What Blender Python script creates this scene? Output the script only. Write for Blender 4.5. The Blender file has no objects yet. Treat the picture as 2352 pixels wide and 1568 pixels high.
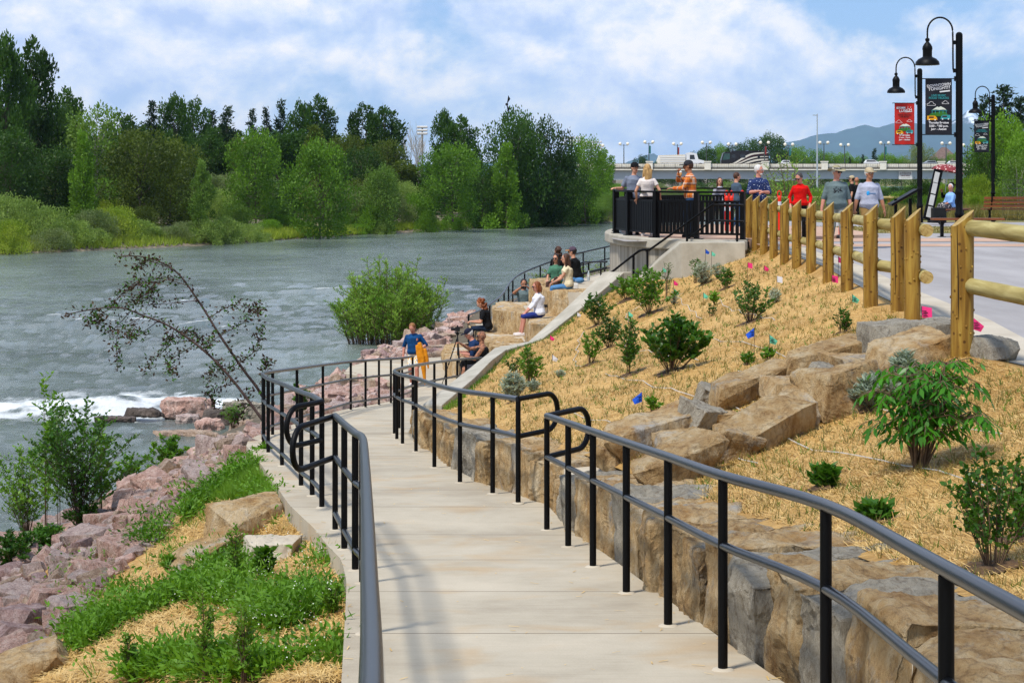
import bpy, bmesh, math, random
import numpy as np
from mathutils import Vector, Matrix, noise
from mathutils.bvhtree import BVHTree
R = math.radians
rnd = random.Random(7)
S = bpy.context.scene
COL = S.collection
# ---------------------------------------------------------------- camera
F = 4116.0                       # focal length in px of the 2352 px wide picture
CX, HY = 1176.0, 400.0
cam = bpy.data.cameras.new('camera'); cam_o = bpy.data.objects.new('camera', cam); COL.objects.link(cam_o)
cam.sensor_width = 36.0; cam.lens = 36.0*F/2352.0
cam.shift_y = -(784.0-HY)/2352.0
cam.clip_start = 0.1; cam.clip_end = 60000
cam_o.location = (0,0,0); cam_o.rotation_euler = (R(90),0,0)
S.camera = cam_o
# ---------------------------------------------------------------- world, sun, exposure
SUN_EL, SUN_DIR = 60.0, Vector((0.34, 0.40, 0.0)).normalized()     # horizontal direction the light travels
W = bpy.data.worlds.new("World"); S.world = W; W.use_nodes = True
wt = W.node_tree; wn = wt.nodes; wl = wt.links; wn.clear()
def wnode(t, **k):
    n = wn.new(t)
    for a, b in k.items(): setattr(n, a, b)
    return n
sky = wnode('ShaderNodeTexSky', sky_type='NISHITA'); sky.sun_disc = False
sky.sun_elevation = R(SUN_EL); sky.sun_rotation = math.atan2(-SUN_DIR.x, -SUN_DIR.y); sky.air_density = 1.0; sky.dust_density = 0.4; sky.ozone_density = 2.0
tc = wnode('ShaderNodeTexCoord'); sep = wnode('ShaderNodeSeparateXYZ'); wl.new(tc.outputs['Generated'], sep.inputs[0])
def wmath(op, a, b=None, c=None, clamp=False):
    n = wnode('ShaderNodeMath', operation=op); n.use_clamp = clamp
    for i, v in enumerate((a, b, c)):
        if v is None: continue
        if isinstance(v, (int, float)): n.inputs[i].default_value = v
        else: wl.new(v, n.inputs[i])
    return n.outputs[0]
comb = wnode('ShaderNodeCombineXYZ')
wl.new(sep.outputs[0], comb.inputs[0]); wl.new(sep.outputs[1], comb.inputs[1]); wl.new(wmath('MULTIPLY', sep.outputs[2], 1.35), comb.inputs[2])
def wnoise(vec, off, scale, detail, rough=0.55, dist=0.0):
    m = wnode('ShaderNodeMapping'); m.inputs['Location'].default_value = off; wl.new(vec, m.inputs[0])
    n = wnode('ShaderNodeTexNoise'); n.inputs['Scale'].default_value = scale; n.inputs['Detail'].default_value = detail
    n.inputs['Roughness'].default_value = rough; n.inputs['Distortion'].default_value = dist
    wl.new(m.outputs[0], n.inputs['Vector']); return n.outputs['Fac']
def wramp(fac, stops):
    n = wnode('ShaderNodeValToRGB'); wl.new(fac, n.inputs[0]); e = n.color_ramp.elements
    while len(e) < len(stops): e.new(0.5)
    for el, (p, c) in zip(e, stops): el.position = p; el.color = (*c, 1)
    return n.outputs[0]
SKO = (3.1, 1.7, 0.4)
n1 = wnoise(comb.outputs[0], SKO, 11.0, 11, 0.58, 0.15)
n2 = wnoise(comb.outputs[0], (SKO[0]+0.004, SKO[1], SKO[2]+0.020), 11.0, 11, 0.58, 0.15)
n3 = wnoise(comb.outputs[0], (9.0, 2.0, 5.0), 4.0, 3)
dens = wmath('ADD', wmath('MULTIPLY', n1, 0.7), wmath('MULTIPLY', n3, 0.42))
mask = wramp(dens, [(0.485, (0,0,0)), (0.55, (0.75,)*3), (0.62, (1,)*3)])
lit = wmath('ADD', wmath('MULTIPLY', wmath('SUBTRACT', n1, n2), 4.6), 0.52, clamp=True)
ccol = wramp(lit, [(0.0, (4.9, 6.1, 8.9)), (0.5, (7.0, 7.8, 9.6)), (1.0, (9.6, 9.4, 9.6))])
mixs = wnode('ShaderNodeMix', data_type='RGBA'); mixs.inputs[0].default_value = 0.62
wl.new(sky.outputs[0], mixs.inputs[6]); mixs.inputs[7].default_value = (2.6, 4.9, 9.3, 1)
mixw = wnode('ShaderNodeMix', data_type='RGBA')
wl.new(wmath('MULTIPLY', mask, wramp(sep.outputs[2], [(0.40, (1,)*3), (0.62, (0.30,)*3)])), mixw.inputs[0]); wl.new(mixs.outputs[2], mixw.inputs[6]); wl.new(ccol, mixw.inputs[7])
bg = wnode('ShaderNodeBackground'); bg.inputs[1].default_value = 0.115
wl.new(mixw.outputs[2], bg.inputs[0]); wo = wnode('ShaderNodeOutputWorld'); wl.new(bg.outputs[0], wo.inputs[0])
sun = bpy.data.lights.new('sun', 'SUN'); sun.energy = 4.4; sun.angle = R(8.0); sun.color = (1.0, 0.95, 0.87)
sun_o = bpy.data.objects.new('sun', sun); COL.objects.link(sun_o)
sd = Vector((SUN_DIR.x*math.cos(R(SUN_EL)), SUN_DIR.y*math.cos(R(SUN_EL)), -math.sin(R(SUN_EL))))
sun_o.rotation_euler = sd.to_track_quat('-Z', 'Y').to_euler(); sun_o.location = (0,0,60)
S.view_settings.view_transform = 'Standard'; S.view_settings.look = 'None'
S.view_settings.exposure = 0.0; S.view_settings.gamma = 1.0
S.render.engine = 'CYCLES'
cy = S.cycles; cy.use_denoising = True; cy.max_bounces = 6; cy.diffuse_bounces = 2; cy.glossy_bounces = 3
cy.transmission_bounces = 3; cy.transparent_max_bounces = 6; cy.volume_bounces = 0; cy.caustics_reflective = False; cy.caustics_refractive = False
cy.use_adaptive_sampling = True; cy.adaptive_threshold = 0.01
cy.denoiser = 'OPENIMAGEDENOISE'; cy.denoising_input_passes = 'RGB_ALBEDO_NORMAL'; cy.denoising_prefilter = 'NONE'; cy.sample_clamp_direct = 6.0; cy.sample_clamp_indirect = 4.0

# ---------------------------------------------------------------- helpers
def P(px, py, d): return Vector(((px-CX)/F*d, d, (HY-py)/F*d))
def XZ(px, d, z): return Vector(((px-CX)/F*d, d, z))
def lin(h):
    h = h.lstrip('#'); o = []
    for i in (0,2,4):
        c = int(h[i:i+2],16)/255; o.append(c/12.92 if c <= .04045 else ((c+.055)/1.055)**2.4)
    return tuple(o)
def tag(o, label=None, cat=None, group=None, kind=None):
    if label: o['label'] = label
    if cat: o['category'] = cat
    if group: o['group'] = group
    if kind: o['kind'] = kind
    return o
def empty(name, loc=(0,0,0), rz=0, label=None, cat=None, group=None):
    o = bpy.data.objects.new(name, None); COL.objects.link(o); o.location = loc; o.rotation_euler = (0,0,rz); o.empty_display_size = .1
    return tag(o, label, cat, group)
def copy_tree(o, parent=None):
    c = o.copy(); COL.objects.link(c); c.parent = parent
    for ch in o.children: copy_tree(ch, c)
    return c
def newmat(name):
    m = bpy.data.materials.new(name); m.use_nodes = True
    return m, m.node_tree.nodes, m.node_tree.links, m.node_tree.nodes['Principled BSDF']
def c4(c): return (c[0], c[1], c[2], 1)
def mat(name, c1, c2=None, scale=4.0, rough=.75, bump=0.0, bscale=None, metal=0.0, detail=6, stretch=(1,1,1), spec=.4, c3=None, lo=.35, hi=.65, rot=(0,0,0), dist=0.0, brough=.6):
    if isinstance(c1, str): c1 = lin(c1)
    if isinstance(c2, str): c2 = lin(c2)
    if isinstance(c3, str): c3 = lin(c3)
    m, n, l, b = newmat(name)
    b.inputs['Base Color'].default_value = c4(c1); b.inputs['Roughness'].default_value = rough; b.inputs['Metallic'].default_value = metal
    b.inputs['Specular IOR Level'].default_value = spec
    t = n.new('ShaderNodeTexCoord'); mp = n.new('ShaderNodeMapping'); mp.inputs['Scale'].default_value = stretch; mp.inputs['Rotation'].default_value = rot
    l.new(t.outputs['Object'], mp.inputs[0])
    if c2 is not None:
        nz = n.new('ShaderNodeTexNoise'); nz.inputs['Scale'].default_value = scale; nz.inputs['Detail'].default_value = detail; nz.inputs['Roughness'].default_value = brough
        nz.inputs['Distortion'].default_value = dist
        l.new(mp.outputs[0], nz.inputs['Vector'])
        r = n.new('ShaderNodeValToRGB'); e = r.color_ramp.elements
        e[0].position = lo; e[0].color = c4(c1); e[1].position = hi; e[1].color = c4(c2)
        if c3 is not None:
            k = e.new(min(.99, hi+.12)); k.color = c4(c3)
        l.new(nz.outputs['Fac'], r.inputs[0]); l.new(r.outputs[0], b.inputs['Base Color'])
    if bump:
        bz = n.new('ShaderNodeTexNoise'); bz.inputs['Scale'].default_value = bscale or scale*3; bz.inputs['Detail'].default_value = 6
        l.new(mp.outputs[0], bz.inputs['Vector']); bb = n.new('ShaderNodeBump'); bb.inputs['Strength'].default_value = 1.0; bb.inputs['Distance'].default_value = bump
        l.new(bz.outputs['Fac'], bb.inputs['Height']); l.new(bb.outputs[0], b.inputs['Normal'])
    return m
def leafmat(name, a, b2, scale=.6, trans=.35, rough=.55, var=.25):
    """foliage: two greens mixed by position, a little different on each plant, light shining through"""
    if isinstance(a, str): a = lin(a)
    if isinstance(b2, str): b2 = lin(b2)
    m, n, l, b = newmat(name)
    t = n.new('ShaderNodeTexCoord'); nz = n.new('ShaderNodeTexNoise'); nz.inputs['Scale'].default_value = scale; nz.inputs['Detail'].default_value = 5
    l.new(t.outputs['Object'], nz.inputs['Vector'])
    oi = n.new('ShaderNodeObjectInfo')
    ad = n.new('ShaderNodeMath'); ad.operation = 'MULTIPLY_ADD'; ad.inputs[1].default_value = var; l.new(oi.outputs['Random'], ad.inputs[0]); l.new(nz.outputs['Fac'], ad.inputs[2])
    r = n.new('ShaderNodeValToRGB'); e = r.color_ramp.elements
    e[0].position = .36; e[0].color = c4(a); e[1].position = .74; e[1].color = c4(b2)
    l.new(ad.outputs[0], r.inputs[0]); l.new(r.outputs[0], b.inputs['Base Color'])
    b.inputs['Roughness'].default_value = rough; b.inputs['Specular IOR Level'].default_value = .3
    tr = n.new('ShaderNodeBsdfTranslucent'); mx = n.new('ShaderNodeMixShader'); mx.inputs[0].default_value = trans
    br = n.new('ShaderNodeMix'); br.data_type = 'RGBA'; br.blend_type = 'MULTIPLY'; br.inputs[0].default_value = 1; br.inputs[7].default_value = (1.3,1.35,.6,1)
    l.new(r.outputs[0], br.inputs[6]); l.new(br.outputs[2], tr.inputs['Color'])
    l.new(b.outputs[0], mx.inputs[1]); l.new(tr.outputs[0], mx.inputs[2]); l.new(mx.outputs[0], n['Material Output'].inputs[0])
    return m
class MB:
    """collects shapes and links them as ONE mesh object"""
    def __init__(s): s.v = []; s.f = []; s.m = []; s.mi = 0
    def add(s, vs, fs):
        o = len(s.v); s.v.extend([tuple(v) for v in vs]); s.f.extend([tuple(i+o for i in f) for f in fs]); s.m.extend([s.mi]*len(fs)); return s
    def box(s, c, h, rz=0, M=None):
        vs = [Vector((x*h[0], y*h[1], z*h[2])) for x in (-1,1) for y in (-1,1) for z in (-1,1)]
        Q = Matrix.Rotation(rz, 3, 'Z') if M is None else M
        vs = [Q @ v + Vector(c) for v in vs]
        return s.add(vs, [(0,1,3,2),(4,6,7,5),(0,4,5,1),(2,3,7,6),(0,2,6,4),(1,5,7,3)])
    def bar(s, a, b, w, h, up=(0,0,1)):
        a = Vector(a); b = Vector(b); d = (b-a); L = d.length; d.normalize(); u = Vector(up); x = d.cross(u)
        if x.length < 1e-4: x = Vector((1,0,0))
        x.normalize(); z = x.cross(d)
        return s.box((a+b)/2, (w/2, L/2, h/2), M=Matrix((x, d, z)).transposed())
    def tube(s, pts, r, n=10, caps=True):
        pts = [Vector(p) for p in pts]; N = len(pts); rr = r if isinstance(r, (list, tuple)) else [r]*N
        t0 = (pts[1]-pts[0]).normalized(); u = t0.orthogonal().normalized(); vs = []
        for i, p in enumerate(pts):
            ta = (pts[i]-pts[i-1]).normalized() if i else t0
            tb = (pts[i+1]-pts[i]).normalized() if i < N-1 else ta
            t = (ta+tb);
            if t.length < 1e-6: t = ta
            t.normalize()
            u = (u - t*u.dot(t)); u.normalize(); w = t.cross(u)
            k = 1/max(.5, math.sqrt((1+ta.dot(tb))/2))
            for j in range(n):
                a = 2*math.pi*j/n; vs.append(p + (u*math.cos(a)+w*math.sin(a))*rr[i]*k)
        fs = [(i*n+j, i*n+(j+1)%n, (i+1)*n+(j+1)%n, (i+1)*n+j) for i in range(N-1) for j in range(n)]
        if caps: fs += [tuple(range(n))[::-1], tuple((N-1)*n+j for j in range(n))]
        return s.add(vs, fs)
    def lathe(s, prof, c=(0,0,0), n=16, sx=1, sy=1):
        vs = []; c = Vector(c)
        for r, z in prof:
            for j in range(n):
                a = 2*math.pi*j/n; vs.append(c+Vector((math.cos(a)*r*sx, math.sin(a)*r*sy, z)))
        fs = [(i*n+j, i*n+(j+1)%n, (i+1)*n+(j+1)%n, (i+1)*n+j) for i in range(len(prof)-1) for j in range(n)]
        fs += [tuple(range(n))[::-1], tuple((len(prof)-1)*n+j for j in range(n))]
        return s.add(vs, fs)
    def ball(s, c, r, n=10, M=None):
        r = r if isinstance(r, (tuple, list)) else (r,r,r); vs = []; c = Vector(c); k = max(4, n//2+1)
        for i in range(1, k):
            ph = math.pi*i/k
            for j in range(n):
                a = 2*math.pi*j/n; v = Vector((math.sin(ph)*math.cos(a)*r[0], math.sin(ph)*math.sin(a)*r[1], math.cos(ph)*r[2])); vs.append(c+(M@v if M else v))
        tp = Vector((0,0,r[2])); vs.append(c+(M@tp if M else tp)); vs.append(c-(M@tp if M else tp)); T = len(vs)-2
        fs = [(i*n+j, (i+1)*n+j, (i+1)*n+(j+1)%n, i*n+(j+1)%n) for i in range(k-2) for j in range(n)]
        fs += [(T, j, (j+1)%n) for j in range(n)] + [(T+1, (k-2)*n+(j+1)%n, (k-2)*n+j) for j in range(n)]
        return s.add(vs, fs)
    def prism(s, poly, a, b, axis='z', M=None, off=(0,0,0)):
        """2-D outline extruded from a to b along an axis"""
        def q(u, v, w):
            p = Vector((u,v,w)) if axis == 'z' else (Vector((u,w,v)) if axis == 'y' else Vector((w,u,v)))
            return (M @ p if M else p) + Vector(off)
        n = len(poly); vs = [q(u,v,a) for u, v in poly]+[q(u,v,b) for u, v in poly]
        return s.add(vs, [tuple(range(n))[::-1], tuple(range(n,2*n))]+[(i,(i+1)%n,n+(i+1)%n,n+i) for i in range(n)])
    def build(s, name, mats, parent=None, smooth=False, loc=None, fixn=True):
        me = bpy.data.meshes.new(name); me.from_pydata(s.v, [], s.f)
        for m in (mats if isinstance(mats, (list, tuple)) else [mats]): me.materials.append(m)
        if s.mi or any(s.m): me.polygons.foreach_set('material_index', s.m)
        if fixn:
            bm = bmesh.new(); bm.from_mesh(me); bmesh.ops.recalc_face_normals(bm, faces=bm.faces); bm.to_mesh(me); bm.free()
        if smooth is True: me.shade_smooth()
        elif smooth:
            me.shade_smooth(); me.set_sharp_from_angle(angle=R(smooth))
        o = bpy.data.objects.new(name, me); COL.objects.link(o)
        if parent: o.parent = parent
        if loc is not None: o.location = loc
        return o
def bez(pts, k=6):
    """Catmull-Rom through points"""
    pts = [Vector(p) for p in pts]; out = []
    for i in range(len(pts)-1):
        p0 = pts[max(i-1,0)]; p1 = pts[i]; p2 = pts[i+1]; p3 = pts[min(i+2,len(pts)-1)]
        for j in range(k):
            t = j/k; out.append(.5*((2*p1)+(p2-p0)*t+(2*p0-5*p1+4*p2-p3)*t*t+(3*p1-p0-3*p2+p3)*t**3))
    out.append(pts[-1]); return out
def ipl(tab, x):
    """piecewise linear table"""
    xs = [t[0] for t in tab]
    if x <= xs[0]: return tab[0][1] if not isinstance(tab[0][1], tuple) else tab[0][1]
    for i in range(1, len(xs)):
        if x <= xs[i]:
            t = (x-xs[i-1])/(xs[i]-xs[i-1]); return tab[i-1][1]*(1-t)+tab[i][1]*t
    return tab[-1][1]
def resample(pts, n):
    pts = [Vector(p) for p in pts]; L = [0]
    for i in range(1, len(pts)): L.append(L[-1]+(pts[i]-pts[i-1]).length)
    out = []; j = 0
    for k in range(n):
        s_ = L[-1]*k/(n-1)
        while j < len(pts)-2 and L[j+1] < s_: j += 1
        t = (s_-L[j])/max(1e-9, L[j+1]-L[j]); out.append(pts[j].lerp(pts[j+1], min(1,max(0,t))))
    return out
def sheet(name, rows, m, bump=None, kind='structure', uv=False):
    """a grid of rows of points as one surface"""
    nr, nc = len(rows), len(rows[0]); vs = [tuple(p) for r in rows for p in r]
    fs = [(i*nc+j, i*nc+j+1, (i+1)*nc+j+1, (i+1)*nc+j) for i in range(nr-1) for j in range(nc-1)]
    me = bpy.data.meshes.new(name); me.from_pydata(vs, [], fs); me.materials.append(m)
    bm = bmesh.new(); bm.from_mesh(me)
    up = sum(f.normal.z for f in bm.faces)
    if up < 0: bmesh.ops.reverse_faces(bm, faces=bm.faces)
    bm.to_mesh(me); bm.free(); me.shade_smooth()
    if uv:
        u = me.uv_layers.new(name='UVMap'); 
        co = np.empty(len(me.loops), dtype=np.int32); me.loops.foreach_get('vertex_index', co)
        arr = np.stack([co//nc/(nr-1), co%nc/(nc-1)], 1).astype(np.float32).ravel(); u.data.foreach_set('uv', arr)
    o = bpy.data.objects.new(name, me); COL.objects.link(o); o['kind'] = kind
    return o
def fast_mesh(name, V, nper, m, parent=None, smooth=False, attr=None):
    """V: (N,nper,3) array, each item one polygon"""
    V = np.asarray(V, dtype=np.float32); N = V.shape[0]
    me = bpy.data.meshes.new(name); me.vertices.add(N*nper); me.vertices.foreach_set('co', V.ravel())
    me.loops.add(N*nper); me.loops.foreach_set('vertex_index', np.arange(N*nper, dtype=np.int32))
    me.polygons.add(N); me.polygons.foreach_set('loop_start', np.arange(0, N*nper, nper, dtype=np.int32))
    me.update(calc_edges=True); me.materials.append(m)
    if parent == 'mesh': return me
    o = bpy.data.objects.new(name, me); COL.objects.link(o)
    if parent: o.parent = parent
    return o
def leaves(C, D, L, Wd, g, bend=.0, updir=.4):
    """C centres, D long directions (N,3), L lengths, Wd widths -> leaf quads (diamond)"""
    N = len(C); D = D/np.linalg.norm(D, axis=1, keepdims=True)
    nrm = g.normal(size=(N,3)); nrm[:,2] += updir*2; s = np.cross(D, nrm); s /= np.linalg.norm(s, axis=1, keepdims=True)+1e-9
    L = np.broadcast_to(np.asarray(L), (N,))[:,None]; Wd = np.broadcast_to(np.asarray(Wd), (N,))[:,None]
    a = C; b = C+D*L*.45+s*Wd*.5; c = C+D*L; d = C+D*L*.45-s*Wd*.5
    return np.stack([a,b,c,d],1)
# ================================================================ materials
M = {}
M['concrete'] = mat('path_concrete', '#a99c84', '#b7ab95', scale=1.3, rough=.85, bump=.003, bscale=40, detail=8)
M['wallcon'] = mat('wall_concrete', '#9b9484', '#b4ad9d', scale=2.0, rough=.85, bump=.004, bscale=25, c3='#c0baab')
M['black'] = mat('black_paint', '#030304', '#050506', scale=3, rough=.5, spec=.16)
M['blackrail'] = mat('black_rail_paint', '#06070a', '#0c0f13', scale=6, rough=.28, spec=.5)
M['weld'] = mat('scuffed_paint', '#1a1d22', '#343a42', scale=14, rough=.35)
M['rubber'] = mat('rubber', '#101010', rough=.8)
M['white'] = mat('white_paint', '#d8d6d0', '#c9c7c1', scale=3, rough=.5)
def ramp_z(d): return ipl([(-5,-1.616),(0,-1.616),(14.4,-2.860),(15.8,-2.900),(41,-5.077),(90,-5.077)], d)
ZW = -6.2                                                        # the water
# joints across the concrete path
def concrete_path_mat():
    m, n, l, b = newmat('ramp_concrete'); t = n.new('ShaderNodeTexCoord'); sp = n.new('ShaderNodeSeparateXYZ'); l.new(t.outputs['Object'], sp.inputs[0])
    def mt(op, a, b_=None, c=None):
        q = n.new('ShaderNodeMath'); q.operation = op
        for i, v in enumerate((a, b_, c)):
            if v is None: continue
            if isinstance(v, (int,float)): q.inputs[i].default_value = v
            else: l.new(v, q.inputs[i])
        return q.outputs[0]
    nz = n.new('ShaderNodeTexNoise'); nz.inputs['Scale'].default_value = .9; nz.inputs['Detail'].default_value = 9; nz.inputs['Roughness'].default_value = .65
    l.new(t.outputs['Object'], nz.inputs['Vector'])
    mp = n.new('ShaderNodeMapping'); mp.inputs['Scale'].default_value = (.6, 9, 1); l.new(t.outputs['Object'], mp.inputs[0])
    n2_ = n.new('ShaderNodeTexNoise'); n2_.inputs['Scale'].default_value = 5; n2_.inputs['Detail'].default_value = 5; l.new(mp.outputs[0], n2_.inputs['Vector'])
    f = mt('ADD', mt('MULTIPLY', nz.outputs['Fac'], .85), mt('MULTIPLY', n2_.outputs['Fac'], .15))
    r = n.new('ShaderNodeValToRGB'); e = r.color_ramp.elements; e[0].position = .33; e[0].color = c4(lin('#9b8f7b')); e[1].position = .68; e[1].color = c4(lin('#bdb19b'))
    k = e.new(.5); k.color = c4(lin('#afa48f')); l.new(f, r.inputs[0])
    # joint every 1.52 m
    fr = mt('FRACT', mt('DIVIDE', mt('ADD', sp.outputs[1], .35), 1.52)); j = mt('LESS_THAN', mt('ABSOLUTE', mt('SUBTRACT', fr, .5)), .0052)
    st = n.new('ShaderNodeTexNoise'); st.inputs['Scale'].default_value = 1.7; st.inputs['Detail'].default_value = 3; st.inputs['Distortion'].default_value = .5; l.new(t.outputs['Object'], st.inputs['Vector'])
    sr = n.new('ShaderNodeValToRGB'); sr.color_ramp.elements[0].position = .53; sr.color_ramp.elements[0].color = (0,0,0,1); sr.color_ramp.elements[1].position = .8; sr.color_ramp.elements[1].color = (.55,.55,.55,1)
    l.new(st.outputs['Fac'], sr.inputs[0])
    mx0 = n.new('ShaderNodeMix'); mx0.data_type = 'RGBA'; l.new(sr.outputs[0], mx0.inputs[0]); l.new(r.outputs[0], mx0.inputs[6]); mx0.inputs[7].default_value = c4(lin('#b08d5c'))
    mx = n.new('ShaderNodeMix'); mx.data_type = 'RGBA'; l.new(j, mx.inputs[0]); l.new(mx0.outputs[2], mx.inputs[6]); mx.inputs[7].default_value = c4(lin('#6d6250'))
    l.new(mx.outputs[2], b.inputs['Base Color']); b.inputs['Roughness'].default_value = .85; b.inputs['Specular IOR Level'].default_value = .3
    bz = n.new('ShaderNodeTexNoise'); bz.inputs['Scale'].default_value = 60; l.new(t.outputs['Object'], bz.inputs['Vector'])
    bb = n.new('ShaderNodeBump'); bb.inputs['Distance'].default_value = .002; l.new(bz.outputs['Fac'], bb.inputs['Height']); l.new(bb.outputs[0], b.inputs['Normal'])
    return m
M['ramp'] = concrete_path_mat()

# rails' ground lines (X, distance)
RR1 = [(1.27,1.5),(1.26,5.2),(1.24,7.08),(1.0,8.5),(.85,9.76),(.70,10.97),(.55,12.18),(.417,13.3),(.28,14.39)]
RR2 = [(.054,15.8),(-.18,16.7),(-.52,17.9),(-.86,19.85),(-1.2,22.4),(-1.46,23.9),(-1.6,24.9),(-1.72,26.2),(-1.74,27.6),(-1.66,30),(-1.43,33),(-1.27,34.5),(-1.1,36),(-.95,37),(-.64,38)]
LR1 = [(-.14,1.5),(-.275,3.5),(-.415,5.2),(-.575,7.1),(-.78,9.5),(-.95,11.4),(-1.05,12.0),(-1.23,13.14),(-1.42,14.39)]
LR2 = [(-1.65,15.55),(-1.84,16.5),(-2.06,17.5),(-2.58,20.1),(-3.02,22.2),(-3.27,23.6),(-3.43,24.7),(-3.46,25.9),(-3.36,28),(-3.24,30.7),(-3.05,33.9),(-2.86,35),(-2.68,36.1),(-2.5,37),(-2.33,38),(-2.24,40.4)]
# slab edges
LEdge = [(-.25,1.2),(-.38,3),(-.52,5),(-.68,7),(-.89,9.5),(-1.06,11.5),(-1.2,12.6),(-1.38,13.4),(-1.6,14.5),(-1.95,15.7),(-2.3,17.5),(-2.8,20.1),(-3.22,22.2),(-3.5,23.6),(-3.65,24.8),(-3.68,26),(-3.57,28),(-3.42,31),(-3.25,33.9),(-3.05,35.2),(-2.8,36.6),(-2.6,38),(-2.45,41),(-2.55,43),(-4.3,45.8),(-4.3,47.4),(-3.8,48.9),(-1.9,49.8),(-1.6,53)]
REdge = [(1.45,1.2),(1.45,5),(1.42,7.1),(1.2,8.5),(1.05,9.76),(.9,10.97),(.76,12.18),(.62,13.3),(.47,14.4),(.3,15.8),(.03,16.7),(-.3,17.9),(-.66,19.85),(-1.0,22.4),(-1.25,24),(-1.42,25.5),(-1.5,27),(-1.48,29),(-1.4,31),(-1.1,33.2),(-.75,36),(-.45,38.6),(.2,40.5),(.6,43),(.4,46),(.2,48),(0,50),(-.2,53)]
def poly3(tab, dz=0): return [Vector((x, d, ramp_z(d)+dz)) for x, d in tab]
nP = 160
Lr = resample(poly3(LEdge), nP); Rr = resample(poly3(REdge), nP)
# pair by distance along, top sheet with thickness
mb = MB(); vs = []; fs = []
for i in range(nP):
    a, b_ = Lr[i], Rr[i]
    vs += [a, b_, a-Vector((0,0,.34)), b_-Vector((0,0,.34))]
for i in range(nP-1):
    q = i*4; fs += [(q,q+1,q+5,q+4),(q,q+4,q+6,q+2),(q+1,q+3,q+7,q+5)]
mb.add(vs, fs); path = mb.build('path', M['ramp']); path['kind'] = 'structure'

# ---------------------------------------------------------------- straw covered slope
def straw_mat(name, green=0.0):
    m, n, l, b = newmat(name); t = n.new('ShaderNodeTexCoord')
    mp = n.new('ShaderNodeMapping'); mp.inputs['Rotation'].default_value = (0,0,R(-12)); mp.inputs['Scale'].default_value = (1.0, 7.0, 2.0); l.new(t.outputs['Object'], mp.inputs[0])
    n1_ = n.new('ShaderNodeTexNoise'); n1_.inputs['Scale'].default_value = 9; n1_.inputs['Detail'].default_value = 8; n1_.inputs['Roughness'].default_value = .7; l.new(mp.outputs[0], n1_.inputs['Vector'])
    n0_ = n.new('ShaderNodeTexNoise'); n0_.inputs['Scale'].default_value = .8; n0_.inputs['Detail'].default_value = 5; l.new(t.outputs['Object'], n0_.inputs['Vector'])
    r = n.new('ShaderNodeValToRGB'); e = r.color_ramp.elements
    e[0].position = .3; e[0].color = c4(lin('#80633a')); e[1].position = .72; e[1].color = c4(lin('#e6cc9c')); k = e.new(.43); k.color = c4(lin('#b8945a')); k = e.new(.56); k.color = c4(lin('#d0ab6a'))
    l.new(n1_.outputs['Fac'], r.inputs[0])
    r0 = n.new('ShaderNodeValToRGB'); r0.color_ramp.elements[0].position = .38; r0.color_ramp.elements[0].color = (.66,.58,.46,1); r0.color_ramp.elements[1].position = .65; r0.color_ramp.elements[1].color = (1.05,1.02,1,1)
    l.new(n0_.outputs['Fac'], r0.inputs[0])
    mu = n.new('ShaderNodeMix'); mu.data_type = 'RGBA'; mu.blend_type = 'MULTIPLY'; mu.inputs[0].default_value = 1; l.new(r.outputs[0], mu.inputs[6]); l.new(r0.outputs[0], mu.inputs[7])
    l.new(mu.outputs[2], b.inputs['Base Color']); b.inputs['Roughness'].default_value = .8; b.inputs['Specular IOR Level'].default_value = .2
    bb = n.new('ShaderNodeBump'); bb.inputs['Distance'].default_value = .02; l.new(n1_.outputs['Fac'], bb.inputs['Height']); l.new(bb.outputs[0], b.inputs['Normal'])
    return m
M['straw'] = straw_mat('straw_blanket')
# back of the stone wall beside the ramp, going from far to near
WB = [(-1.15,28.6),(-1.0,26.8),(-.72,24),(-.38,21.5),(-.02,19),(.36,17),(.66,15.9),(.98,14.6),(1.14,13.3),(1.28,12.1),(1.5,10.9),(1.72,9.7),(1.92,8.5),(2.08,7.2),(2.1,5),(2.1,1.5)]
def wall_h(d): return ipl([(1,.46),(9,.48),(15,.46),(22,.44),(26,.38),(29,.25)], d)
FENCE = [(1719.6,570,41.4),(1736,575,40.0),(1754.5,583.6,38.2),(1777,593,36.4),(1802,606,34.2),(1829.5,615.5,32.5),(1863,627,30.8),(1902.3,648,27.8),(1945.5,668,25.2),(1999.5,702.5,21.9),(2063,714,21.1),(2096,737,19.7)]
FP = [P(*f) for f in FENCE]
P13 = P(2210, 815, 15.5)
bot = [P(1551,622,40.7), P(1462,652,41), P(1403,668,41), P(1330,718,40.3), P(1243,788,39.2), P(1165,810,38.6), P(1100,865,35), P(1022,936,30.7)]
bot += [Vector((x, d, ramp_z(d)+wall_h(d)-.04)) for x, d in WB]
top = [P(1708,566,41.6)] + FP[0:] + [Vector((4.15,17.5,-1.59)), P13, Vector((4.3,14.0,-1.6)), Vector((4.6,11,-1.62)), Vector((4.7,7,-1.62)), Vector((4.7,1.5,-1.62))]
NS, NT = 190, 70
def plz(d): return ipl([(0,-1.60),(20,-1.60),(42,-1.54),(60,-1.62),(105,-2.4),(200,-3.2),(430,-3.5)], d)
fx = lambda d: ipl([(1,4.7),(11,4.6),(14,4.3),(15.5,4.0),(17.5,4.15),(19.7,4.4),(25.2,4.72),(30.8,5.14),(34.2,5.2),(41.4,5.47),(60,7),(105,18)], d)
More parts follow.
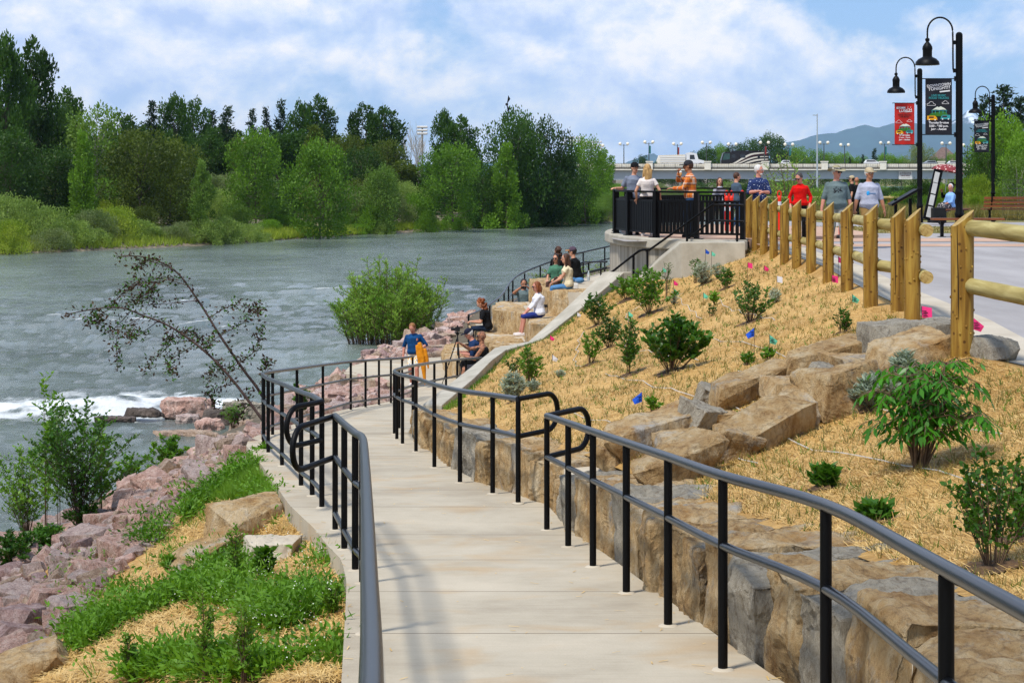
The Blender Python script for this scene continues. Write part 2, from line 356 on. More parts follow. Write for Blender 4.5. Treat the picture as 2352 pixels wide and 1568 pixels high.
# pair the two edges at matching stations
def stations(pts, keys):  # keys: list of (index, station)
    out = []; 
    L = [0]
    for i in range(1, len(pts)): L.append(L[-1]+(pts[i]-pts[i-1]).length)
    tab = [(st, L[i]) for i, st in keys]
    for k in range(NS):
        s_ = k/(NS-1); q = ipl(tab, s_)
        j = 0
        while j < len(pts)-2 and L[j+1] < q: j += 1
        t = (q-L[j])/max(1e-9, L[j+1]-L[j]); out.append(pts[j].lerp(pts[j+1], max(0,min(1,t))))
    return out
Bt = stations(bot, [(0,0),(3,.12),(5,.25),(7,.42),(11,.6),(15,.75),(20,.88),(len(bot)-1,1)])
Tp = stations(top, [(0,0),(2,.12),(5,.25),(8,.42),(12,.62),(14,.75),(16,.88),(len(top)-1,1)])
rows = []
for i in range(NS):
    row = []
    for j in range(NT):
        t = j/(NT-1); p = Bt[i].lerp(Tp[i], t)
        env = math.sin(math.pi*t)
        p.z += env*(.05*noise.fractal(p*.55, 1, 2, 3) + .025*noise.fractal(p*2.6, 1, 2, 3)) + .02*noise.noise(p*5)*min(1, env*4)
        row.append(p)
    e_ = row[-1]; row.append(Vector((max(e_.x+.2, fx(e_.y)+.2), e_.y, plz(e_.y)-.006)))
    rows.append(row)
slope = sheet('slope', rows, M['straw'])
slope_rows = rows

# ---------------------------------------------------------------- left river bank
M['soil'] = mat('bank_soil', '#4d4434', '#6d604a', scale=3, rough=.95, bump=.03, bscale=9)
LB = [(x-.0, d, ramp_z(d)-.16) for x, d in LEdge if d <= 41.5]+[(-2.6,43,-5.15),(-4.35,45.8,-5.2),(-4.35,47.5,-5.2),(-3.8,49.1,-5.2),(-1.9,50,-5.2),(-.5,56,-5.1),(1.5,64,-4.5),(6,80,-3.6),(14,115,-3.4)]
WL = [(-5.2,9),(-7.2,13),(-8.4,19),(-9.0,24),(-8.9,28),(-8.3,31),(-7.7,36),(-7.2,40),(-6.7,43.5),(-6.3,47),(-5.7,51),(-4.9,56),(-4.3,61),(-3.4,68),(-2.5,76),(-.8,85),(1.5,95),(7,120),(16,150)]
NB, NC = 170, 60
LBv = [Vector(p) for p in LB]; WLv = [Vector((x, d, ZW)) for x, d in WL]
def by_keys(pts, keys, n):
    L = [0]
    for i in range(1, len(pts)): L.append(L[-1]+(pts[i]-pts[i-1]).length)
    tab = [(st, L[i]) for i, st in keys]; out = []
    for k in range(n):
        q = ipl(tab, k/(n-1)); j = 0
        while j < len(pts)-2 and L[j+1] < q: j += 1
        t = (q-L[j])/max(1e-9, L[j+1]-L[j]); out.append(pts[j].lerp(pts[j+1], max(0,min(1,t))))
    return out
ii = lambda tab, d: min(range(len(tab)), key=lambda k: abs(tab[k][1]-d))
A_ = by_keys(LBv, [(0,0),(ii(LB,9.5),.14),(ii(LB,15.7),.28),(ii(LB,23.6),.42),(ii(LB,35),.58),(ii(LB,43),.68),(ii(LB,49.1),.78),(ii(LB,64),.88),(len(LB)-1,1)], NB)
B_ = by_keys(WLv, [(0,0),(ii(WL,24),.14),(ii(WL,31),.28),(ii(WL,40),.42),(ii(WL,51),.58),(ii(WL,56),.68),(ii(WL,68),.78),(ii(WL,95),.88),(len(WL)-1,1)], NB)
rows = []
for i in range(NB):
    row = []
    for j in range(NC):
        t = j/(NC-1)*1.35; p = A_[i].lerp(B_[i], t) if t <= 1 else B_[i]+(B_[i]-A_[i])*(t-1)
        if t <= 1:
            p.z += math.sin(math.pi*t)*.18 + (.07*noise.fractal(p*.7,1,2,3) if t > .02 else 0)
        else: p.z = ZW-(t-1)*4
        row.append(p)
    rows.append(row)
bank = sheet('river_bank', rows, M['soil']); bank.data.materials.append(M['straw'])
mi_ = [1 if (f.index//(NC-1) < 62 and f.index%(NC-1) < 25-3*math.sin(f.index//(NC-1)*.4)) else 0 for f in bank.data.polygons]; bank.data.polygons.foreach_set('material_index', mi_)
bank_rows = rows
dg0 = None
def bvh(o):
    me = o.data; return BVHTree.FromPolygons([v.co[:] for v in me.vertices], [p.vertices[:] for p in me.polygons])
BV_slope, BV_bank, BV_path = bvh(slope), bvh(bank), bvh(path)
def hit(px, py, *bv):
    d = Vector(((px-CX)/F, 1, (HY-py)/F)).normalized(); best = None
    for b_ in (bv or (BV_slope, BV_bank)):
        h = b_.ray_cast(Vector((0,0,0)), d)
        if h[0] is not None and (best is None or h[0].y < best.y): best = h[0]
    return best
def zat(x, y, bv, default=-2.0):
    h = bv.ray_cast(Vector((x,y,20)), Vector((0,0,-1)))
    return h[0].z if h[0] is not None else default

# ---------------------------------------------------------------- plaza
M['plaza'] = mat('plaza_concrete', '#8f8a87', '#a29d9a', scale=1.2, rough=.85, bump=.002, bscale=40, stretch=(1,.25,1))
M['strip'] = mat('edge_concrete', '#aca08c', '#bdb29e', scale=1.5, rough=.85)
M['salmon'] = mat('coloured_concrete', '#ad8b72', '#bc9a82', scale=1.2, rough=.85)
M['ground'] = mat('far_ground', '#5d6032', '#8c7a4b', scale=.25, rough=.95, bump=.05, bscale=3)
M['lawn'] = mat('dry_lawn', '#5f6a30', '#a48a58', scale=.9, rough=.95, bump=.02, bscale=20)
M['gravel'] = mat('river_gravel', '#4f4a38', '#8a7c68', scale=2.5, rough=.9, bump=.05, bscale=5)
def plz(d): return ipl([(0,-1.60),(20,-1.60),(42,-1.54),(60,-1.62),(105,-2.4),(200,-3.2),(430,-3.5)], d)
def flat(name, pts, dz, m, kind='structure', sub=1):
    """a flat outline laid on the plaza surface; outline = pairs (left X, right X, d)"""
    rows = [[Vector((xl+(xr-xl)*k/6, d, plz(d)+dz)) for k in range(7)] for xl, xr, d in pts]
    return sheet(name, rows, m, kind=kind)
fx = lambda d: ipl([(1,4.7),(11,4.6),(14,4.3),(15.5,4.0),(17.5,4.15),(19.7,4.4),(25.2,4.72),(30.8,5.14),(34.2,5.2),(41.4,5.47),(60,7),(105,18)], d)
flat('pavement', [(fx(d)+.2, 60, d) for d in (1,6,11,14,15.5,17.5,19.7,22,25.2,28,30.8,34.2,38,41.2)], -.004, M['plaza'])
flat('kerb_strip', [(fx(d)+.19, fx(d)+.85, d) for d in (1,6,11,14,15.5,17.5,19.7,22,25.2,28,30.8,34.2,38.2)], .002, M['strip'])
flat('plaza', [(ipl([(41.2,2.6),(43,2.4),(47,2.6),(52,4.5),(56,6.5),(60,7.5),(66,10)],d), 60, d) for d in (41.2,43,45,47,49,52,54,56,60,66)], -.004, M['plaza'])
flat('coloured_band', [(fx(38.4)+.05, 60, 38.4),(fx(39.7),60,39.7)], .003, M['salmon'])
flat('coloured_band', [(2.9 if d > 41 else 5.4, 60, d) for d in (41.0,41.6,42.4,43.2)], .004, M['salmon'])
flat('lawn', [(9.0,60,47.5),(9.3,60,49),(9.6,60,52),(9.4,60,54.5)], .004, M['lawn'])
flat('lawn', [(10.4,60,61),(11,60,66)], .004, M['lawn'])
# one sheet to the horizon plus the right-bank land behind the plaza
me = MB(); me.add([(-9000,-200,-9),(9000,-200,-9),(9000,16900,-9),(-9000,16900,-9)], [(0,1,2,3)]); g_ = me.build('ground', M['ground']); g_['kind'] = 'structure'
rows = []
for d, xa, xb in [(53,-1.6,5.5),(60,0.5,8.5),(70,3,11),(85,6,15),(115,13,22),(150,24,34),(228,46,56),(330,80,90),(430,112,122),(700,190,205),(2000,500,600)]:
    zt = plz(d)-.03; row = [Vector((xa-3,d,-7.2)), Vector((xa,d,-5.3 if d < 60 else ZW+.1)), Vector(((xa+xb)/2,d,-3.6)), Vector((xb,d,zt))]+[Vector((xb+(60+d*1.5)*k/14,d,zt+.25*noise.noise(Vector((k,d*.02,3))))) for k in range(1,15)]
    rows.append(row)
rb = sheet('right_bank', rows, M['ground'])
BV_rb = bvh(rb)
# the far bank
FB = [(-120,60),(-60,118),(-39.7,139),(-29.4,152),(-22.5,167),(-18.6,176),(-12.7,189),(-8.5,199),(1.3,216),(12.4,228),(30,270),(55,350),(76,430),(140,700),(400,2000)]
rows = []
for x, d in FB:
    nx, ny = -.55, .83
    row = [Vector((x-nx*w, d-ny*w, z)) for w, z in ((5,-7.2),(.6,ZW-.15),(0,ZW+.08),(-2,ZW+.55),(-7,ZW+1.2),(-20,-4.6),(-60,-4.3),(-200,-4),(-900,-3))]
    rows.append(row)
rows2 = []
for i in range(len(rows)-1):
    for k in range(5): rows2.append([rows[i][j].lerp(rows[i+1][j], k/5)+Vector((noise.noise(Vector((i+k/5,j,1))),noise.noise(Vector((i+k/5,j,7))),0))*(1.2 if j<6 else 0) for j in range(len(rows[0]))])
rows2.append(rows[-1])
fb = sheet('far_bank', rows2, M['gravel'])
BV_fb = bvh(fb)

# ---------------------------------------------------------------- river
def river_mat():
    m, n, l, b = newmat('river_water'); t = n.new('ShaderNodeTexCoord')
    def nz(scale, sx, sy, det=6, rough=.6, dist=0):
        mp = n.new('ShaderNodeMapping'); mp.inputs['Scale'].default_value = (sx, sy, 1); l.new(t.outputs['Object'], mp.inputs[0])
        q = n.new('ShaderNodeTexNoise'); q.inputs['Scale'].default_value = scale; q.inputs['Detail'].default_value = det; q.inputs['Roughness'].default_value = rough; q.inputs['Distortion'].default_value = dist
        l.new(mp.outputs[0], q.inputs['Vector']); return q.outputs['Fac']
    a1 = nz(1.5, .6, 1.15, 10, .72, .2); a2 = nz(.12, 1, .5, 4)
    ad = n.new('ShaderNodeMath'); ad.operation = 'MULTIPLY_ADD'; l.new(a1, ad.inputs[0]); ad.inputs[1].default_value = 1; 
    mu = n.new('ShaderNodeMath'); mu.operation = 'MULTIPLY'; l.new(a2, mu.inputs[0]); mu.inputs[1].default_value = .9; l.new(mu.outputs[0], ad.inputs[2])
    bb = n.new('ShaderNodeBump'); bb.inputs['Distance'].default_value = .30; bb.inputs['Strength'].default_value = 1.0; l.new(ad.outputs[0], bb.inputs['Height']); l.new(bb.outputs[0], b.inputs['Normal'])
    a3 = nz(.35, .35, 1.0, 5, .6, .4); ms = n.new('ShaderNodeMapRange'); ms.inputs[1].default_value = .38; ms.inputs[2].default_value = .62; ms.inputs[3].default_value = .35; ms.inputs[4].default_value = 1.0; l.new(a3, ms.inputs[0]); l.new(ms.outputs[0], bb.inputs['Strength'])
    at = n.new('ShaderNodeAttribute'); at.attribute_name = 'foam'
    fz = nz(3.0, 1, .55, 10, .78, .5)
    f1 = n.new('ShaderNodeMath'); f1.operation = 'ADD'; l.new(at.outputs['Fac'], f1.inputs[0]); l.new(fz, f1.inputs[1])
    fr = n.new('ShaderNodeValToRGB'); fr.color_ramp.elements[0].position = .74; fr.color_ramp.elements[0].color = (0,0,0,1); fr.color_ramp.elements[1].position = 1.0; fr.color_ramp.elements[1].color = (1,1,1,1)
    f2 = n.new('ShaderNodeMath'); f2.operation = 'MULTIPLY'; f2.inputs[1].default_value = .75; l.new(f1.outputs[0], f2.inputs[0]); l.new(f2.outputs[0], fr.inputs[0])
    r = n.new('ShaderNodeValToRGB'); e = r.color_ramp.elements; e[0].position = .35; e[0].color = c4(lin('#4c5549')); e[1].position = .7; e[1].color = c4(lin('#7a857c')); l.new(a2, r.inputs[0])
    mx = n.new('ShaderNodeMix'); mx.data_type = 'RGBA'; l.new(fr.outputs[0], mx.inputs[0]); l.new(r.outputs[0], mx.inputs[6]); mx.inputs[7].default_value = (.78,.8,.78,1)
    l.new(mx.outputs[2], b.inputs['Base Color'])
    rr = n.new('ShaderNodeMapRange'); l.new(fr.outputs[0], rr.inputs[0]); rr.inputs[3].default_value = .09; rr.inputs[4].default_value = .8; l.new(rr.outputs[0], b.inputs['Roughness'])
    b.inputs['IOR'].default_value = 1.7; b.inputs['Specular IOR Level'].default_value = .5
    return m
nd, nu = 560, 420
D_ = 14*np.exp(np.linspace(0, math.log(900/14), nd)); U_ = np.linspace(-.62, .42, nu)
DD, UU = np.meshgrid(D_, U_, indexing='ij'); XX = DD*UU
def g2(x0, y0, sx, sy, rot=0):
    c, s_ = math.cos(rot), math.sin(rot); dx, dy = XX-x0, DD-y0; a = (dx*c+dy*s_)/sx; b_ = (-dx*s_+dy*c)/sy
    return np.exp(-(a*a+b_*b_))
foam = np.zeros_like(XX); hgt = np.zeros_like(XX)
# white water of the weir, then broken wave crests upstream
for (x0,y0,sx,sy,rot,amp) in [(-10.6,47.6,2.6,1.7,.12,1.0),(-13.6,47.0,1.8,1.1,.0,.75),(-8.3,47.6,1.5,1.3,-.2,.85),(-11,50.5,3.0,1.6,0,.42),(-16,49,1.2,.8,0,.45)]:
    foam += .66*amp*g2(x0,y0,sx*1.2,sy*1.35,rot)
rg = np.random.default_rng(5)
crest = [(-19.6,78,1.2,.7),(-18.3,76,1.4,.6),(-21,73.5,2.0,.5),(-17.2,73.5,1.4,.8),(-15.5,74.5,1.6,.6),(-13.3,73.2,1.5,.5),(-12,76,.9,.5),(-15.6,86,1.6,.8),(-9.9,95,1.2,.6),(-4.5,100,1.3,.6),(-11,72,1.3,.5)]
for (x0,y0,sx,sy) in crest: foam += .95*g2(x0,y0,sx,sy,.1); hgt += .22*g2(x0,y0-.5,sx*1.3,sy*1.2,.1)
for k in range(150):
    d0 = rg.uniform(52,105); u0 = rg.uniform(-.3,-.02); foam += rg.uniform(.04,.2)*g2(d0*u0, d0, rg.uniform(.3,1.6), rg.uniform(.12,.35), rg.normal(0,.12))
lo = np.empty(XX.shape)
flatp = np.stack([XX.ravel(), DD.ravel()],1)
for k, (x, y) in enumerate(flatp):
    i, j = divmod(k, nu)
    lo[i,j] = (noise.noise(Vector((x*.42, y*.62, .3)))*.34 + noise.noise(Vector((x*1.0, y*1.5, 1.3)))*.28 + noise.noise(Vector((x*2.6, y*3.2, 4.0)))*.14) if y < 260 else 0
rap = .11 + .20*np.clip(g2(-14,78,14,22),0,1)
hgt += lo*rap*1.3
# the smooth lip that pours over the weir and the boiling foam behind it
lip = 1/(1+np.exp(-(DD-45.9-.35*np.sin(XX*.8))/.28))*np.exp(-((XX+11.5)/6)**4)
hgt += -.26*lip*np.exp(-np.clip(DD-46,0,50)/5) + .3*g2(-10.6,48.0,3.2,1.3)*(1+1.2*lo)
fn = np.array([noise.fractal(Vector((x*.9,y*.7,9)),1,2,4) if y < 130 else 0 for x, y in flatp]).reshape(XX.shape)
foam += .5*g2(-11.3,49.6,3.8,2.6)
foam = np.clip(foam*1.15,0,.92)*(.88+.85*fn)
foam *= (1-.95*(1/(1+np.exp((DD-45.6-.35*np.sin(XX*.8))/.15))))
ZZ = ZW+hgt
me = bpy.data.meshes.new('river'); me.vertices.add(nd*nu); me.vertices.foreach_set('co', np.stack([XX,DD,ZZ],-1).astype(np.float32).ravel())
idx = np.arange(nd*nu).reshape(nd,nu); q = np.stack([idx[:-1,:-1], idx[:-1,1:], idx[1:,1:], idx[1:,:-1]],-1).reshape(-1,4)
me.loops.add(q.size); me.loops.foreach_set('vertex_index', q.ravel().astype(np.int32)); me.polygons.add(len(q)); me.polygons.foreach_set('loop_start', np.arange(0,q.size,4,dtype=np.int32))
me.update(calc_edges=True); me.shade_smooth(); at = me.attributes.new('foam','FLOAT','POINT'); at.data.foreach_set('value', foam.astype(np.float32).ravel())
me.materials.append(river_mat()); river = bpy.data.objects.new('river', me); COL.objects.link(river); river['kind'] = 'structure'

# ---------------------------------------------------------------- mountains
M['mount'] = mat('forested_mountain_haze_tint', '#1d3436', '#2f4a4a', scale=.0012, rough=1, lo=.4, hi=.62)  # forest green blued in its own colour to add to the distance haze
M['snowmount'] = mat('snowy_mountain', '#3a4148', '#e8ecf2', scale=.004, rough=1, lo=.5, hi=.56)
def ridge(name, d, prof, m, depth, seed, zb=-9):
    n_ = 120; xs = [p[0] for p in prof]; rows = [[],[],[],[],[]]
    for k in range(n_):
        px = xs[0]+(xs[-1]-xs[0])*k/(n_-1); h = (HY-ipl(prof, px))/F*d
        X = (px-CX)/F*d; h += h*.05*noise.fractal(Vector((px*.02,seed,0)),1,2,4)
        for r_, (fy, fz) in enumerate([(-.9,0),(-.55,.34),(-.25,.7),(0,1),(.8,0)]):
            w = noise.fractal(Vector((px*.015,seed+r_,5)),1,2,4)*.22 if r_ in (1,2) else 0
            rows[r_].append(Vector((X, d+depth*(fy), zb+(h-zb)*max(0,fz+w*fz))))
    return sheet(name, rows, m)
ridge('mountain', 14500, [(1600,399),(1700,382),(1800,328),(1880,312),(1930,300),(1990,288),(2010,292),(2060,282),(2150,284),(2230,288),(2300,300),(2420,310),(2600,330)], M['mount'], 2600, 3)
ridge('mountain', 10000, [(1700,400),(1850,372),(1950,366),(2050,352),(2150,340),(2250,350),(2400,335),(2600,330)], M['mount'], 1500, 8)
ridge('mountain', 15200, [(2050,330),(2150,298),(2190,278),(2224,252),(2242,270),(2290,275),(2400,290)], M['snowmount'], 1200, 11)
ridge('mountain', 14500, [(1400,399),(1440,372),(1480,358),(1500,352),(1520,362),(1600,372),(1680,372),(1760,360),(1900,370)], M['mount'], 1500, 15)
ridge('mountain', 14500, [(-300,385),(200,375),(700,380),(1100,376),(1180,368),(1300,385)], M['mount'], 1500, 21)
# ================================================================ handrails
def path_at(tab, s0, s1, n): pass
def rail_run(name, tab, label, group, three, loops=(), post_idx=None, d0=-9, side=0):
    root = empty(name, (tab[0][0], tab[0][1], ramp_z(tab[0][1])), label=label, cat='railing', group=group)
    o = Vector(root.location)
    def pts(h): return [p-o for p in bez([Vector((x, d, ramp_z(d)+h)) for x, d in tab], 5)]
    tb = MB().tube(pts(.92), .0255, 14); 
    tb.build('top_rail', M['blackrail'], root, smooth=60)
    MB().tube(pts(.59), .0215, 12).build('middle_rail', M['blackrail'], root, smooth=60)
    if three: MB().tube(pts(.14), .0215, 12).build('bottom_rail', M['blackrail'], root, smooth=60)
    # weld collars
    for i, (x, d) in enumerate(tab):
        if post_idx is not None and i not in post_idx: continue
        z = ramp_z(d); p = Vector((x, d, z))-o
        m_ = MB().tube([p, p+Vector((0,0,.90))], .0235, 12); ps = m_.build('post', M['black'], root, smooth=60)
        g_ = MB().lathe([(.055,0),(.05,.006),(.024,.012)], p+Vector((0,0,.0)), 10).build('grout_collar', M['strip'], ps, smooth=60)
        for h in ([.59,.14] if three else [.59]):
            pass
    for end, delta in loops:
        x, d = tab[end]; dv = Vector((*delta, 0)); L = dv.length; u = dv.normalized(); z = ramp_z(d); r = .165
        zt, zm = z+.92, z+.59; cpt = []
        a = Vector((x, d, zt)); 
        cpt += [a, a+u*(L-r)*.5, a+u*(L-r)]
        c = Vector((x, d, (zt+zm)/2))+u*(L-r)
        for k in range(1, 12):
            th = math.pi/2-math.pi*k/12; cpt.append(c+u*math.cos(th)*r+Vector((0,0,math.sin(th)*r)))
        cpt += [Vector((x, d, zm))+u*(L-r), Vector((x, d, zm))]
        MB().tube([p-o for p in cpt], .0235, 12).build('end_loop', M['black'], root, smooth=60)
    return root
GR = 'black pipe handrails along the concrete ramp'
rail_run('handrail', RR1, 'nearest two bar black handrail on the right, in front of the stone wall', GR, False, [(8,(.36,.56))], [1,2,3,4,5,6,7,8])
rail_run('handrail', RR2, 'two bar black handrail on the right bending round to the concrete kerb wall', GR, False, [(0,(.36,.5))], [0,1,2,3,4,5,6,7,8,9,10,11,12,13])
rail_run('handrail', LR1, 'nearest black handrail on the left with a sagging looped end', GR, True, [(8,(-.25,-.75))], [1,2,3,4,5,6,7,8])
rail_run('handrail', LR2, 'long three bar black handrail on the river side curving back towards the water', GR, True, [(0,(-.25,-.45))], list(range(16)))

# ================================================================ stone
def stone_mat(name, a, b_, c, gray='#77736a', sc=2.2):
    m, n, l, b = newmat(name); t = n.new('ShaderNodeTexCoord'); oi = n.new('ShaderNodeObjectInfo')
    va = n.new('ShaderNodeVectorMath'); va.operation = 'ADD'; l.new(t.outputs['Object'], va.inputs[0])
    cm = n.new('ShaderNodeCombineXYZ'); mm = n.new('ShaderNodeMath'); mm.operation = 'MULTIPLY'; mm.inputs[1].default_value = 37; l.new(oi.outputs['Random'], mm.inputs[0]); l.new(mm.outputs[0], cm.inputs[0]); l.new(mm.outputs[0], cm.inputs[2]); l.new(cm.outputs[0], va.inputs[1])
    def nz(scale, det, rough, st=(1,1,1), dist=0):
        mp = n.new('ShaderNodeMapping'); mp.inputs['Scale'].default_value = st; l.new(va.outputs[0], mp.inputs[0])
        q = n.new('ShaderNodeTexNoise'); q.inputs['Scale'].default_value = scale; q.inputs['Detail'].default_value = det; q.inputs['Roughness'].default_value = rough; q.inputs['Distortion'].default_value = dist; l.new(mp.outputs[0], q.inputs['Vector']); return q.outputs['Fac']
    n1_ = nz(sc*2.2, 13, .74, (1,1,.55), .15); n2_ = nz(sc*1.1, 11, .7, (1,1,.8), .2); n3_ = nz(sc*9, 10, .8, (1,1,.28)); n4_ = nz(sc*3.6, 12, .72, (1,1,.3), .2)
    r = n.new('ShaderNodeValToRGB'); e = r.color_ramp.elements; e[0].position = .34; e[0].color = c4(lin(a)); e[1].position = .66; e[1].color = c4(lin(c)); k = e.new(.5); k.color = c4(lin(b_)); l.new(n1_, r.inputs[0])
    r2 = n.new('ShaderNodeValToRGB'); r2.color_ramp.elements[0].position = .56; r2.color_ramp.elements[0].color = (0,0,0,1); r2.color_ramp.elements[1].position = .66; r2.color_ramp.elements[1].color = (1,1,1,1); l.new(n2_, r2.inputs[0])
    mx = n.new('ShaderNodeMix'); mx.data_type = 'RGBA'; l.new(r2.outputs[0], mx.inputs[0]); l.new(r.outputs[0], mx.inputs[6]); mx.inputs[7].default_value = c4(lin(gray))
    # pale mineral streaks and dark pits
    r3 = n.new('ShaderNodeValToRGB'); r3.color_ramp.elements[0].position = .60; r3.color_ramp.elements[0].color = (0,0,0,1); r3.color_ramp.elements[1].position = .72; r3.color_ramp.elements[1].color = (.65,.65,.65,1); l.new(n4_, r3.inputs[0])
    m3 = n.new('ShaderNodeMix'); m3.data_type = 'RGBA'; l.new(r3.outputs[0], m3.inputs[0]); l.new(mx.outputs[2], m3.inputs[6]); m3.inputs[7].default_value = c4(lin('#b9b0a2'))
    r4 = n.new('ShaderNodeValToRGB'); r4.color_ramp.elements[0].position = .32; r4.color_ramp.elements[0].color = (.44,.38,.32,1); r4.color_ramp.elements[1].position = .5; r4.color_ramp.elements[1].color = (1,1,1,1); l.new(n3_, r4.inputs[0])
    m4 = n.new('ShaderNodeMix'); m4.data_type = 'RGBA'; m4.blend_type = 'MULTIPLY'; m4.inputs[0].default_value = 1; l.new(m3.outputs[2], m4.inputs[6]); l.new(r4.outputs[0], m4.inputs[7])
    # fracture lines
    vo = n.new('ShaderNodeTexVoronoi'); vo.feature = 'DISTANCE_TO_EDGE'; vo.inputs['Scale'].default_value = sc*1.1
    wa = n.new('ShaderNodeVectorMath'); wa.operation = 'MULTIPLY_ADD'; q5 = n.new('ShaderNodeTexNoise'); q5.inputs['Scale'].default_value = sc*2; q5.inputs['Detail'].default_value = 5; l.new(va.outputs[0], q5.inputs['Vector'])
    l.new(q5.outputs['Color'], wa.inputs[0]); wa.inputs[1].default_value = (.35,.35,.35); l.new(va.outputs[0], wa.inputs[2]); l.new(wa.outputs[0], vo.inputs['Vector'])
    r5 = n.new('ShaderNodeValToRGB'); r5.color_ramp.elements[0].position = 0; r5.color_ramp.elements[0].color = (.35,.3,.26,1); r5.color_ramp.elements[1].position = .035; r5.color_ramp.elements[1].color = (1,1,1,1); l.new(vo.outputs['Distance'], r5.inputs[0])
    m5 = n.new('ShaderNodeMix'); m5.data_type = 'RGBA'; m5.blend_type = 'MULTIPLY'; m5.inputs[0].default_value = .42; l.new(m4.outputs[2], m5.inputs[6]); l.new(r5.outputs[0], m5.inputs[7]); m4 = m5
    l.new(m4.outputs[2], b.inputs['Base Color']); b.inputs['Roughness'].default_value = .82; b.inputs['Specular IOR Level'].default_value = .3
    ad = n.new('ShaderNodeMath'); ad.operation = 'MULTIPLY_ADD'; l.new(n3_, ad.inputs[0]); ad.inputs[1].default_value = .5; l.new(n1_, ad.inputs[2])
    bb = n.new('ShaderNodeBump'); bb.inputs['Distance'].default_value = .09; bb.inputs['Strength'].default_value = 1.0; l.new(ad.outputs[0], bb.inputs['Height']); l.new(bb.outputs[0], b.inputs['Normal'])
    return m
M['stone'] = stone_mat('quarried_stone', '#987343', '#c0a070', '#d6c29c', '#aaa497')
M['stonetop'] = stone_mat('quarried_stone_ochre', '#a67c44', '#c4a678', '#d6c5a4', '#b3aca0', 1.6)
M['stonegray'] = stone_mat('grey_quarried_stone', '#8d8574', '#aca391', '#c0b6a2', '#8e8c86')
M['pink1'] = stone_mat('pink_riprap', '#a07a6a', '#cca696', '#e4ccbc', '#b8a098', 2.6)
M['pink2'] = stone_mat('purple_riprap', '#866862', '#ad8f88', '#c8b0aa', '#9a8a86', 2.6)
M['pink3'] = stone_mat('tan_riprap', '#8f755e', '#b59b84', '#cbb8a4', '#a39a92', 2.6)
M['pink4'] = stone_mat('pale_riprap', '#a08880', '#c4aca2', '#d8c8be', '#b0a59e', 2.6)
M['wetrock'] = stone_mat('wet_rock', '#3c3430', '#5a5048', '#7a6c62', '#403c3a', 1.4)
def rock_mesh(name, seed, jit=.16, pts=8, sub=3, disp=.07, crop=1, sz=(1,1,1), ledge=True):
    """a broken block: hull of a jittered box, cut, subdivided and roughened"""
    rr = random.Random(seed); bm = bmesh.new()
    for x in (-1,1):
        for y in (-1,1):
            for z in (-1,1): bm.verts.new((x*(1-rr.random()*jit*2), y*(1-rr.random()*jit*2), z*(1-rr.random()*jit*1.4)))
    for k in range(pts):
        v = Vector([rr.uniform(-.95,.95) for _ in range(3)]); ax = rr.randrange(3); v[ax] = rr.choice((-1,1))*rr.uniform(1-jit*.5, 1+jit*.35); bm.verts.new(v)
    r_ = bmesh.ops.convex_hull(bm, input=bm.verts)
    bmesh.ops.delete(bm, geom=list({g for g in r_['geom_interior']+r_['geom_unused'] if isinstance(g, bmesh.types.BMVert)}), context='VERTS')
    for v in bm.verts: v.co = Vector((v.co.x*sz[0], v.co.y*sz[1], v.co.z*sz[2]))
    es = [e for e in bm.edges if e.is_manifold and e.calc_face_angle(0) > R(25)]
    mn = min(sz)
    if es: bmesh.ops.bevel(bm, geom=es, offset=.02*mn, segments=1, affect='EDGES', clamp_overlap=True)
    bmesh.ops.triangulate(bm, faces=bm.faces)
    for _ in range(sub+1):
        ln = sorted((e.calc_length() for e in bm.edges), reverse=True); th = ln[0]*.45
        bmesh.ops.subdivide_edges(bm, edges=[e for e in bm.edges if e.calc_length() > th], cuts=1, use_grid_fill=False); bmesh.ops.triangulate(bm, faces=bm.faces)
    off = Vector((seed*3.7, seed*1.3, 0)); bm.normal_update()
    for v in bm.verts:
        c = Vector((v.co.x, v.co.y, v.co.z*.6))
        n_ = noise.fractal(c*1.1/mn+off, .8, 2.1, 5)*disp*mn*1.5
        st = math.floor(noise.noise(Vector((c.x*.8,c.y*.8,c.z*2.4))/mn+off)*5)/5*disp*mn*1.5
        v.co += v.normal*(n_+st)
    me = bpy.data.meshes.new(name); bm.to_mesh(me); bm.free(); me.shade_smooth(); me.set_sharp_from_angle(angle=R(15))
    return me
def stone(name, size, loc, rz=0, rx=0, ry=0, seed=0, m='stone', label=None, cat='stone block', group=None, sub=3, disp=.07, jit=.12, pts=8):
    me = rock_mesh(name, seed, jit, pts, sub, disp, sz=(size[0]/2,size[1]/2,size[2]/2)); me.materials.append(M[m])
    o = bpy.data.objects.new(name, me); COL.objects.link(o); o.location = loc; o.rotation_euler = (rx, ry, rz)
    return tag(o, label, cat, group)
# ---- stone wall along the ramp
GW = 'rough stone blocks of the low wall beside the ramp'
look = ['rust brown','ochre','grey and tan','golden','dark brown','pale grey','amber streaked']
wallpts = resample(poly3([(x, d) for x, d in REdge if 1.2 < d < 28.8]), 400)
acc = 0; i = 0; nb = 0; srnd = random.Random(21)
cum = [0]
for k in range(1, 400): cum.append(cum[-1]+(wallpts[k]-wallpts[k-1]).length)
pos = 0.3
def wp(s_):
    k = min(range(400), key=lambda q: abs(cum[q]-s_)); return wallpts[k], (wallpts[min(k+1,399)]-wallpts[max(k-1,0)]).normalized()
_o1 = ['first','second','third','fourth','fifth','sixth','seventh','eighth','ninth','tenth','eleventh','twelfth','thirteenth','fourteenth','fifteenth','sixteenth','seventeenth','eighteenth','nineteenth','twentieth']
ords = _o1+[t+'-'+u for t in ('twenty','thirty','forty','fifty','sixty','seventy') for u in _o1[:9]+['last']]
where = ['near the camera','near the camera','under the handrail','under the handrail','near the handrail gap','beside the landing','beyond the gap','in mid wall','near the bend','at the bend']
stone_tops = []
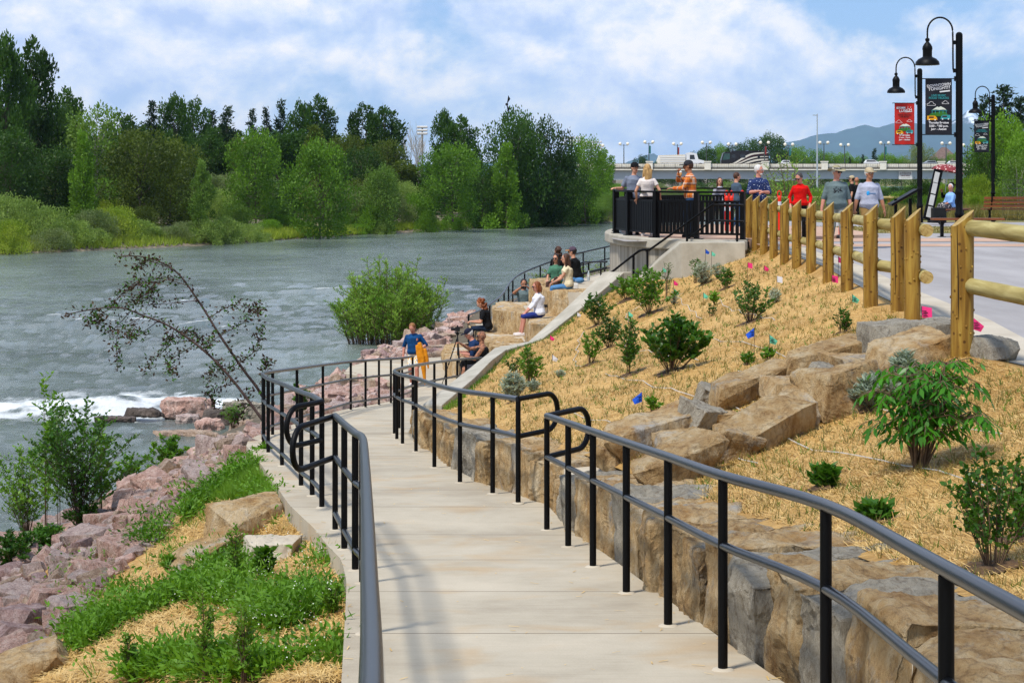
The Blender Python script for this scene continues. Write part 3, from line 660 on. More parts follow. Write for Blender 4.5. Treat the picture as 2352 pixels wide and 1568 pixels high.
while pos < cum[-1]-.4:
    w = srnd.uniform(.30, .78); p, t = wp(pos+w/2); n_ = Vector((t.y, -t.x, 0)).normalized(); h = wall_h(p.y)
    if 14.6 < p.y < 15.6:      # the notch with a lower block between the two runs
        h2 = h*.62
    else: h2 = h*srnd.uniform(.93,1.08)
    dp = srnd.uniform(.62,.85)+(.22 if p.y < 10.5 else 0)-(.2 if p.y > 17 else 0)
    c = p + n_*(dp/2-.02+srnd.uniform(-.03,.05)) + Vector((0,0,h2/2-.12))
    mt_ = srnd.choice(['stone','stone','stonetop','stonetop','stonetop','stonetop','stone','stonegray'])
    nb += 1
    stone('stone_block', (w*.98, dp, h2+.3), c+Vector((0,0,-.04)), rz=math.atan2(t.y, t.x)+srnd.uniform(-.1,.1), rx=srnd.uniform(-.05,.05), ry=srnd.uniform(-.04,.04), seed=nb+40, m=mt_, sub=4, disp=.085, jit=.10, pts=9,
          label=f"{srnd.choice(look)} wall block {where[min(9,int(pos/cum[-1]*10))]}, {ords[nb-1]} along the wall", group=GW)
    pos += w
for o in [o for o in COL.objects if o.get('group') == GW]:
    pass
# mortar and soil behind the blocks
rows = []
for k in range(0, 400, 4):
    p, t = wallpts[k], (wallpts[min(k+1,399)]-wallpts[max(k-1,0)]).normalized(); n_ = Vector((t.y,-t.x,0)).normalized(); h = wall_h(p.y)
    rows.append([p+n_*.1+Vector((0,0,-.2)), p+n_*.13+Vector((0,0,h*.72)), p+n_*.5+Vector((0,0,h*.75)), p+n_*.75+Vector((0,0,h-.09)), p+n_*1.3+Vector((0,0,h-.07))])
mort = sheet('wall_mortar', rows, M['strip'], kind='structure')

# ================================================================ concrete kerb wall beside the terraces
def wall_loft(name, sec, label, m='wallcon'):
    """sec: list of (left top, right top); goes down 3 m"""
    mb = MB(); vs = []; fs = []
    for a, b_ in sec:
        zb = min(a.z, b_.z)-2.2; vs += [a, b_, Vector((a.x,a.y,zb)), Vector((b_.x,b_.y,zb))]
    for i in range(len(sec)-1):
        q = i*4; fs += [(q,q+1,q+5,q+4),(q,q+4,q+6,q+2),(q+1,q+3,q+7,q+5)]
    fs += [(0,2,3,1), tuple(len(vs)-4+k for k in (0,1,3,2))]
    mb.add(vs, fs); o = mb.build(name, M[m]); 
    bv = o.modifiers.new('b','BEVEL'); bv.width = .02; bv.segments = 2; bv.limit_method = 'ANGLE'
    return tag(o, label, 'wall')
wall_loft('concrete_wall', [(P(970,929,30.6),P(1015,930,30.3)),(P(1027,885,33),P(1090,867,33.4)),(P(1075,848,35.5),P(1130,826,35.6)),(P(1137,798,39.2),P(1164,802,38.4)),(P(1206,791,40),P(1243,779,39.2)),(P(1296,710,40.9),P(1338,704,40.4)),(P(1387,624,42),P(1433,625,41.4)),(P(1455,624,42.2),P(1458,624.5,41.5))], 'pale concrete wall sloping down between the stone terraces and the straw slope')
wall_loft('concrete_wall', [(P(1432,660,41.9),P(1438,662,41.3)),(P(1489,611,41.3),P(1497,613,40.7)),(P(1558,554.5,40.2),P(1565,556.5,39.7)),(P(1708,553.5,39.6),P(1712,556,39.1))], 'grey concrete stair side wall with sloping end below the overlook')
# ================================================================ terraces
def terr(name, pts, z, zb=-5.6, m='strip'):
    o = MB().prism([(x, y) for x, y in pts], zb, z).build(name, M[m]); o['kind'] = 'structure'; return o
terr('terrace', [(-.85,41.4),(-1.0,43.8),(-1.5,45),(-1.65,48.9),(3,51.2),(3,42.5),(.3,40.4),(-.5,39.6)], -4.62)
terr('terrace', [(-.2,41.4),(-.3,43.0),(-.45,44.6),(-.9,47.3),(-1.0,49),(3,51),(3,42.5),(.5,40.9)], -4.10)
terr('terrace', [(1.3,41.5),(.6,42.3),(.45,45.4),(-.3,46.9),(-.3,49.2),(3,50.9),(3,43.0),(1.9,42.0)], -3.53)
terr('terrace', [(2.3,43.4),(1.1,44.8),(.62,49.8),(4,50.6),(5.5,45),(3.6,42.9)], -2.92)
GT = 'sandstone seat blocks of the terraces'
k = 0
for (ax, ay, bx, by, zt, nblk, nm, dp) in [(-1.05,43.8,-1.6,45.0,-4.6,1,'lowest terrace step beside the tripod',.9),(-1.6,45.0,-1.75,48.8,-4.6,3,'lowest terrace step along the river rocks',.9),(-.4,42.6,-.62,44.5,-4.07,2,'near part of the second terrace step',1.0),(-.62,44.5,-1.1,48.9,-4.07,3,'far part of the second terrace step',1.0),
                               (.55,42.0,.38,45.3,-3.5,2,'third terrace step under the woman in white',1.0),(.38,45.3,-.4,46.9,-3.5,1,'third terrace step behind the woman in white',.9),(-.4,46.9,-.42,49.3,-3.5,2,'far end of the third terrace step',.9),(2.35,44.1,1.0,44.7,-2.89,2,'top terrace step facing the camera',.9),(1.0,44.7,.50,49.8,-2.89,4,'top terrace step facing the river',.9)]:
    a, b_ = Vector((ax,ay,0)), Vector((bx,by,0)); t = (b_-a).normalized(); n_ = Vector((t.y,-t.x,0)); L = (b_-a).length/nblk
    for j in range(nblk):
        k += 1; c = a+t*(L*(j+.5))+n_*(dp/2-.1+srnd.uniform(-.04,.04)); wz = .75
        stone('stone_block', (L*1.02, dp, wz), (c.x, c.y, zt-wz/2+srnd.uniform(-.01,.012)), rz=math.atan2(t.y,t.x)+srnd.uniform(-.04,.04), seed=100+k, m=srnd.choice(['stonetop','stonetop','stone']), sub=3, disp=.06, jit=.06, pts=8,
              label=(f"{['nearest','second','third','fourth'][j]} seat block in the {nm}" if nblk > 1 else f'single seat block of the {nm}'), cat='stone block', group=GT)
# ramp behind the terraces and its railing
UR = [(-1.25,51.5,-5.0),(-.9,53,-4.95),(-.35,56,-4.75),(.05,60,-4.45),(.75,62,-4.2),(2.1,64,-3.85),(3.6,66,-3.6),(6,69,-3.2)]
rows = [[Vector((x-.15,d,z)), Vector((x+1.9,d-1.6,z+.02))] for x, d, z in UR]
up = sheet('upper_path', rows, M['strip'])
root = empty('handrail', (-1.25,51.5,-5), label='distant black handrail climbing beside the river behind the terraces', cat='railing', group=GR); o_ = Vector(root.location)
up_pts = lambda h: [p-o_ for p in bez([Vector((x,d,z+h)) for x,d,z in UR], 4)]
MB().tube(up_pts(.95), .03, 8).build('top_rail', M['blackrail'], root, smooth=60); MB().tube(up_pts(.5), .024, 8).build('middle_rail', M['blackrail'], root, smooth=60); MB().tube(up_pts(.15), .024, 8).build('bottom_rail', M['blackrail'], root, smooth=60)
for p in resample([Vector(q) for q in UR], 15): MB().tube([p-o_, p-o_+Vector((0,0,.93))], .026, 8).build('post', M['black'], root, smooth=60)
root = empty('handrail', (1.2,58,-4.3), label='short black handrail with a looped end next to the overlook wall', cat='railing', group=GR); o_ = Vector(root.location)
q = [P(1300,668,58), P(1345,649,58), P(1394,628,58)]
lp = [p+Vector((0,0,.05)) for p in [P(1360,602,58),P(1300,610,58),P(1262,622,58)]]
MB().tube([p-o_ for p in bez([P(1394,601,57),P(1345,602,58),P(1330,606,58),P(1290,612,58),P(1268,619,58),P(1256,632,58),P(1262,643,58)],5)], .03, 8).build('top_rail', M['blackrail'], root, smooth=60)
MB().tube([p-o_ for p in [P(1290,640,58),P(1394,614,57)]], .026, 8).build('middle_rail', M['blackrail'], root, smooth=60)
for px, pt, pb in [(1318,606,668),(1352,601,655),(1380,601,640)]: MB().tube([P(px,pt,58)-o_, P(px,pb,58)-o_], .026, 8).build('post', M['black'], root, smooth=60)
# ================================================================ overlook platform
def board_mat():
    m, n, l, b = newmat('board_formed_concrete'); t = n.new('ShaderNodeTexCoord'); mp = n.new('ShaderNodeMapping'); mp.inputs['Scale'].default_value = (7,7,.25); l.new(t.outputs['Object'], mp.inputs[0])
    q = n.new('ShaderNodeTexNoise'); q.inputs['Scale'].default_value = 1.3; q.inputs['Detail'].default_value = 6; l.new(mp.outputs[0], q.inputs['Vector'])
    r = n.new('ShaderNodeValToRGB'); e = r.color_ramp.elements; e[0].position = .33; e[0].color = c4(lin('#7f7767')); e[1].position = .62; e[1].color = c4(lin('#b3ab9b')); l.new(q.outputs['Fac'], r.inputs[0])
    l.new(r.outputs[0], b.inputs['Base Color']); b.inputs['Roughness'].default_value = .85
    bb = n.new('ShaderNodeBump'); bb.inputs['Distance'].default_value = .02; l.new(q.outputs['Fac'], bb.inputs['Height']); l.new(bb.outputs[0], b.inputs['Normal']); return m
ZP = -1.47
arc = bez([XZ(1716,39.9,0), XZ(1600,40.3,0), XZ(1505,41.1,0), XZ(1440,42.6,0), XZ(1409,44.4,0), XZ(1401,46.3,0), XZ(1418,48.6,0), XZ(1480,50.8,0), XZ(1600,52,0), XZ(1720,52.4,0)], 5)
arc = [Vector((p.x,p.y)) for p in arc]
def grow(poly, r):
    c_ = Vector((5.6, 46.2)); return [p+(p-c_).normalized()*r for p in poly]
    out = []
    for i, p in enumerate(poly):
        t = (poly[min(i+1,len(poly)-1)]-poly[max(i-1,0)]).normalized(); out.append(p+Vector((-t.y, t.x))*-r if False else p+Vector((-t.y,t.x))*(-r))
    return out
out_ = grow(arc, .13)
proot = empty('overlook_platform', (5.5,46,-6), label='round concrete overlook platform with board marked wall above the river', cat='platform'); po = Vector(proot.location)
sh = lambda poly, e=0: [(p.x-po.x, p.y-po.y) for p in poly]
MB().prism(sh(arc), .0, ZP-.24-po.z).build('wall', board_mat(), proot)
cp = MB().prism(sh(out_), ZP-.235-po.z, ZP-po.z).build('coping', M['wallcon'], proot); bv = cp.modifiers.new('b','BEVEL'); bv.width = .03; bv.segments = 2
inner = grow(arc, -.3)
MB().prism(sh(inner), ZP-.1-po.z, ZP+.006-po.z).build('floor', M['salmon'], proot)
MB().prism([(x-po.x,y-po.y) for x,y in [(5.45,40.6),(5.7,41),(9,44),(9,50),(6,53),(5.0,52.2)]], ZP-.3-po.z, ZP-.004-po.z).build('apron', M['salmon'], proot)
# its black railing, panel by panel
groot = empty('overlook_railing', (5.5,46,ZP), label='black slatted railing around the overlook platform', cat='railing'); go = Vector(groot.location)
def panel_run(knots, root, go):
    for i, (a, b_) in enumerate(zip(knots[:-1], knots[1:])):
        a = Vector((a.x,a.y,ZP))-go; b_ = Vector((b_.x,b_.y,ZP))-go; t = (b_-a).normalized(); nrm = Vector((-t.y,t.x,0)); L = (b_-a).length
        p1 = a+t*.07; p2 = b_-t*.07; z = lambda h: Vector((0,0,h))
        MB().bar(a+z(1.06), b_+z(1.06), .085, .045).build('top_rail', M['black'], root)
        MB().bar(p1+z(.90-.05), p2+z(.90-.05), .05, .05).build('upper_rail', M['black'], root)
        MB().bar(p1+z(.12), p2+z(.12), .05, .05).build('bottom_rail', M['black'], root)
        sl = MB(); ns = max(3, int((L-.2)/.098))
        for k_ in range(ns):
            c = p1+(p2-p1)*((k_+.5)/ns); sl.bar(c+z(.14), c+z(.83), .075, .012, up=nrm) if False else sl.box(c+z(.485), (.037,.018,.345), rz=math.atan2(t.y,t.x))
        sl.build('slat_panel', M['black'], root)
        for e in (a, b_) if i == 0 else (b_,):
            pm = MB().box(e+z(.54), (.05,.07,.54), rz=math.atan2(t.y,t.x)); pm.build('post', M['black'], root)
            MB().box(e+z(.008), (.16,.09,.008), rz=math.atan2(t.y,t.x)).build('base_plate', M['black'], root)
kn = [XZ(1706,40.2,0), XZ(1600,40.6,0), XZ(1507,41.5,0), XZ(1445,43.0,0), XZ(1415,44.6,0), XZ(1413,46.2,0), XZ(1440,48.4,0), XZ(1500,50.4,0), XZ(1590,51.6,0), XZ(1680,52.0,0)]
panel_run(kn, groot, go)
# stair handrail in front of the platform
root = empty('stair_handrail', P(1693,552,39.4), label='black double handrail coming down the stairs in front of the overlook', cat='railing', group=GR); o_ = Vector(root.location)
MB().tube([p-o_ for p in bez([P(1708,471.5,39.3),P(1660,470.5,39.5),P(1641,471,39.6),P(1632,474,39.7),P(1500,568,40.8),P(1489,573,40.9),P(1475,574,41.0),P(1460,582,41.1),P(1405,625,41.9)],4)], .027, 8).build('top_rail', M['black'], root, smooth=60)
MB().tube([p-o_ for p in bez([P(1708,508.5,39.3),P(1650,507,39.5),P(1636,508,39.6),P(1625,514,39.7),P(1590,541,40.0),P(1579,548,40.1),P(1578,556,40.1)],4)], .024, 8).build('lower_rail', M['black'], root, smooth=60)
for px, pt, pb, d in [(1693,471,556,39.35),(1578,514,557,40.1),(1487,573,622,40.9),(1455,587,640,41.2)]: MB().tube([P(px,pt,d)-o_, P(px,pb,d)-o_], .027, 8).build('post', M['black'], root, smooth=60)

# ================================================================ timber fence
def wood_mat(name, a, b_, c, knots=True, sx=(6,6,.5)):
    m, n, l, b = newmat(name); t = n.new('ShaderNodeTexCoord'); oi = n.new('ShaderNodeObjectInfo'); va = n.new('ShaderNodeVectorMath'); va.operation = 'ADD'; l.new(t.outputs['Object'], va.inputs[0])
    cm = n.new('ShaderNodeCombineXYZ'); mm = n.new('ShaderNodeMath'); mm.operation = 'MULTIPLY'; mm.inputs[1].default_value = 19; l.new(oi.outputs['Random'], mm.inputs[0]); l.new(mm.outputs[0], cm.inputs[2]); l.new(mm.outputs[0], cm.inputs[0]); l.new(cm.outputs[0], va.inputs[1])
    mp = n.new('ShaderNodeMapping'); mp.inputs['Scale'].default_value = sx; l.new(va.outputs[0], mp.inputs[0])
    q = n.new('ShaderNodeTexNoise'); q.inputs['Scale'].default_value = 3; q.inputs['Detail'].default_value = 7; q.inputs['Distortion'].default_value = .6; l.new(mp.outputs[0], q.inputs['Vector'])
    r = n.new('ShaderNodeValToRGB'); e = r.color_ramp.elements; e[0].position = .32; e[0].color = c4(lin(a)); e[1].position = .68; e[1].color = c4(lin(c)); k = e.new(.5); k.color = c4(lin(b_)); l.new(q.outputs['Fac'], r.inputs[0])
    v = n.new('ShaderNodeTexVoronoi'); v.inputs['Scale'].default_value = 11; l.new(va.outputs[0], v.inputs['Vector'])
    vr = n.new('ShaderNodeValToRGB'); vr.color_ramp.elements[0].position = .10; vr.color_ramp.elements[0].color = c4(lin('#7a5220')); vr.color_ramp.elements[1].position = .2; vr.color_ramp.elements[1].color = (1,1,1,1); l.new(v.outputs['Distance'], vr.inputs[0])
    mx = n.new('ShaderNodeMix'); mx.data_type = 'RGBA'; mx.blend_type = 'MULTIPLY'; mx.inputs[0].default_value = .8 if knots else 0; l.new(r.outputs[0], mx.inputs[6]); l.new(vr.outputs[0], mx.inputs[7])
    l.new(mx.outputs[2], b.inputs['Base Color']); b.inputs['Roughness'].default_value = .72; b.inputs['Specular IOR Level'].default_value = .3
    bb = n.new('ShaderNodeBump'); bb.inputs['Distance'].default_value = .008; l.new(q.outputs['Fac'], bb.inputs['Height']); l.new(bb.outputs[0], b.inputs['Normal']); return m
M['post'] = wood_mat('peeled_log_post', '#6a4a14', '#8d6a26', '#a68638')
M['log'] = wood_mat('peeled_log_rail', '#857640', '#9f9058', '#b5a870', False, (4,4,.7))
M['logend'] = mat('sawn_log_end', '#8d7038', '#bfa566', scale=9, rough=.8, dist=1.5)
M['crack'] = mat('wood_crack', '#2c1f10', rough=.9)
def log_post(root, base, top_z, r=.088, slant=.16, seed=0):
    rr = random.Random(seed); n = 20; rows_ = []; H = top_z-base.z; mb = MB(); vs = []
    zs = [-.3]+[H*k/9 for k in range(10)]
    for i, z in enumerate(zs):
        for j in range(n):
            a = 2*math.pi*j/n; rj = r*(1+.05*noise.noise(Vector((math.cos(a)*1.5, z*2+seed*5, math.sin(a)*1.5)))+.03*noise.noise(Vector((math.cos(a)*4, z*7+seed*5, math.sin(a)*4))))
            x, y = math.cos(a)*rj, math.sin(a)*rj; zz = z
            if i == len(zs)-1: zz = H-slant*.5+slant*(x/r)*.5      # sawn off at a slant
            vs.append((x, y, zz))
    fs = [(i*n+j, i*n+(j+1)%n, (i+1)*n+(j+1)%n, (i+1)*n+j) for i in range(len(zs)-1) for j in range(n)]
    mb.add(vs, fs); mb.mi = 1; mb.f.append(tuple((len(zs)-1)*n+j for j in range(n))); mb.m.append(1)
    if rr.random() < .6:     # a drying crack
        a = rr.uniform(-2.4,-.8); mb.mi = 2
        cr = [(math.cos(a+.06*math.sin(z*4))*(r*1.035), math.sin(a+.06*math.sin(z*4))*(r*1.035), z) for z in np.linspace(H*rr.uniform(.1,.35), H*.9, 6)]
        mb.tube(cr, [.001,.004,.005,.005,.004,.001], 5)
    for k_ in range(26):      # knots standing proud
        a = rr.uniform(0,6.28); z = rr.uniform(.05,H*.9); mb.mi = 0
        mb.ball((math.cos(a)*r*.985, math.sin(a)*r*.985, z), (.011,.011,.014), 6)
    o = mb.build('post', [M['post'], M['logend'], M['crack']], root, smooth=50, loc=base-Vector(root.location)); return o
def log_rail(root, a, b_, r=.07, seed=0):
    a = Vector(a); b_ = Vector(b_); d = b_-a; L = d.length; n = 16; K = 8; vs = []; mb = MB()
    for i in range(K+1):
        for j in range(n):
            t = 2*math.pi*j/n; rj = r*(1+.05*noise.noise(Vector((math.cos(t), i*.8+seed, math.sin(t))))); vs.append((math.cos(t)*rj, math.sin(t)*rj, L*i/K))
    mb.add(vs, [(i*n+j, i*n+(j+1)%n, (i+1)*n+(j+1)%n, (i+1)*n+j) for i in range(K) for j in range(n)])
    mb.m = [0]*len(mb.f); mb.f += [tuple(range(n))[::-1], tuple(K*n+j for j in range(n))]; mb.m += [1,1]; mb.mi = 1
    o = mb.build('rail', [M['log'], M['logend']], root, smooth=50, loc=a-Vector(root.location)); o.rotation_mode = 'QUATERNION'; o.rotation_quaternion = d.to_track_quat('Z','Y'); return o
def timber_fence(label, posts, rails_ext=0, zt=1.22, r=.088, rr=.07, side=Vector((.13,0,0)), hts=(.98,.47), tops=None):
    root = empty('timber_fence', posts[0], label=label, cat='fence')
    for i, p in enumerate(posts): log_post(root, p, tops[i] if tops else p.z+zt, r, seed=i+len(posts)*7)
    for i, (a, b_) in enumerate(zip(posts[:-1], posts[1:])):
        for h in hts:
            ea = a+side; eb = b_+side; t = (eb-ea).normalized()
            if i == len(posts)-2 and rails_ext: eb = eb+t*rails_ext
            log_rail(root, ea+Vector((0,0,h)), eb+Vector((0,0,h)), rr, seed=i*3+h)
    return root
FT = [446.7,448,450.5,453.5,455.5,458,461.5,463,464,468.5,473,478]
tops = [ (HY-y)/F*FENCE[i][2] for i, y in enumerate(FT)]
timber_fence('peeled log fence with slant topped posts running from the overlook towards the viewer', FP[::1], .22, tops=tops, hts=(1.0,.49))
q = [P13, Vector((4.2,13.1,-1.6)), Vector((4.35,11.5,-1.6)), Vector((4.4,10,-1.6))]
timber_fence('peeled log fence starting with the thick near post at the right edge', q, 0, r=.098, tops=[(HY-482)/F*15.5, -.37,-.37,-.37], hts=(1.1,.60), side=Vector((.06,-.02,0)))
fp = [Vector(((px-CX)/F*d, d, plz(d)-.05)) for px, d in [(1742,98),(1778,102),(1817,104),(1858,106),(1905,108),(1958,109),(2003,110),(2042,110),(2072,109),(2098,108)]]
timber_fence('distant log fence behind the strolling people', fp, 0, side=Vector((0,-.1,0)), hts=(1.05,.55), r=.1, rr=.085)

# ================================================================ boulders of the rough steps
GB = 'big quarried boulders of the rough steps in the slope'
def place(px, py, size, rz=0, rx=0, ry=0, seed=0, m='stone', label='', sink=.3, group=GB, cat='boulder', name='boulder', sub=4, disp=.06, jit=.26, bv=None, pts=6, dz=0):
    h = hit(px, py) if bv is None else hit(px, py, *bv)
    if h is None: print('no hit', px, py, label); return None
    return stone(name, size, (h.x, h.y, h.z+size[2]*(.5-sink)+dz), rz, rx, ry, seed, m, label, cat, group, sub, disp, jit, pts)
B = [ # px, py (foot), size, rz, rx, ry, mat, label
 (2098,808,(.95,.5,.36),.12,.05,-.02,'stonegray','grey lichened boulder at the top of the rough steps under the pink flag'),
 (2100,838,(1.0,.6,.30),.55,.08,-.22,'stonetop','flat tan slab with a grey stripe below the thick fence post'),
 (2268,822,(.42,.5,.24),.3,0,0,'stonegray','dark grey boulder right behind the thick fence post'),
 (1985,858,(.75,.8,.22),.2,0,0,'stonetop','flat sandy step stone between the upper slabs'),
 (1902,852,(.95,.4,.32),.35,.1,-.22,'stone','rust coloured slab left of the upper step stone'),
 (1728,915,(1.1,.42,.34),.5,.1,-.25,'stone','long brown slab left of the small square step'),
 (1822,905,(.55,.6,.20),.1,0,0,'stonetop','small square step stone between the slabs'),
 (1938,935,(.78,.6,.46),.25,0,-.1,'stone','brown boulder with a dark broken shard on its left'),
 (1762,1020,(1.0,.45,.36),.55,.25,-.34,'stone','largest leaning boulder above the dark hollow'),
 (1500,1028,(1.0,.45,.34),.45,.1,-.2,'stonetop','long tan boulder at the head of the handrail gap'),
 (1548,1030,(.55,.7,.2),.1,0,0,'stonetop','square step stone behind the brown slab'),
 (1556,1108,(.85,.42,.36),.75,.05,-.3,'stone','amber slab leaning down towards the ramp wall'),
 (1448,1092,(.75,.9,.2),.2,0,0,'stonetop','flat step stone just above the ramp wall'),
 (1650,975,(.5,.5,.16),.1,0,0,'stonetop','small flat stone under the largest leaning boulder'),
 (1880,915,(.22,.35,.4),.5,.3,.4,'stonegray','dark pointed shard of rock between two boulders'),
 (1400,1062,(.5,.38,.3),1.2,.2,-.1,'stone','small broken rock at the lower left end of the rough steps'),
 (1605,990,(.42,.34,.34),.9,.3,.2,'stonegray','upright grey rock between the long tan boulder and the leaning one'),
 (1690,1052,(.45,.3,.3),.2,.2,.3,'stone','dark rust rock wedged under the lower end of the leaning boulder'),
 (1850,965,(.5,.36,.3),1.0,.2,-.2,'stonetop','tan rock at the upper end of the leaning boulder'),
 (1640,930,(.4,.3,.26),.1,.2,.3,'stonegray','pale grey rock at the left foot of the long brown slab'),
 (2020,905,(.4,.3,.24),.6,.1,.2,'stone','small brown rock beside the silver sagebrush'),
]
for i, (px,py,sz,rz,rx,ry,m_,lb) in enumerate(B): place(px,py,sz,rz,rx,ry,seed=200+i*3,m=m_,label=lb,sink=.22 if sz[2]<.3 else .18)
# boulders on the left bank
BL = [(572,1238,(.78,.6,.45),.35,0,-.1,'stonetop','grey and tan boulder beside the corner of the landing',-.0),
 (470,1305,(.75,.42,.3),.6,.1,-.35,'stonetop','flat ochre slab propped in the straw below the landing boulder',0),
 (625,1290,(.5,.45,.26),.1,0,0,'strip','pale concrete stump beside the landing',0),
 (662,1278,(.42,.2,.16),.45,.3,-.3,'stonegray','blue grey slab tilted against the concrete stump',0),
 (55,1568,(.7,.45,.28),.5,.1,-.25,'stonetop','big ochre boulder cut off by the lower left corner',0)]
M_strip_rock = M['strip']
for i, (px,py,sz,rz,rx,ry,m_,lb,_) in enumerate(BL): place(px,py,sz,rz,rx,ry,seed=300+i*3,m=m_,label=lb,sink=.2,group='loose boulders on the left bank')
# rocks standing in the river
RV = [((428,946),(1.35,.7,.5),'pink1','largest pink rock at the end of the white water'),((480,985),(.7,.45,.34),'pink1','reddish block in front of the largest pink rock'),((430,968),(.6,.5,.25),'pink4','small pale rock beside the reddish block'),
      ((330,952),(1.1,.4,.22),'wetrock','dark wet rock awash left of the pink rocks'),((265,965),(1.0,.4,.14),'wetrock','brown rock barely above the water'),((505,975),(.9,.6,.5),'wetrock','dark rock under the yellow flowers'),
      ((545,955),(.8,.6,.55),'stonegray','pale grey rock behind the yellow flowers'),((560,990),(.7,.5,.4),'pink3','tan rock at the foot of the leaning tree'),((600,962),(.8,.6,.6),'stonegray','grey rock behind the leaning tree'),((425,1000),(1.6,.5,.16),'pink3','low brown rock shelf at the water edge')]
for i, ((px,py),sz,m_,lb) in enumerate(RV):
    d = -ZW*F/(py-HY); stone('river_rock', sz, XZ(px, d, ZW+sz[2]*.22), rz=srnd.uniform(-.4,.4), seed=400+i, m=m_, label=lb, cat='rock', group='rocks standing in the river edge', sub=4, disp=.12, jit=.2, pts=14)
# ================================================================ riprap: broken pink stone on the bank
rp = random.Random(11)
rmesh = []
for k in range(9):
    me = rock_mesh('riprap_rock', 500+k, .26, 7, 2, .05, sz=(.5,.36,.3)); me.set_sharp_from_angle(angle=R(18)); rmesh.append(me)
rset = {}
for mn_ in ('pink1','pink2','pink3','pink4'):
    for k in range(9):
        c = rmesh[k].copy(); c.materials.append(M[mn_]); rset[(mn_,k)] = c
def inpoly(x, y, poly):
    c = False; j = len(poly)-1
    for i in range(len(poly)):
        if ((poly[i][1] > y) != (poly[j][1] > y)) and (x < (poly[j][0]-poly[i][0])*(y-poly[i][1])/(poly[j][1]-poly[i][1]+1e-12)+poly[i][0]): c = not c
        j = i
    return c
# where the weeds, the straw and the rocks lie, in the bank's own ground plan (X, d)
cand = []
polyR = [(0,1245),(180,1190),(330,1115),(430,1060),(540,1005),(610,985),(640,1010),(600,1060),(560,1080),(500,1110),(470,1150),(400,1190),(380,1230),(300,1290),(230,1360),(190,1420),(110,1490),(0,1545),(-90,1600),(-90,1240)]
polyR2 = [(640,950),(700,880),(760,850),(800,835),(870,800),(905,800),(1050,728),(1090,695),(1110,700),(1060,745),(1025,790),(1020,820),(860,832),(790,850),(800,862),(905,888),(930,905),(915,932),(860,935),(780,950),(700,985),(640,1010),(600,1010)]
def gen(poly, n, smin, smax, seed):
    r_ = random.Random(seed); out = []; xs = [p[0] for p in poly]; ys = [p[1] for p in poly]; tries = 0
    while len(out) < n and tries < n*60:
        tries += 1; x = r_.uniform(min(xs),max(xs)); y = r_.uniform(min(ys),max(ys))
        if not inpoly(x, y, poly): continue
        h = hit(x, y)
        if h is None: continue
        # thin by perspective so that the density on the ground is even
        if r_.random() > min(1, (h.y/ (46 if poly is polyR2 else 24))**2.2): continue
        s_ = smin*(smax/smin)**(r_.random()**1.6)
        ok = True
        for (q, sq) in out:
            if abs(q.x-h.x) < .5 and (q-h).length < (s_+sq)*.42: ok = False; break
        if ok: out.append((h, s_))
    return out
rocks = gen(polyR, 2600, .17, .55, 3)+gen(polyR2, 1500, .22, .75, 4)
print('riprap', len(rocks))
rocks.sort(key=lambda q: -q[1]/q[0].y)
GRR = 'broken riprap rocks on the river bank'
cn = {'pink1':'pinkish','pink2':'dull purple','pink3':'tan','pink4':'pale pink'}
shp = ['wedge shaped','blocky','flat','pointed','slabby','rounded','cornered','long','squat']
szn = lambda v: 'large' if v > .5 else ('middle sized' if v > .36 else 'small')
SV, SF, SM = [], [], []
def zone(p):
    if p.y > 41: return 'beside the far landing'
    if p.y > 29: return 'below the curved handrail'
    if p.y > 21: return 'on the bank beyond the shrubs'
    if p.y > 17: return 'on the bank below the weeds'
    return 'at the lower left of the bank'
stuff_by = {}
for i, (h, s_) in enumerate(rocks):
    mn_ = rp.choices(['pink1','pink2','pink3','pink4'], [5,1.0,2.6,3.4])[0]; k = rp.randrange(9)
    rot = Matrix.Rotation(rp.uniform(0,6.28),4,'Z') @ Matrix.Rotation(rp.gauss(0,.28),4,'X') @ Matrix.Rotation(rp.gauss(0,.28)+.1,4,'Y')
    sc = Matrix.Diagonal((s_*rp.uniform(.9,1.25), s_*rp.uniform(.85,1.1), s_*rp.uniform(.75,1.2), 1))
    mt = Matrix.Translation(h+Vector((0,0,s_*.13))) @ rot @ sc
    if i < 295:
        o = bpy.data.objects.new('riprap_rock', rset[(mn_,k)]); COL.objects.link(o); o.matrix_world = mt
        tag(o, f"{szn(s_)} {cn[mn_]} {shp[k]} riprap rock {zone(h)}", 'rock', GRR)
    else: stuff_by.setdefault(mn_, []).append((rset[(mn_,k)], mt))
allv = []; mb = MB(); mi = 0; mats_ = []
for mn_, lst in stuff_by.items():
    mats_.append(M[mn_]); mb.mi = mi; mi += 1
    for me, mt in lst: mb.add([mt @ v.co for v in me.vertices], [tuple(p.vertices) for p in me.polygons])
o = mb.build('small_riprap', mats_, smooth=28, fixn=False); tag(o, 'smaller broken pink stones filling the river bank', kind='stuff')
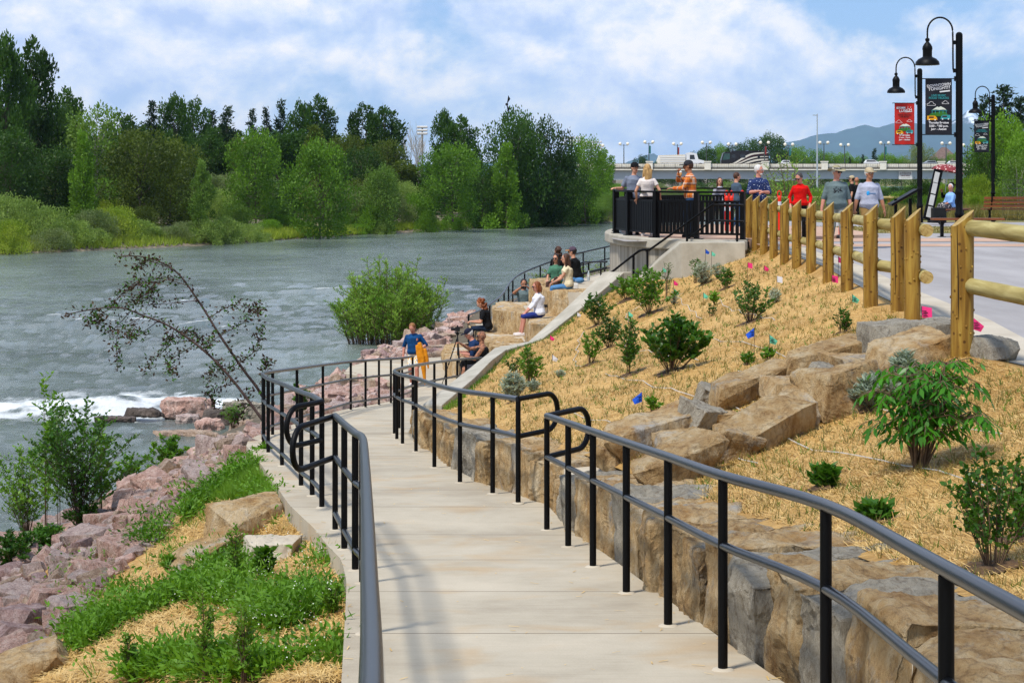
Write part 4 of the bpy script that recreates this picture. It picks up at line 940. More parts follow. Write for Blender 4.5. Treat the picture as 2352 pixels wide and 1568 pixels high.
# ================================================================ vegetation
G = np.random.default_rng(12)
M['soil2'] = mat('dug_soil', '#3a2a1c', '#6a5034', scale=14, rough=.95, bump=.02, bscale=40)
M['bark'] = mat('tree_bark', '#4a4034', '#6b6154', scale=6, rough=.9, bump=.02, stretch=(1,1,.2))
M['palebark'] = mat('pale_bark', '#8b8478', '#b5aea2', scale=5, rough=.85, stretch=(1,1,.3))
M['stem'] = mat('plant_stem', '#54402e', '#6f5a44', scale=20, rough=.8)
M['redstem'] = mat('dark_red_stem', '#3a2a26', '#54423a', scale=12, rough=.75)
M['lf_dark'] = leafmat('dark_cottonwood_leaf', '#1c320b', '#3f601c', .35)
M['lf_mid'] = leafmat('cottonwood_leaf', '#34560f', '#6d9426', .35)
M['lf_olive'] = leafmat('olive_leaf', '#3a4a14', '#5f6f24', .35)
M['lf_lite'] = leafmat('light_cottonwood_leaf', '#3d5c18', '#6c8a36', .35)
M['lf_pine'] = leafmat('pine_needle', '#12240f', '#27401c', .5, trans=.12)
M['lf_willow'] = leafmat('pale_willow_leaf', '#55702c', '#8da352', .45)
M['lf_willow2'] = leafmat('yellow_green_willow_leaf', '#5f7f14', '#98a83a', .45)
M['lf_willow3'] = leafmat('riverside_willow_leaf', '#54801c', '#93b546', 1.2)
M['lf_wgrey'] = leafmat('grey_green_shrub_leaf', '#566a35', '#7d8a58', .45)
M['lf_shrub'] = leafmat('dark_shrub_leaf', '#26490f', '#4c7726', 2.5, rough=.4)
M['lf_shrub2'] = leafmat('fresh_shrub_leaf', '#3c6a14', '#6c9528', 2.5, rough=.45)
M['lf_elder'] = leafmat('elder_leaf', '#22570f', '#4b8a1c', 3, rough=.38)
M['lf_sage'] = leafmat('silver_sage_leaf', '#7d8c78', '#aab5a0', 4, trans=.15)
M['lf_red'] = leafmat('purple_brown_leaf', '#301a16', '#4b3a20', 5, trans=.2)
M['lf_weed'] = leafmat('weed_leaf', '#27500b', '#628c20', 1.8, trans=.35)
M['lf_grass'] = leafmat('grass_blade', '#356010', '#6d922a', 1.4, trans=.35)
M['lf_dry'] = leafmat('sprouting_grass', '#3f5320', '#8a7a40', .9, trans=.2)
M['strawblade'] = leafmat('straw_blade', '#ba9450', '#e4c788', 9, trans=.12, var=0)
M['flowerw'] = mat('white_flower', '#d9dcc8', rough=.7)
M['flowery'] = mat('yellow_flower', '#c9b012', rough=.7)
def unit(n): v = G.normal(size=(n,3)); return v/np.linalg.norm(v, axis=1, keepdims=True)
def crown_pts(kind, H, Rw, n, seed, nb=None, base=.14):
    """leaf points: clumps carried on limbs inside a crown outline, denser towards each clump's outside"""
    r_ = np.random.default_rng(seed); nb = nb or 34; cl = []
    for k in range(nb):
        t = base + (1-base)*((k+.5)/nb)**.9
        u = (t-base)/(1-base)
        if kind == 'tall': w = (math.sin(math.pi*min(1,(u*.86+.1)))**.7)
        elif kind == 'round': w = math.sin(math.pi*(u*.80+.13))**.55
        elif kind == 'spire': w = (1-u)**.75*.95+.05
        elif kind == 'mound': w = math.sqrt(max(.03,1-(u*.97)**2))
        else: w = 1-u*.5
        a = k*2.399+r_.uniform(-.5,.5); rr_ = Rw*w*r_.uniform(.3,1.0); cr = (Rw*.30*(.5+.6*w))*r_.uniform(.55,1.3)
        cl.append((math.cos(a)*rr_, math.sin(a)*rr_, H*t-(cr*.5 if u>.85 else 0), cr))
    cl = np.array(cl); wts = cl[:,3]**2; wts /= wts.sum(); ix = r_.choice(nb, n, p=wts)
    v = r_.normal(size=(n,3)); v /= np.linalg.norm(v, axis=1, keepdims=True)
    rad = cl[ix,3]*(r_.random(n)**.38)*r_.uniform(.8,1.25,n); p = cl[ix,:3]+v*rad[:,None]*(np.array([.95,.95,1.12]) if kind != 'mound' else np.array([1,1,.9]))
    return p, v, cl
def tree_proto(name, kind, H, Rw, n, lf, leaf, seed, nb=None, base=.14, bark='bark', trunks=1, up=.5, thin=1.0):
    root = bpy.data.objects.new(name, None)
    p, v, cl = crown_pts(kind, H, Rw, n, seed, nb, base); D = v*.6+unit(n)*.6; D[:,2] += up
    V = leaves(p, D, leaf*G.uniform(.7,1.3,n), leaf*.62*G.uniform(.7,1.2,n), G)
    crown = fast_mesh('crown', V, 4, M[lf], 'mesh')
    mb = MB(); rr = random.Random(seed)
    for t_ in range(trunks):
        a = rr.uniform(0,6.28); sp = 0 if trunks == 1 else Rw*.22
        tp = [Vector((math.cos(a)*sp*z*.9+rr.uniform(-.03,.03)*H*z, math.sin(a)*sp*z*.9, H*z*.93)) for z in (0,.12,.28,.45,.65,.85)]
        mb.tube(bez(tp,2), [H*.02*thin*(1-k_/11.5)/math.sqrt(trunks) for k_ in range(11)], 6)
        for k_ in range(t_, len(cl), max(1,trunks*2)):
            c = Vector(cl[k_,:3]); z0 = max(.08, (c.z/H)*.72-.04); q = min(len(tp)-2, int(z0*6)); b0 = tp[min(5,max(0,int(z0/.19)))]
            b0 = Vector((b0.x*.7, b0.y*.7, H*z0)); mb.tube([b0, b0.lerp(c,.55)+Vector((0,0,-.02*H)), c], [H*.006*thin, H*.004*thin, H*.0015*thin], 4)
    me = bpy.data.meshes.new('trunk'); me.from_pydata(mb.v, [], mb.f); me.materials.append(M[bark]); me.shade_smooth()
    return (name, crown, me)
def pine_proto(name, H, Rw, n, seed):
    r_ = np.random.default_rng(seed); P_, D_2 = [], []
    L = 26
    for k in range(L):
        u = k/(L-1); z = H*(.16+.84*u); w = Rw*((1-u)**.8*.95+.04); nbr = max(4,int(9*(1-u)+3))
        for b_ in range(nbr):
            a = r_.uniform(0,6.28); ln = w*r_.uniform(.6,1.15); m_ = max(4,int(n/(L*8)*(.5+1-u))); t = r_.random(m_)**.6
            px = np.cos(a)*ln*t+r_.normal(0,.09*Rw,m_)*(.4+t); py = np.sin(a)*ln*t+r_.normal(0,.09*Rw,m_)*(.4+t); pz = z-ln*.18*t+.12*ln*t*t+r_.normal(0,.012*H,m_)
            P_.append(np.stack([px,py,pz],1)); D_2.append(np.stack([np.full(m_,np.cos(a)),np.full(m_,np.sin(a)),np.full(m_,.3)],1)+r_.normal(0,.6,(m_,3)))
    P_ = np.concatenate(P_); D_2 = np.concatenate(D_2); V = leaves(P_, D_2, .42*G.uniform(.7,1.3,len(P_)), .15, G)
    crown = fast_mesh('crown', V, 4, M['lf_pine'], 'mesh'); mb = MB().tube([(0,0,0),(0,0,H*.5),(0,0,H*.98)], [H*.018,H*.011,H*.002], 6)
    me = bpy.data.meshes.new('trunk'); me.from_pydata(mb.v, [], mb.f); me.materials.append(M['bark']); return (name, crown, me)
def bare_proto(name, H, seed, m='bark', spread=.5):
    rr = random.Random(seed); mb = MB()
    def br(p, d, L, r, lv):
        q = p+d*L*.5+Vector((rr.uniform(-.08,.08),rr.uniform(-.08,.08),0))*L; e = q+(d+Vector((rr.uniform(-.2,.2),rr.uniform(-.2,.2),.1))).normalized()*L*.5
        mb.tube([p,q,e],[r,r*.8,r*.6],5 if lv>1 else 3)
        if lv > 0:
            for k in range(rr.choice((2,3,3))):
                a = rr.uniform(0,6.28); nd = (d+Vector((math.cos(a),math.sin(a),.35))*spread*rr.uniform(.7,1.5)).normalized(); br(p.lerp(e, rr.uniform(.55,1)), nd, L*rr.uniform(.55,.8), r*.55, lv-1)
            br(e, d, L*.7, r*.6, lv-1)
    br(Vector((0,0,0)), Vector((0,0,1)), H*.34, H*.013, 4)
    me = bpy.data.meshes.new('branches'); me.from_pydata(mb.v, [], mb.f); me.materials.append(M[m]); return (name, None, me)
def put(proto, loc, sc, rz, label, cat='tree', group=None, leafm=None, sz=None, lean=(0,0)):
    name, crown, trunk = proto; root = empty(name, loc, rz, label, cat, group); root.scale = (sc, sc, sz or sc); root.rotation_euler = (lean[0], lean[1], rz)
    for nm, me in (('crown', crown), ('trunk', trunk)):
        if me is None: continue
        o = bpy.data.objects.new(nm, me); COL.objects.link(o); o.parent = root
        if nm == 'crown' and leafm:
            o.material_slots[0].link = 'OBJECT'; o.material_slots[0].material = M[leafm]
    return root
T = {'tall':[tree_proto('cottonwood_tree','tall',10,2.6,7600,'lf_dark',.30,31+k,nb=38,base=.1,trunks=2+k%2) for k in range(3)],
     'round':[tree_proto('cottonwood_tree','round',10,4.2,9500,'lf_mid',.30,41+k,nb=46,base=.05,trunks=2) for k in range(3)],
     'spire':[tree_proto('cottonwood_tree','spire',10,3.0,8000,'lf_mid',.29,51+k,nb=44,base=.04) for k in range(2)],
     'open':[tree_proto('cottonwood_tree','round',10,3.2,4200,'lf_lite',.28,61+k,nb=34,base=.3,bark='palebark',trunks=3) for k in range(2)],
     'pine':[pine_proto('pine_tree',10,2.0,5200,71+k) for k in range(2)],
     'willow':[tree_proto('willow_shrub','mound',3.4,2.9,8500,'lf_willow',.17,81+k,nb=40,base=.02,up=.9,trunks=3,thin=.5) for k in range(3)],
     'bare':[bare_proto('bare_tree',10,91), bare_proto('bare_tree',10,92,'palebark',.6)]}
GF = 'trees of the wood across the river'; GW2 = 'willow shrubs along the far waterline'
tr = random.Random(5)
def dtree(px, top, d, kind, label, leafm=None, hw=None, zb=None, grp=GF, k=None, yb=None):
    p = XZ(px, d, 0); zb = zb if zb is not None else zat(p.x, d, BV_fb, -5.0); zt = (HY-top)/F*d; H = zt-zb; s_ = H/10
    pr = T[kind][(k if k is not None else tr.randrange(9)) % len(T[kind])]; wd = {'tall':2.6,'round':4.4,'spire':3.0,'open':3.3,'pine':2.0,'bare':4}[kind]
    sx = s_ if hw is None else (hw/F*d)/wd
    r = put(pr, (p.x, d, zb-.1), sx, tr.uniform(0,6.28), label, group=grp, leafm=leafm, sz=s_*1.0); return r
FT_ = [ # x, top, d, kind, leaf, half width px, label
 (12,80,168,'tall','lf_dark',62,'tallest dark cottonwood cut off by the left edge of the picture'),
 (72,92,176,'tall','lf_dark',66,'tall dark cottonwood second from the left edge'),
 (20,300,158,'round','lf_dark',95,'dark leafy tree low at the left edge below the tallest cottonwoods'),
 (120,340,164,'round','lf_dark',90,'dense dark tree in front of the tall left cottonwoods'),
 (150,205,190,'tall','lf_dark',55,'dark tree with a ragged top right of the tall left cottonwoods'),
 (128,230,178,'open','lf_lite',60,'thin light tree with white trunks near the left edge'),
 (215,240,176,'open','lf_lite',80,'light leafy tree with pale forked trunk'),
 (190,300,160,'spire','lf_mid',50,'young tree below the pale forked tree'),
 (285,262,215,'tall','lf_dark',60,'dark tree behind the pale forked tree'),
 (348,236,225,'pine',None,36,'black pine with a pointed top, the leftmost one'),
 (325,300,166,'round','lf_olive',95,'broad olive green tree in the middle of the left wood'),
 (390,320,170,'round','lf_olive',80,'olive green tree right of the broad olive one'),
 (400,216,225,'tall','lf_dark',42,'feathery tall tree right of the leftmost pine'),
 (447,230,230,'tall','lf_dark',40,'second feathery tall tree with a notched top'),
 (487,258,235,'pine',None,34,'dark pine right of the feathery trees'),
 (520,250,240,'pine',None,44,'broad dark pine behind the wood'),
 (462,368,158,'spire','lf_lite',42,'small light green tree shaped like a cone near the willows'),
 (580,254,238,'pine',None,30,'slim pine left of the steep pine'),
 (612,252,240,'pine',None,28,'short pine beside the steep pine'),
 (645,235,236,'pine',None,34,'steep black pine in the middle of the wood'),
 (588,300,176,'round','lf_mid',72,'bright green tree by the water left of the largest bank tree'),
 (690,235,232,'tall','lf_dark',40,'tall tree with twin tops behind the largest bank tree, left top'),
 (735,222,235,'tall','lf_dark',52,'tall tree with rounded top behind the largest bank tree'),
 (735,322,172,'round','lf_mid',84,'largest bright tree standing right at the waterline'),
 (838,240,236,'tall','lf_dark',50,'tall dark tree left of the bare tree, left half'),
 (885,248,234,'tall','lf_dark',58,'tall dark tree left of the bare tree, right half'),
 (960,262,222,'bare',None,60,'bare dead tree with dark branches against the sky'),
 (940,262,240,'bare',None,50,'second leafless tree behind the dead tree'),
 (1020,252,232,'tall','lf_dark',34,'narrow dark tree right of the bare tree'),
 (1062,268,230,'tall','lf_dark',50,'wind blown dark tree right of the narrow one'),
 (878,382,186,'round','lf_lite',55,'small light tree near the gravel bar'),
 (1040,332,192,'round','lf_mid',80,'broad bright tree near the middle of the picture'),
 (1110,380,205,'round','lf_dark',55,'shaded tree just right of the broad bright tree'),
 (1180,258,208,'round','lf_dark',80,'highest dark tree of the right hand clump'),
 (1235,275,212,'round','lf_dark',80,'second highest tree of the right hand clump'),
 (1165,330,204,'spire','lf_mid',55,'lighter young tree in front of the right hand clump'),
 (1290,345,214,'round','lf_dark',60,'dark tree at the right of the clump'),
 (1345,318,222,'round','lf_mid',55,'last tree of the far bank before the bridge'),
 (1385,345,235,'tall','lf_mid',30,'narrow tree touching the left end of the bridge'),
 (1250,470,212,'round','lf_dark',50,'low dark tree leaning over the water'),
]
for (px, top, d, kd, lf, hw, lb) in FT_: dtree(px, top, d, kd, lb, lf, hw)
# the closed wood behind them
ks = ['tall','round','round','spire']
for i in range(46):
    px = -60+i*25+tr.uniform(-8,8); d = tr.uniform(200,262); top = ipl([(-60,250),(80,260),(200,290),(330,300),(600,298),(750,300),(900,330),(930,375),(1010,380),(1100,340),(1350,400)], px)+tr.uniform(-10,26)
    dtree(px, top, d, tr.choice(ks), f"{tr.choice(['dark','deep green','shaded','dull green'])} background tree in the closed wood {['at far left','left of the leftmost pine','between the pines','behind the bright waterline tree','left of the dead tree','around the broad bright tree','behind the right hand clump'][min(6,max(0,int((px+60)/165)))]}", tr.choice(['lf_dark','lf_dark','lf_olive']), 60)
for i in range(30):
    px = -40+i*48+tr.uniform(-12,12); d = tr.uniform(186,206) if px < 900 else tr.uniform(222,238); top = tr.uniform(395,440)
    dtree(px, top, d, 'round', f"low leafy tree filling the understorey {['at far left','left of the leftmost pine','between the pines','behind the bright waterline tree','left of the dead tree','around the broad bright tree','behind the right hand clump'][min(6,max(0,int((px+60)/210)))]}", tr.choice(['lf_dark','lf_olive','lf_mid','lf_wgrey']), 62)
def dshrub(px, base, top, hw, lf, label, d=None, grp=GW2, zb=None, k=None):
    d = d or (-ZW*F/(base-HY)); p = XZ(px, d, 0); zb = zat(p.x, d, BV_fb, -5.9) if zb is None else zb; H = (HY-top)/F*d-zb
    return put(T['willow'][(k if k is not None else tr.randrange(3))%3], (p.x, d, zb-.15), (hw/F*d)/3.1, tr.uniform(0,6.28), label, 'shrub', grp, lf, sz=max(.2,H/3.5))
SH = [(-10,575,440,80,'lf_willow'),(60,575,452,75,'lf_willow'),(20,583,500,60,'lf_willow2'),(110,576,470,70,'lf_willow'),(165,574,500,60,'lf_willow'),(120,578,520,60,'lf_wgrey'),(215,570,478,70,'lf_wgrey'),(215,572,520,55,'lf_willow'),(265,568,470,60,'lf_willow2'),(310,566,500,65,'lf_willow'),
 (350,565,520,55,'lf_willow'),(395,564,515,50,'lf_wgrey'),(430,562,505,50,'lf_wgrey'),(470,562,500,60,'lf_willow'),(520,560,495,60,'lf_willow'),(565,557,510,50,'lf_willow'),(600,555,530,35,'lf_willow'),(500,561,535,40,'lf_wgrey')]
nmx = {'lf_willow':'pale green','lf_willow2':'yellow green','lf_wgrey':'grey green'}
for i, (px, b_, t_, hw, lf) in enumerate(SH):
    dshrub(px, b_, t_, hw, lf, f"{nmx[lf]} willow shrub on the far waterline, {['cut by the left edge','second from the left','near the left edge at the water','fourth clump from the left','below the dark left trees','low at the water left of the olive tree','under the pale forked tree','at the water under the pale forked tree','under the broad olive tree','below the olive trees','right of the olive trees','near the brown reeds','between the olive trees and the cone shaped tree','under the cone shaped tree','left of the bright waterline tree','near the end of the willow row','last and lowest of the willow row','short, beside the brown reeds'][i]}")
SH2 = [(60,470,430,60,'lf_wgrey',172),(170,0,440,60,'lf_mid',165),(250,0,455,55,'lf_willow2',165),(330,0,470,50,'lf_olive',160),(150,0,420,60,'lf_willow',176),(420,0,430,60,'lf_willow',182),(500,0,430,60,'lf_willow',184),(430,0,465,45,'lf_willow2',172),(540,0,465,50,'lf_lite',172),(640,0,455,55,'lf_lite',180),(660,0,490,50,'lf_mid',177),(620,0,500,40,'lf_mid',172),
 (820,0,420,60,'lf_willow',200),(800,0,480,50,'lf_lite',186),(850,0,465,45,'lf_mid',186),(905,0,440,50,'lf_wgrey',196),(930,0,415,60,'lf_willow',205),(875,0,500,35,'lf_willow',185),(960,0,440,50,'lf_mid',198),(985,0,480,35,'lf_mid',192),(820,0,510,35,'lf_mid',184),(1100,0,440,60,'lf_mid',208),(1140,0,480,40,'lf_mid',206),(1040,0,490,45,'lf_mid',198),
 (1185,0,480,40,'lf_mid',208),(1215,0,495,30,'lf_wgrey',211),(1270,0,430,50,'lf_wgrey',222),(1310,0,450,45,'lf_olive',223),(1340,0,440,50,'lf_mid',226),(1365,0,480,35,'lf_olive',226),(1390,0,410,45,'lf_mid',240),(1395,0,470,30,'lf_wgrey',231),(1425,0,430,40,'lf_mid',250),(700,0,505,35,'lf_mid',178),(765,0,500,35,'lf_lite',180)]
for i, (px, b_, t_, hw, lf, d) in enumerate(SH2): dshrub(px, 0, t_, hw, lf, f"{ {'lf_wgrey':'grey green','lf_mid':'fresh green','lf_willow2':'yellow green','lf_olive':'olive','lf_willow':'pale green','lf_lite':'light green'}[lf]} bush in the second row of the far bank, {['at far left','under the cone shaped tree','beside the bright waterline tree','by the gravel bar','near the broad bright tree','near the end of the far bank'][min(5,int(i/6))]}", d, 'bushes behind the far waterline')
# right bank: trees past the bridge and under it, hedge, spruces
GR2 = 'trees around the bridge on the right'
RT = [(1625,338,520,'round','lf_dark',34),(1655,332,520,'round','lf_mid',26),(1600,350,520,'round','lf_dark',25),(1690,332,520,'round','lf_dark',36),(1770,308,540,'round','lf_dark',48),(1725,322,540,'round','lf_dark',38),(1830,338,520,'round','lf_mid',36),(1800,345,520,'round','lf_dark',30),(1870,345,500,'round','lf_mid',34),(1905,352,500,'round','lf_mid',30),(1940,352,500,'round','lf_mid',34),(1975,360,500,'round','lf_mid',30),(2035,352,500,'round','lf_mid',34),(2070,360,500,'round','lf_mid',30),(2110,332,490,'round','lf_wgrey',38),(2150,362,490,'round','lf_mid',26),(2190,352,490,'round','lf_mid',26),(2215,362,480,'round','lf_mid',26),(2240,368,470,'round','lf_mid',28),(2270,360,460,'round','lf_mid',34),
 (2008,343,480,'pine',None,15),(1982,356,480,'pine',None,11),(1952,362,480,'pine',None,8),(1520,366,540,'round','lf_dark',30),(1475,358,560,'round','lf_dark',22),(1545,372,540,'round','lf_dark',24),(1580,372,540,'round','lf_dark',26)]
for i, (px, top, d, kd, lf, hw) in enumerate(RT):
    dtree(px, top, d, kd, f"{'spruce' if kd=='pine' else 'round leafy tree'} beyond the bridge, {['left of the motorhome','right behind the motorhome','above the bridge right of the motorhome','above the bridge behind the cars','above the bridge near the right lamp posts'][min(4,max(0,int((px-1500)/150)))]}", lf, hw, zb=-3.5, grp=GR2)
for i in range(34):
    px = 1395+i*26+tr.uniform(-8,8); d = tr.uniform(290,420); dtree(px, tr.uniform(416,432), min(d,418), 'round', f"{tr.choice(['bright','deep green','grey green','yellowish'])} tree under the bridge {['near the overlook','behind the plaid shirt','behind the red jacket','behind the lamp posts','at the right end'][min(4,i//7)]}", tr.choice(['lf_mid','lf_dark','lf_lite','lf_wgrey','lf_mid']), 40, zb=-4.5, grp=GR2)
for i in range(26):
    px = 1405+i*33+tr.uniform(-10,10); d = tr.uniform(150,240); x_ = XZ(px,d,0).x
    dshrub(px, 0, tr.uniform(420,442), 42, tr.choice(['lf_mid','lf_willow','lf_lite','lf_wgrey','lf_dark']), f"bush behind the plaza {['near the overlook','behind the plaid shirt','behind the red jacket','behind the strolling men','near the lamp posts','at the right'][min(5,i//4)]}", d, 'bushes behind the plaza', zb=zat(x_, d, BV_rb, -3.5))
for (px, top, hw, d, kd, lf, lb) in [(2305,200,66,130,'pine',None,'big dark pine behind the right lamp post'),(2345,225,60,118,'pine',None,'dark pine cut off by the right edge'),(2262,225,45,150,'pine',None,'pine just right of the snowy peak'),(2300,262,75,105,'round','lf_mid','bright green tree behind the right lamp post'),(2265,330,55,98,'round','lf_dark','dark leafy tree left of the right lamp post'),(2350,300,60,88,'round','lf_mid','bright green tree at the right edge'),(2340,350,50,76,'open','lf_lite','light thin tree beside the rear bench')]:
    p = XZ(px, d, 0); dtree(px, top, d, kd, lb, lf, hw, zb=plz(d)-.3, grp='trees at the right edge')
for i, (px, top, hw, d, lf) in enumerate([(2120,408,50,95,'lf_dark'),(2170,415,45,90,'lf_willow2'),(2215,400,45,92,'lf_willow2'),(2255,395,50,90,'lf_willow2'),(2140,440,35,84,'lf_mid'),(2200,445,35,80,'lf_lite'),(2240,440,40,82,'lf_willow2'),(2290,425,40,84,'lf_willow2'),(2080,430,35,100,'lf_mid'),(2320,430,35,78,'lf_mid')]):
    dshrub(px, 0, top, hw, lf, f"{'yellow green' if lf=='lf_willow2' else 'green'} shrub behind the umbrella and benches, {['far left','left of centre','in the centre','right of centre','low in front left','low in front centre','low in front right','behind the rear bench','left of the sandwich board','at the right edge'][i]}", d, 'shrubs behind the benches', zb=plz(d)-.2)

# ---------------------------------------------------------------- near plants
def plant(name, base, H, Wd, label, nst=9, twigs=5, lpt=9, leaf=.06, lw=.5, lf='lf_shrub', st='stem', droop=0.0, lean=(0,0), seed=0, cat='shrub', group=None, start=.25, up=.35, sr=.006, curve=.35, side=None, foot=0.0):
    r_ = random.Random(seed); root = empty(name, base, 0, label, cat, group); mb = MB(); C_, D_3, L_ = [], [], []
    for s_ in range(nst):
        a = r_.uniform(0,6.283) if side is None else side+r_.uniform(-.6,.6); q = (s_+.5)/nst; R_ = Wd*.5*math.sqrt(q)*r_.uniform(.75,1.05); h = H*(1-.45*q**1.5)*(r_.uniform(.8,1.04) if not foot else r_.uniform(.7,1.0)*(1.22 if r_.random() < .12 else 1))
        e = Vector((math.cos(a)*R_+lean[0]*h, math.sin(a)*R_+lean[1]*h, h)); m_ = Vector((e.x*curve, e.y*curve, h*.55)); pts = bez([Vector((math.cos(a)*(.02+foot*R_),math.sin(a)*(.02+foot*R_),0)), m_, e], 5)
        mb.tube(pts, [sr*(1-.75*k/(len(pts)-1)) for k in range(len(pts))], 4)
        for t_ in range(twigs):
            f = start+(1-start)*(t_+.6)/twigs; k = min(len(pts)-2, int(f*(len(pts)-1))); p0 = pts[k].lerp(pts[k+1], f*(len(pts)-1)-k)
            aa = r_.uniform(0,6.283); tl = H*.20*(1.15-.6*f)*r_.uniform(.5,1.2); d = Vector((math.cos(aa),math.sin(aa),.55-droop)).normalized(); p1 = p0+d*tl
            if t_ == twigs-1: p0, p1 = pts[-3], pts[-1]
            mb.tube([p0,p1], [sr*.4, sr*.2], 3)
            for l_ in range(lpt):
                u = (l_+.5)/lpt; p = p0.lerp(p1, u)+Vector((0,0,-droop*tl*.5*u*u)); b_ = r_.uniform(0,6.283); dd = Vector((math.cos(b_),math.sin(b_),up-droop*1.6))+d*.6
                C_.append(p); D_3.append(dd); L_.append(leaf*r_.uniform(.6,1.2))
    C_ = np.array([tuple(c) for c in C_]); D_3 = np.array([tuple(c) for c in D_3]); L_ = np.array(L_)
    fast_mesh('foliage', leaves(C_, D_3, L_, L_*lw, G), 4, M[lf], root); mb.build('stems', M[st], root, fixn=False, smooth=True); return root
GP = 'young shrubs planted on the straw slope'
def hp(px, py, top, wpx, label, name='young_shrub', **k):
    k['nst'] = int(k.get('nst',9)*1.5); wpx *= 1.15; k['curve'] = k.get('curve',.55)
    h = hit(px, py, BV_slope, BV_bank)
    if h is None: print('plant miss', px, py); return
    s_ = h.y/F; gp_ = k.pop('group', GP); r = plant(name, h-Vector((0,0,.02)), (py-top)*s_, wpx*s_, label, group=gp_, seed=int(px*7+py), **k)
    if gp_ == GP and wpx > 45 and py-top > 50:       # the dug soil around the stems
        mb = MB(); rs = min(.28, .3*wpx*s_*.5+.08); rg = random.Random(int(px)); pts = []; rad = [rs*rg.uniform(.7,1.25) for _ in range(16)]
        for kk in (1,.6,.25): pts += [(h.x+math.cos(a*math.pi/8)*rad[a]*kk, h.y+math.sin(a*math.pi/8)*rad[a]*kk) for a in range(16)]
        vs = [(x-r.location.x, y-r.location.y, zat(x, y, BV_slope, h.z)-r.location.z+(.004 if i < 16 else .018)+rg.uniform(0,.01)) for i, (x, y) in enumerate(pts)]
        mb.add(vs, [(i,(i+1)%16,16+(i+1)%16,16+i) for i in range(16)]+[(16+i,16+(i+1)%16,32+(i+1)%16,32+i) for i in range(16)]+[tuple(range(32,48))]); mb.build('soil_ring', M['soil2'], r, smooth=True)
    return r
hp(1490,722,612,115,'tall bright green shrub with grey stems under the overlook wall', nst=16, twigs=7, lpt=10, leaf=.075, lf='lf_shrub2')
hp(1438,690,632,70,'dark green shrub between the concrete wall and the tall bright shrub', nst=12, twigs=6, lpt=9, leaf=.07, lf='lf_shrub2')
hp(1372,748,672,85,'wide dark shrub close to the sloping concrete wall', nst=16, twigs=6, lpt=9, leaf=.065)
hp(1400,800,725,60,'shrub below the wide dark shrub', nst=12, twigs=6, lpt=8, leaf=.06)
hp(1357,836,755,55,'small airy shrub left of the narrow upright shrub', nst=9, twigs=5, lpt=8, leaf=.055, lf='lf_shrub2')
hp(1443,862,725,52,'narrow upright shrub with a bare dug ring at its foot', nst=10, twigs=8, lpt=8, leaf=.05, curve=.2)
hp(1540,856,708,150,'largest dark broadleaf shrub in the middle of the slope', nst=20, twigs=7, lpt=8, leaf=.085, lw=.55, lf='lf_shrub')
hp(1560,850,765,20,'long side branch reaching right from the largest broadleaf shrub', nst=3, twigs=5, lpt=7, leaf=.10, lw=.6, lean=(.95,.1), start=.5)
hp(1722,742,640,110,'wild rose shrub with a few pink blooms on the upper slope', nst=15, twigs=6, lpt=9, leaf=.05, st='redstem')
hp(1616,654,595,60,'silvery sagebrush below the overlook wall', nst=26, twigs=6, lpt=10, leaf=.05, lw=.22, lf='lf_sage', name='sagebrush', start=.1)
hp(1650,640,600,40,'smaller silvery sagebrush behind the round dark shrub', nst=16, twigs=5, lpt=9, leaf=.05, lw=.22, lf='lf_sage', name='sagebrush', start=.1)
hp(1667,664,610,40,'small round dark shrub right of the silvery sagebrush', nst=10, twigs=6, lpt=8, leaf=.05)
hp(1597,650,585,35,'thin upright shrub left of the silvery sagebrush', nst=7, twigs=6, lpt=7, leaf=.05)
hp(1530,690,585,45,'thin reddish stemmed shrub in front of the overlook wall', nst=7, twigs=7, lpt=5, leaf=.035, st='redstem', curve=.3)
hp(1780,696,660,36,'tiny sagebrush right of the wild rose', nst=16, twigs=4, lpt=9, leaf=.045, lw=.25, lf='lf_sage', name='sagebrush', start=.1)
hp(1643,700,668,34,'low reddish tinged plant in the upper slope', nst=6, twigs=3, lpt=7, leaf=.075, lf='lf_shrub2')
hp(1632,728,695,26,'small seedling below the low reddish plant', nst=5, twigs=4, lpt=6, leaf=.04)
hp(1546,700,668,26,'tiny grey sage seedling near the turquoise flag', nst=12, twigs=3, lpt=8, leaf=.045, lw=.25, lf='lf_sage', name='sagebrush', start=.1)
hp(1218,888,785,65,'airy green rose bush near the foot of the concrete wall', nst=12, twigs=7, lpt=8, leaf=.05, lf='lf_shrub2')
hp(1180,862,815,60,'sprawling thin shrub left of the airy rose bush', nst=9, twigs=5, lpt=7, leaf=.045)
hp(1178,925,850,62,'silver sagebrush above the bent handrail', nst=30, twigs=6, lpt=11, leaf=.06, lw=.22, lf='lf_sage', name='sagebrush', start=.1)
hp(1225,898,868,30,'short silver sagebrush beside the airy rose bush', nst=14, twigs=4, lpt=9, leaf=.05, lw=.22, lf='lf_sage', name='sagebrush', start=.1)
hp(1287,866,846,26,'tiny green sage tuft in the lower slope', nst=12, twigs=3, lpt=8, leaf=.04, lw=.25, lf='lf_sage', name='sagebrush', start=.1)
hp(1935,766,702,42,'small upright shrub left of the fence above the boulders', nst=8, twigs=6, lpt=7, leaf=.035, lw=.6)
hp(1500,945,905,40,'small seedling right of the lowest blue flag', nst=6, twigs=4, lpt=6, leaf=.05, lf='lf_shrub2')
hp(1718,838,805,36,'seedling above the long brown slab', nst=6, twigs=4, lpt=6, leaf=.05, lf='lf_shrub2')
hp(1766,826,795,34,'seedling under the turquoise flag above the boulders', nst=6, twigs=4, lpt=6, leaf=.05, lf='lf_shrub2')
hp(1740,985,960,20,'stray weed at the boulder edge', nst=4, twigs=3, lpt=5, leaf=.04)
hp(1893,1122,1060,60,'small dark green plant with bronze tips in the near slope', nst=9, twigs=3, lpt=9, leaf=.075, lw=.55, start=.2)
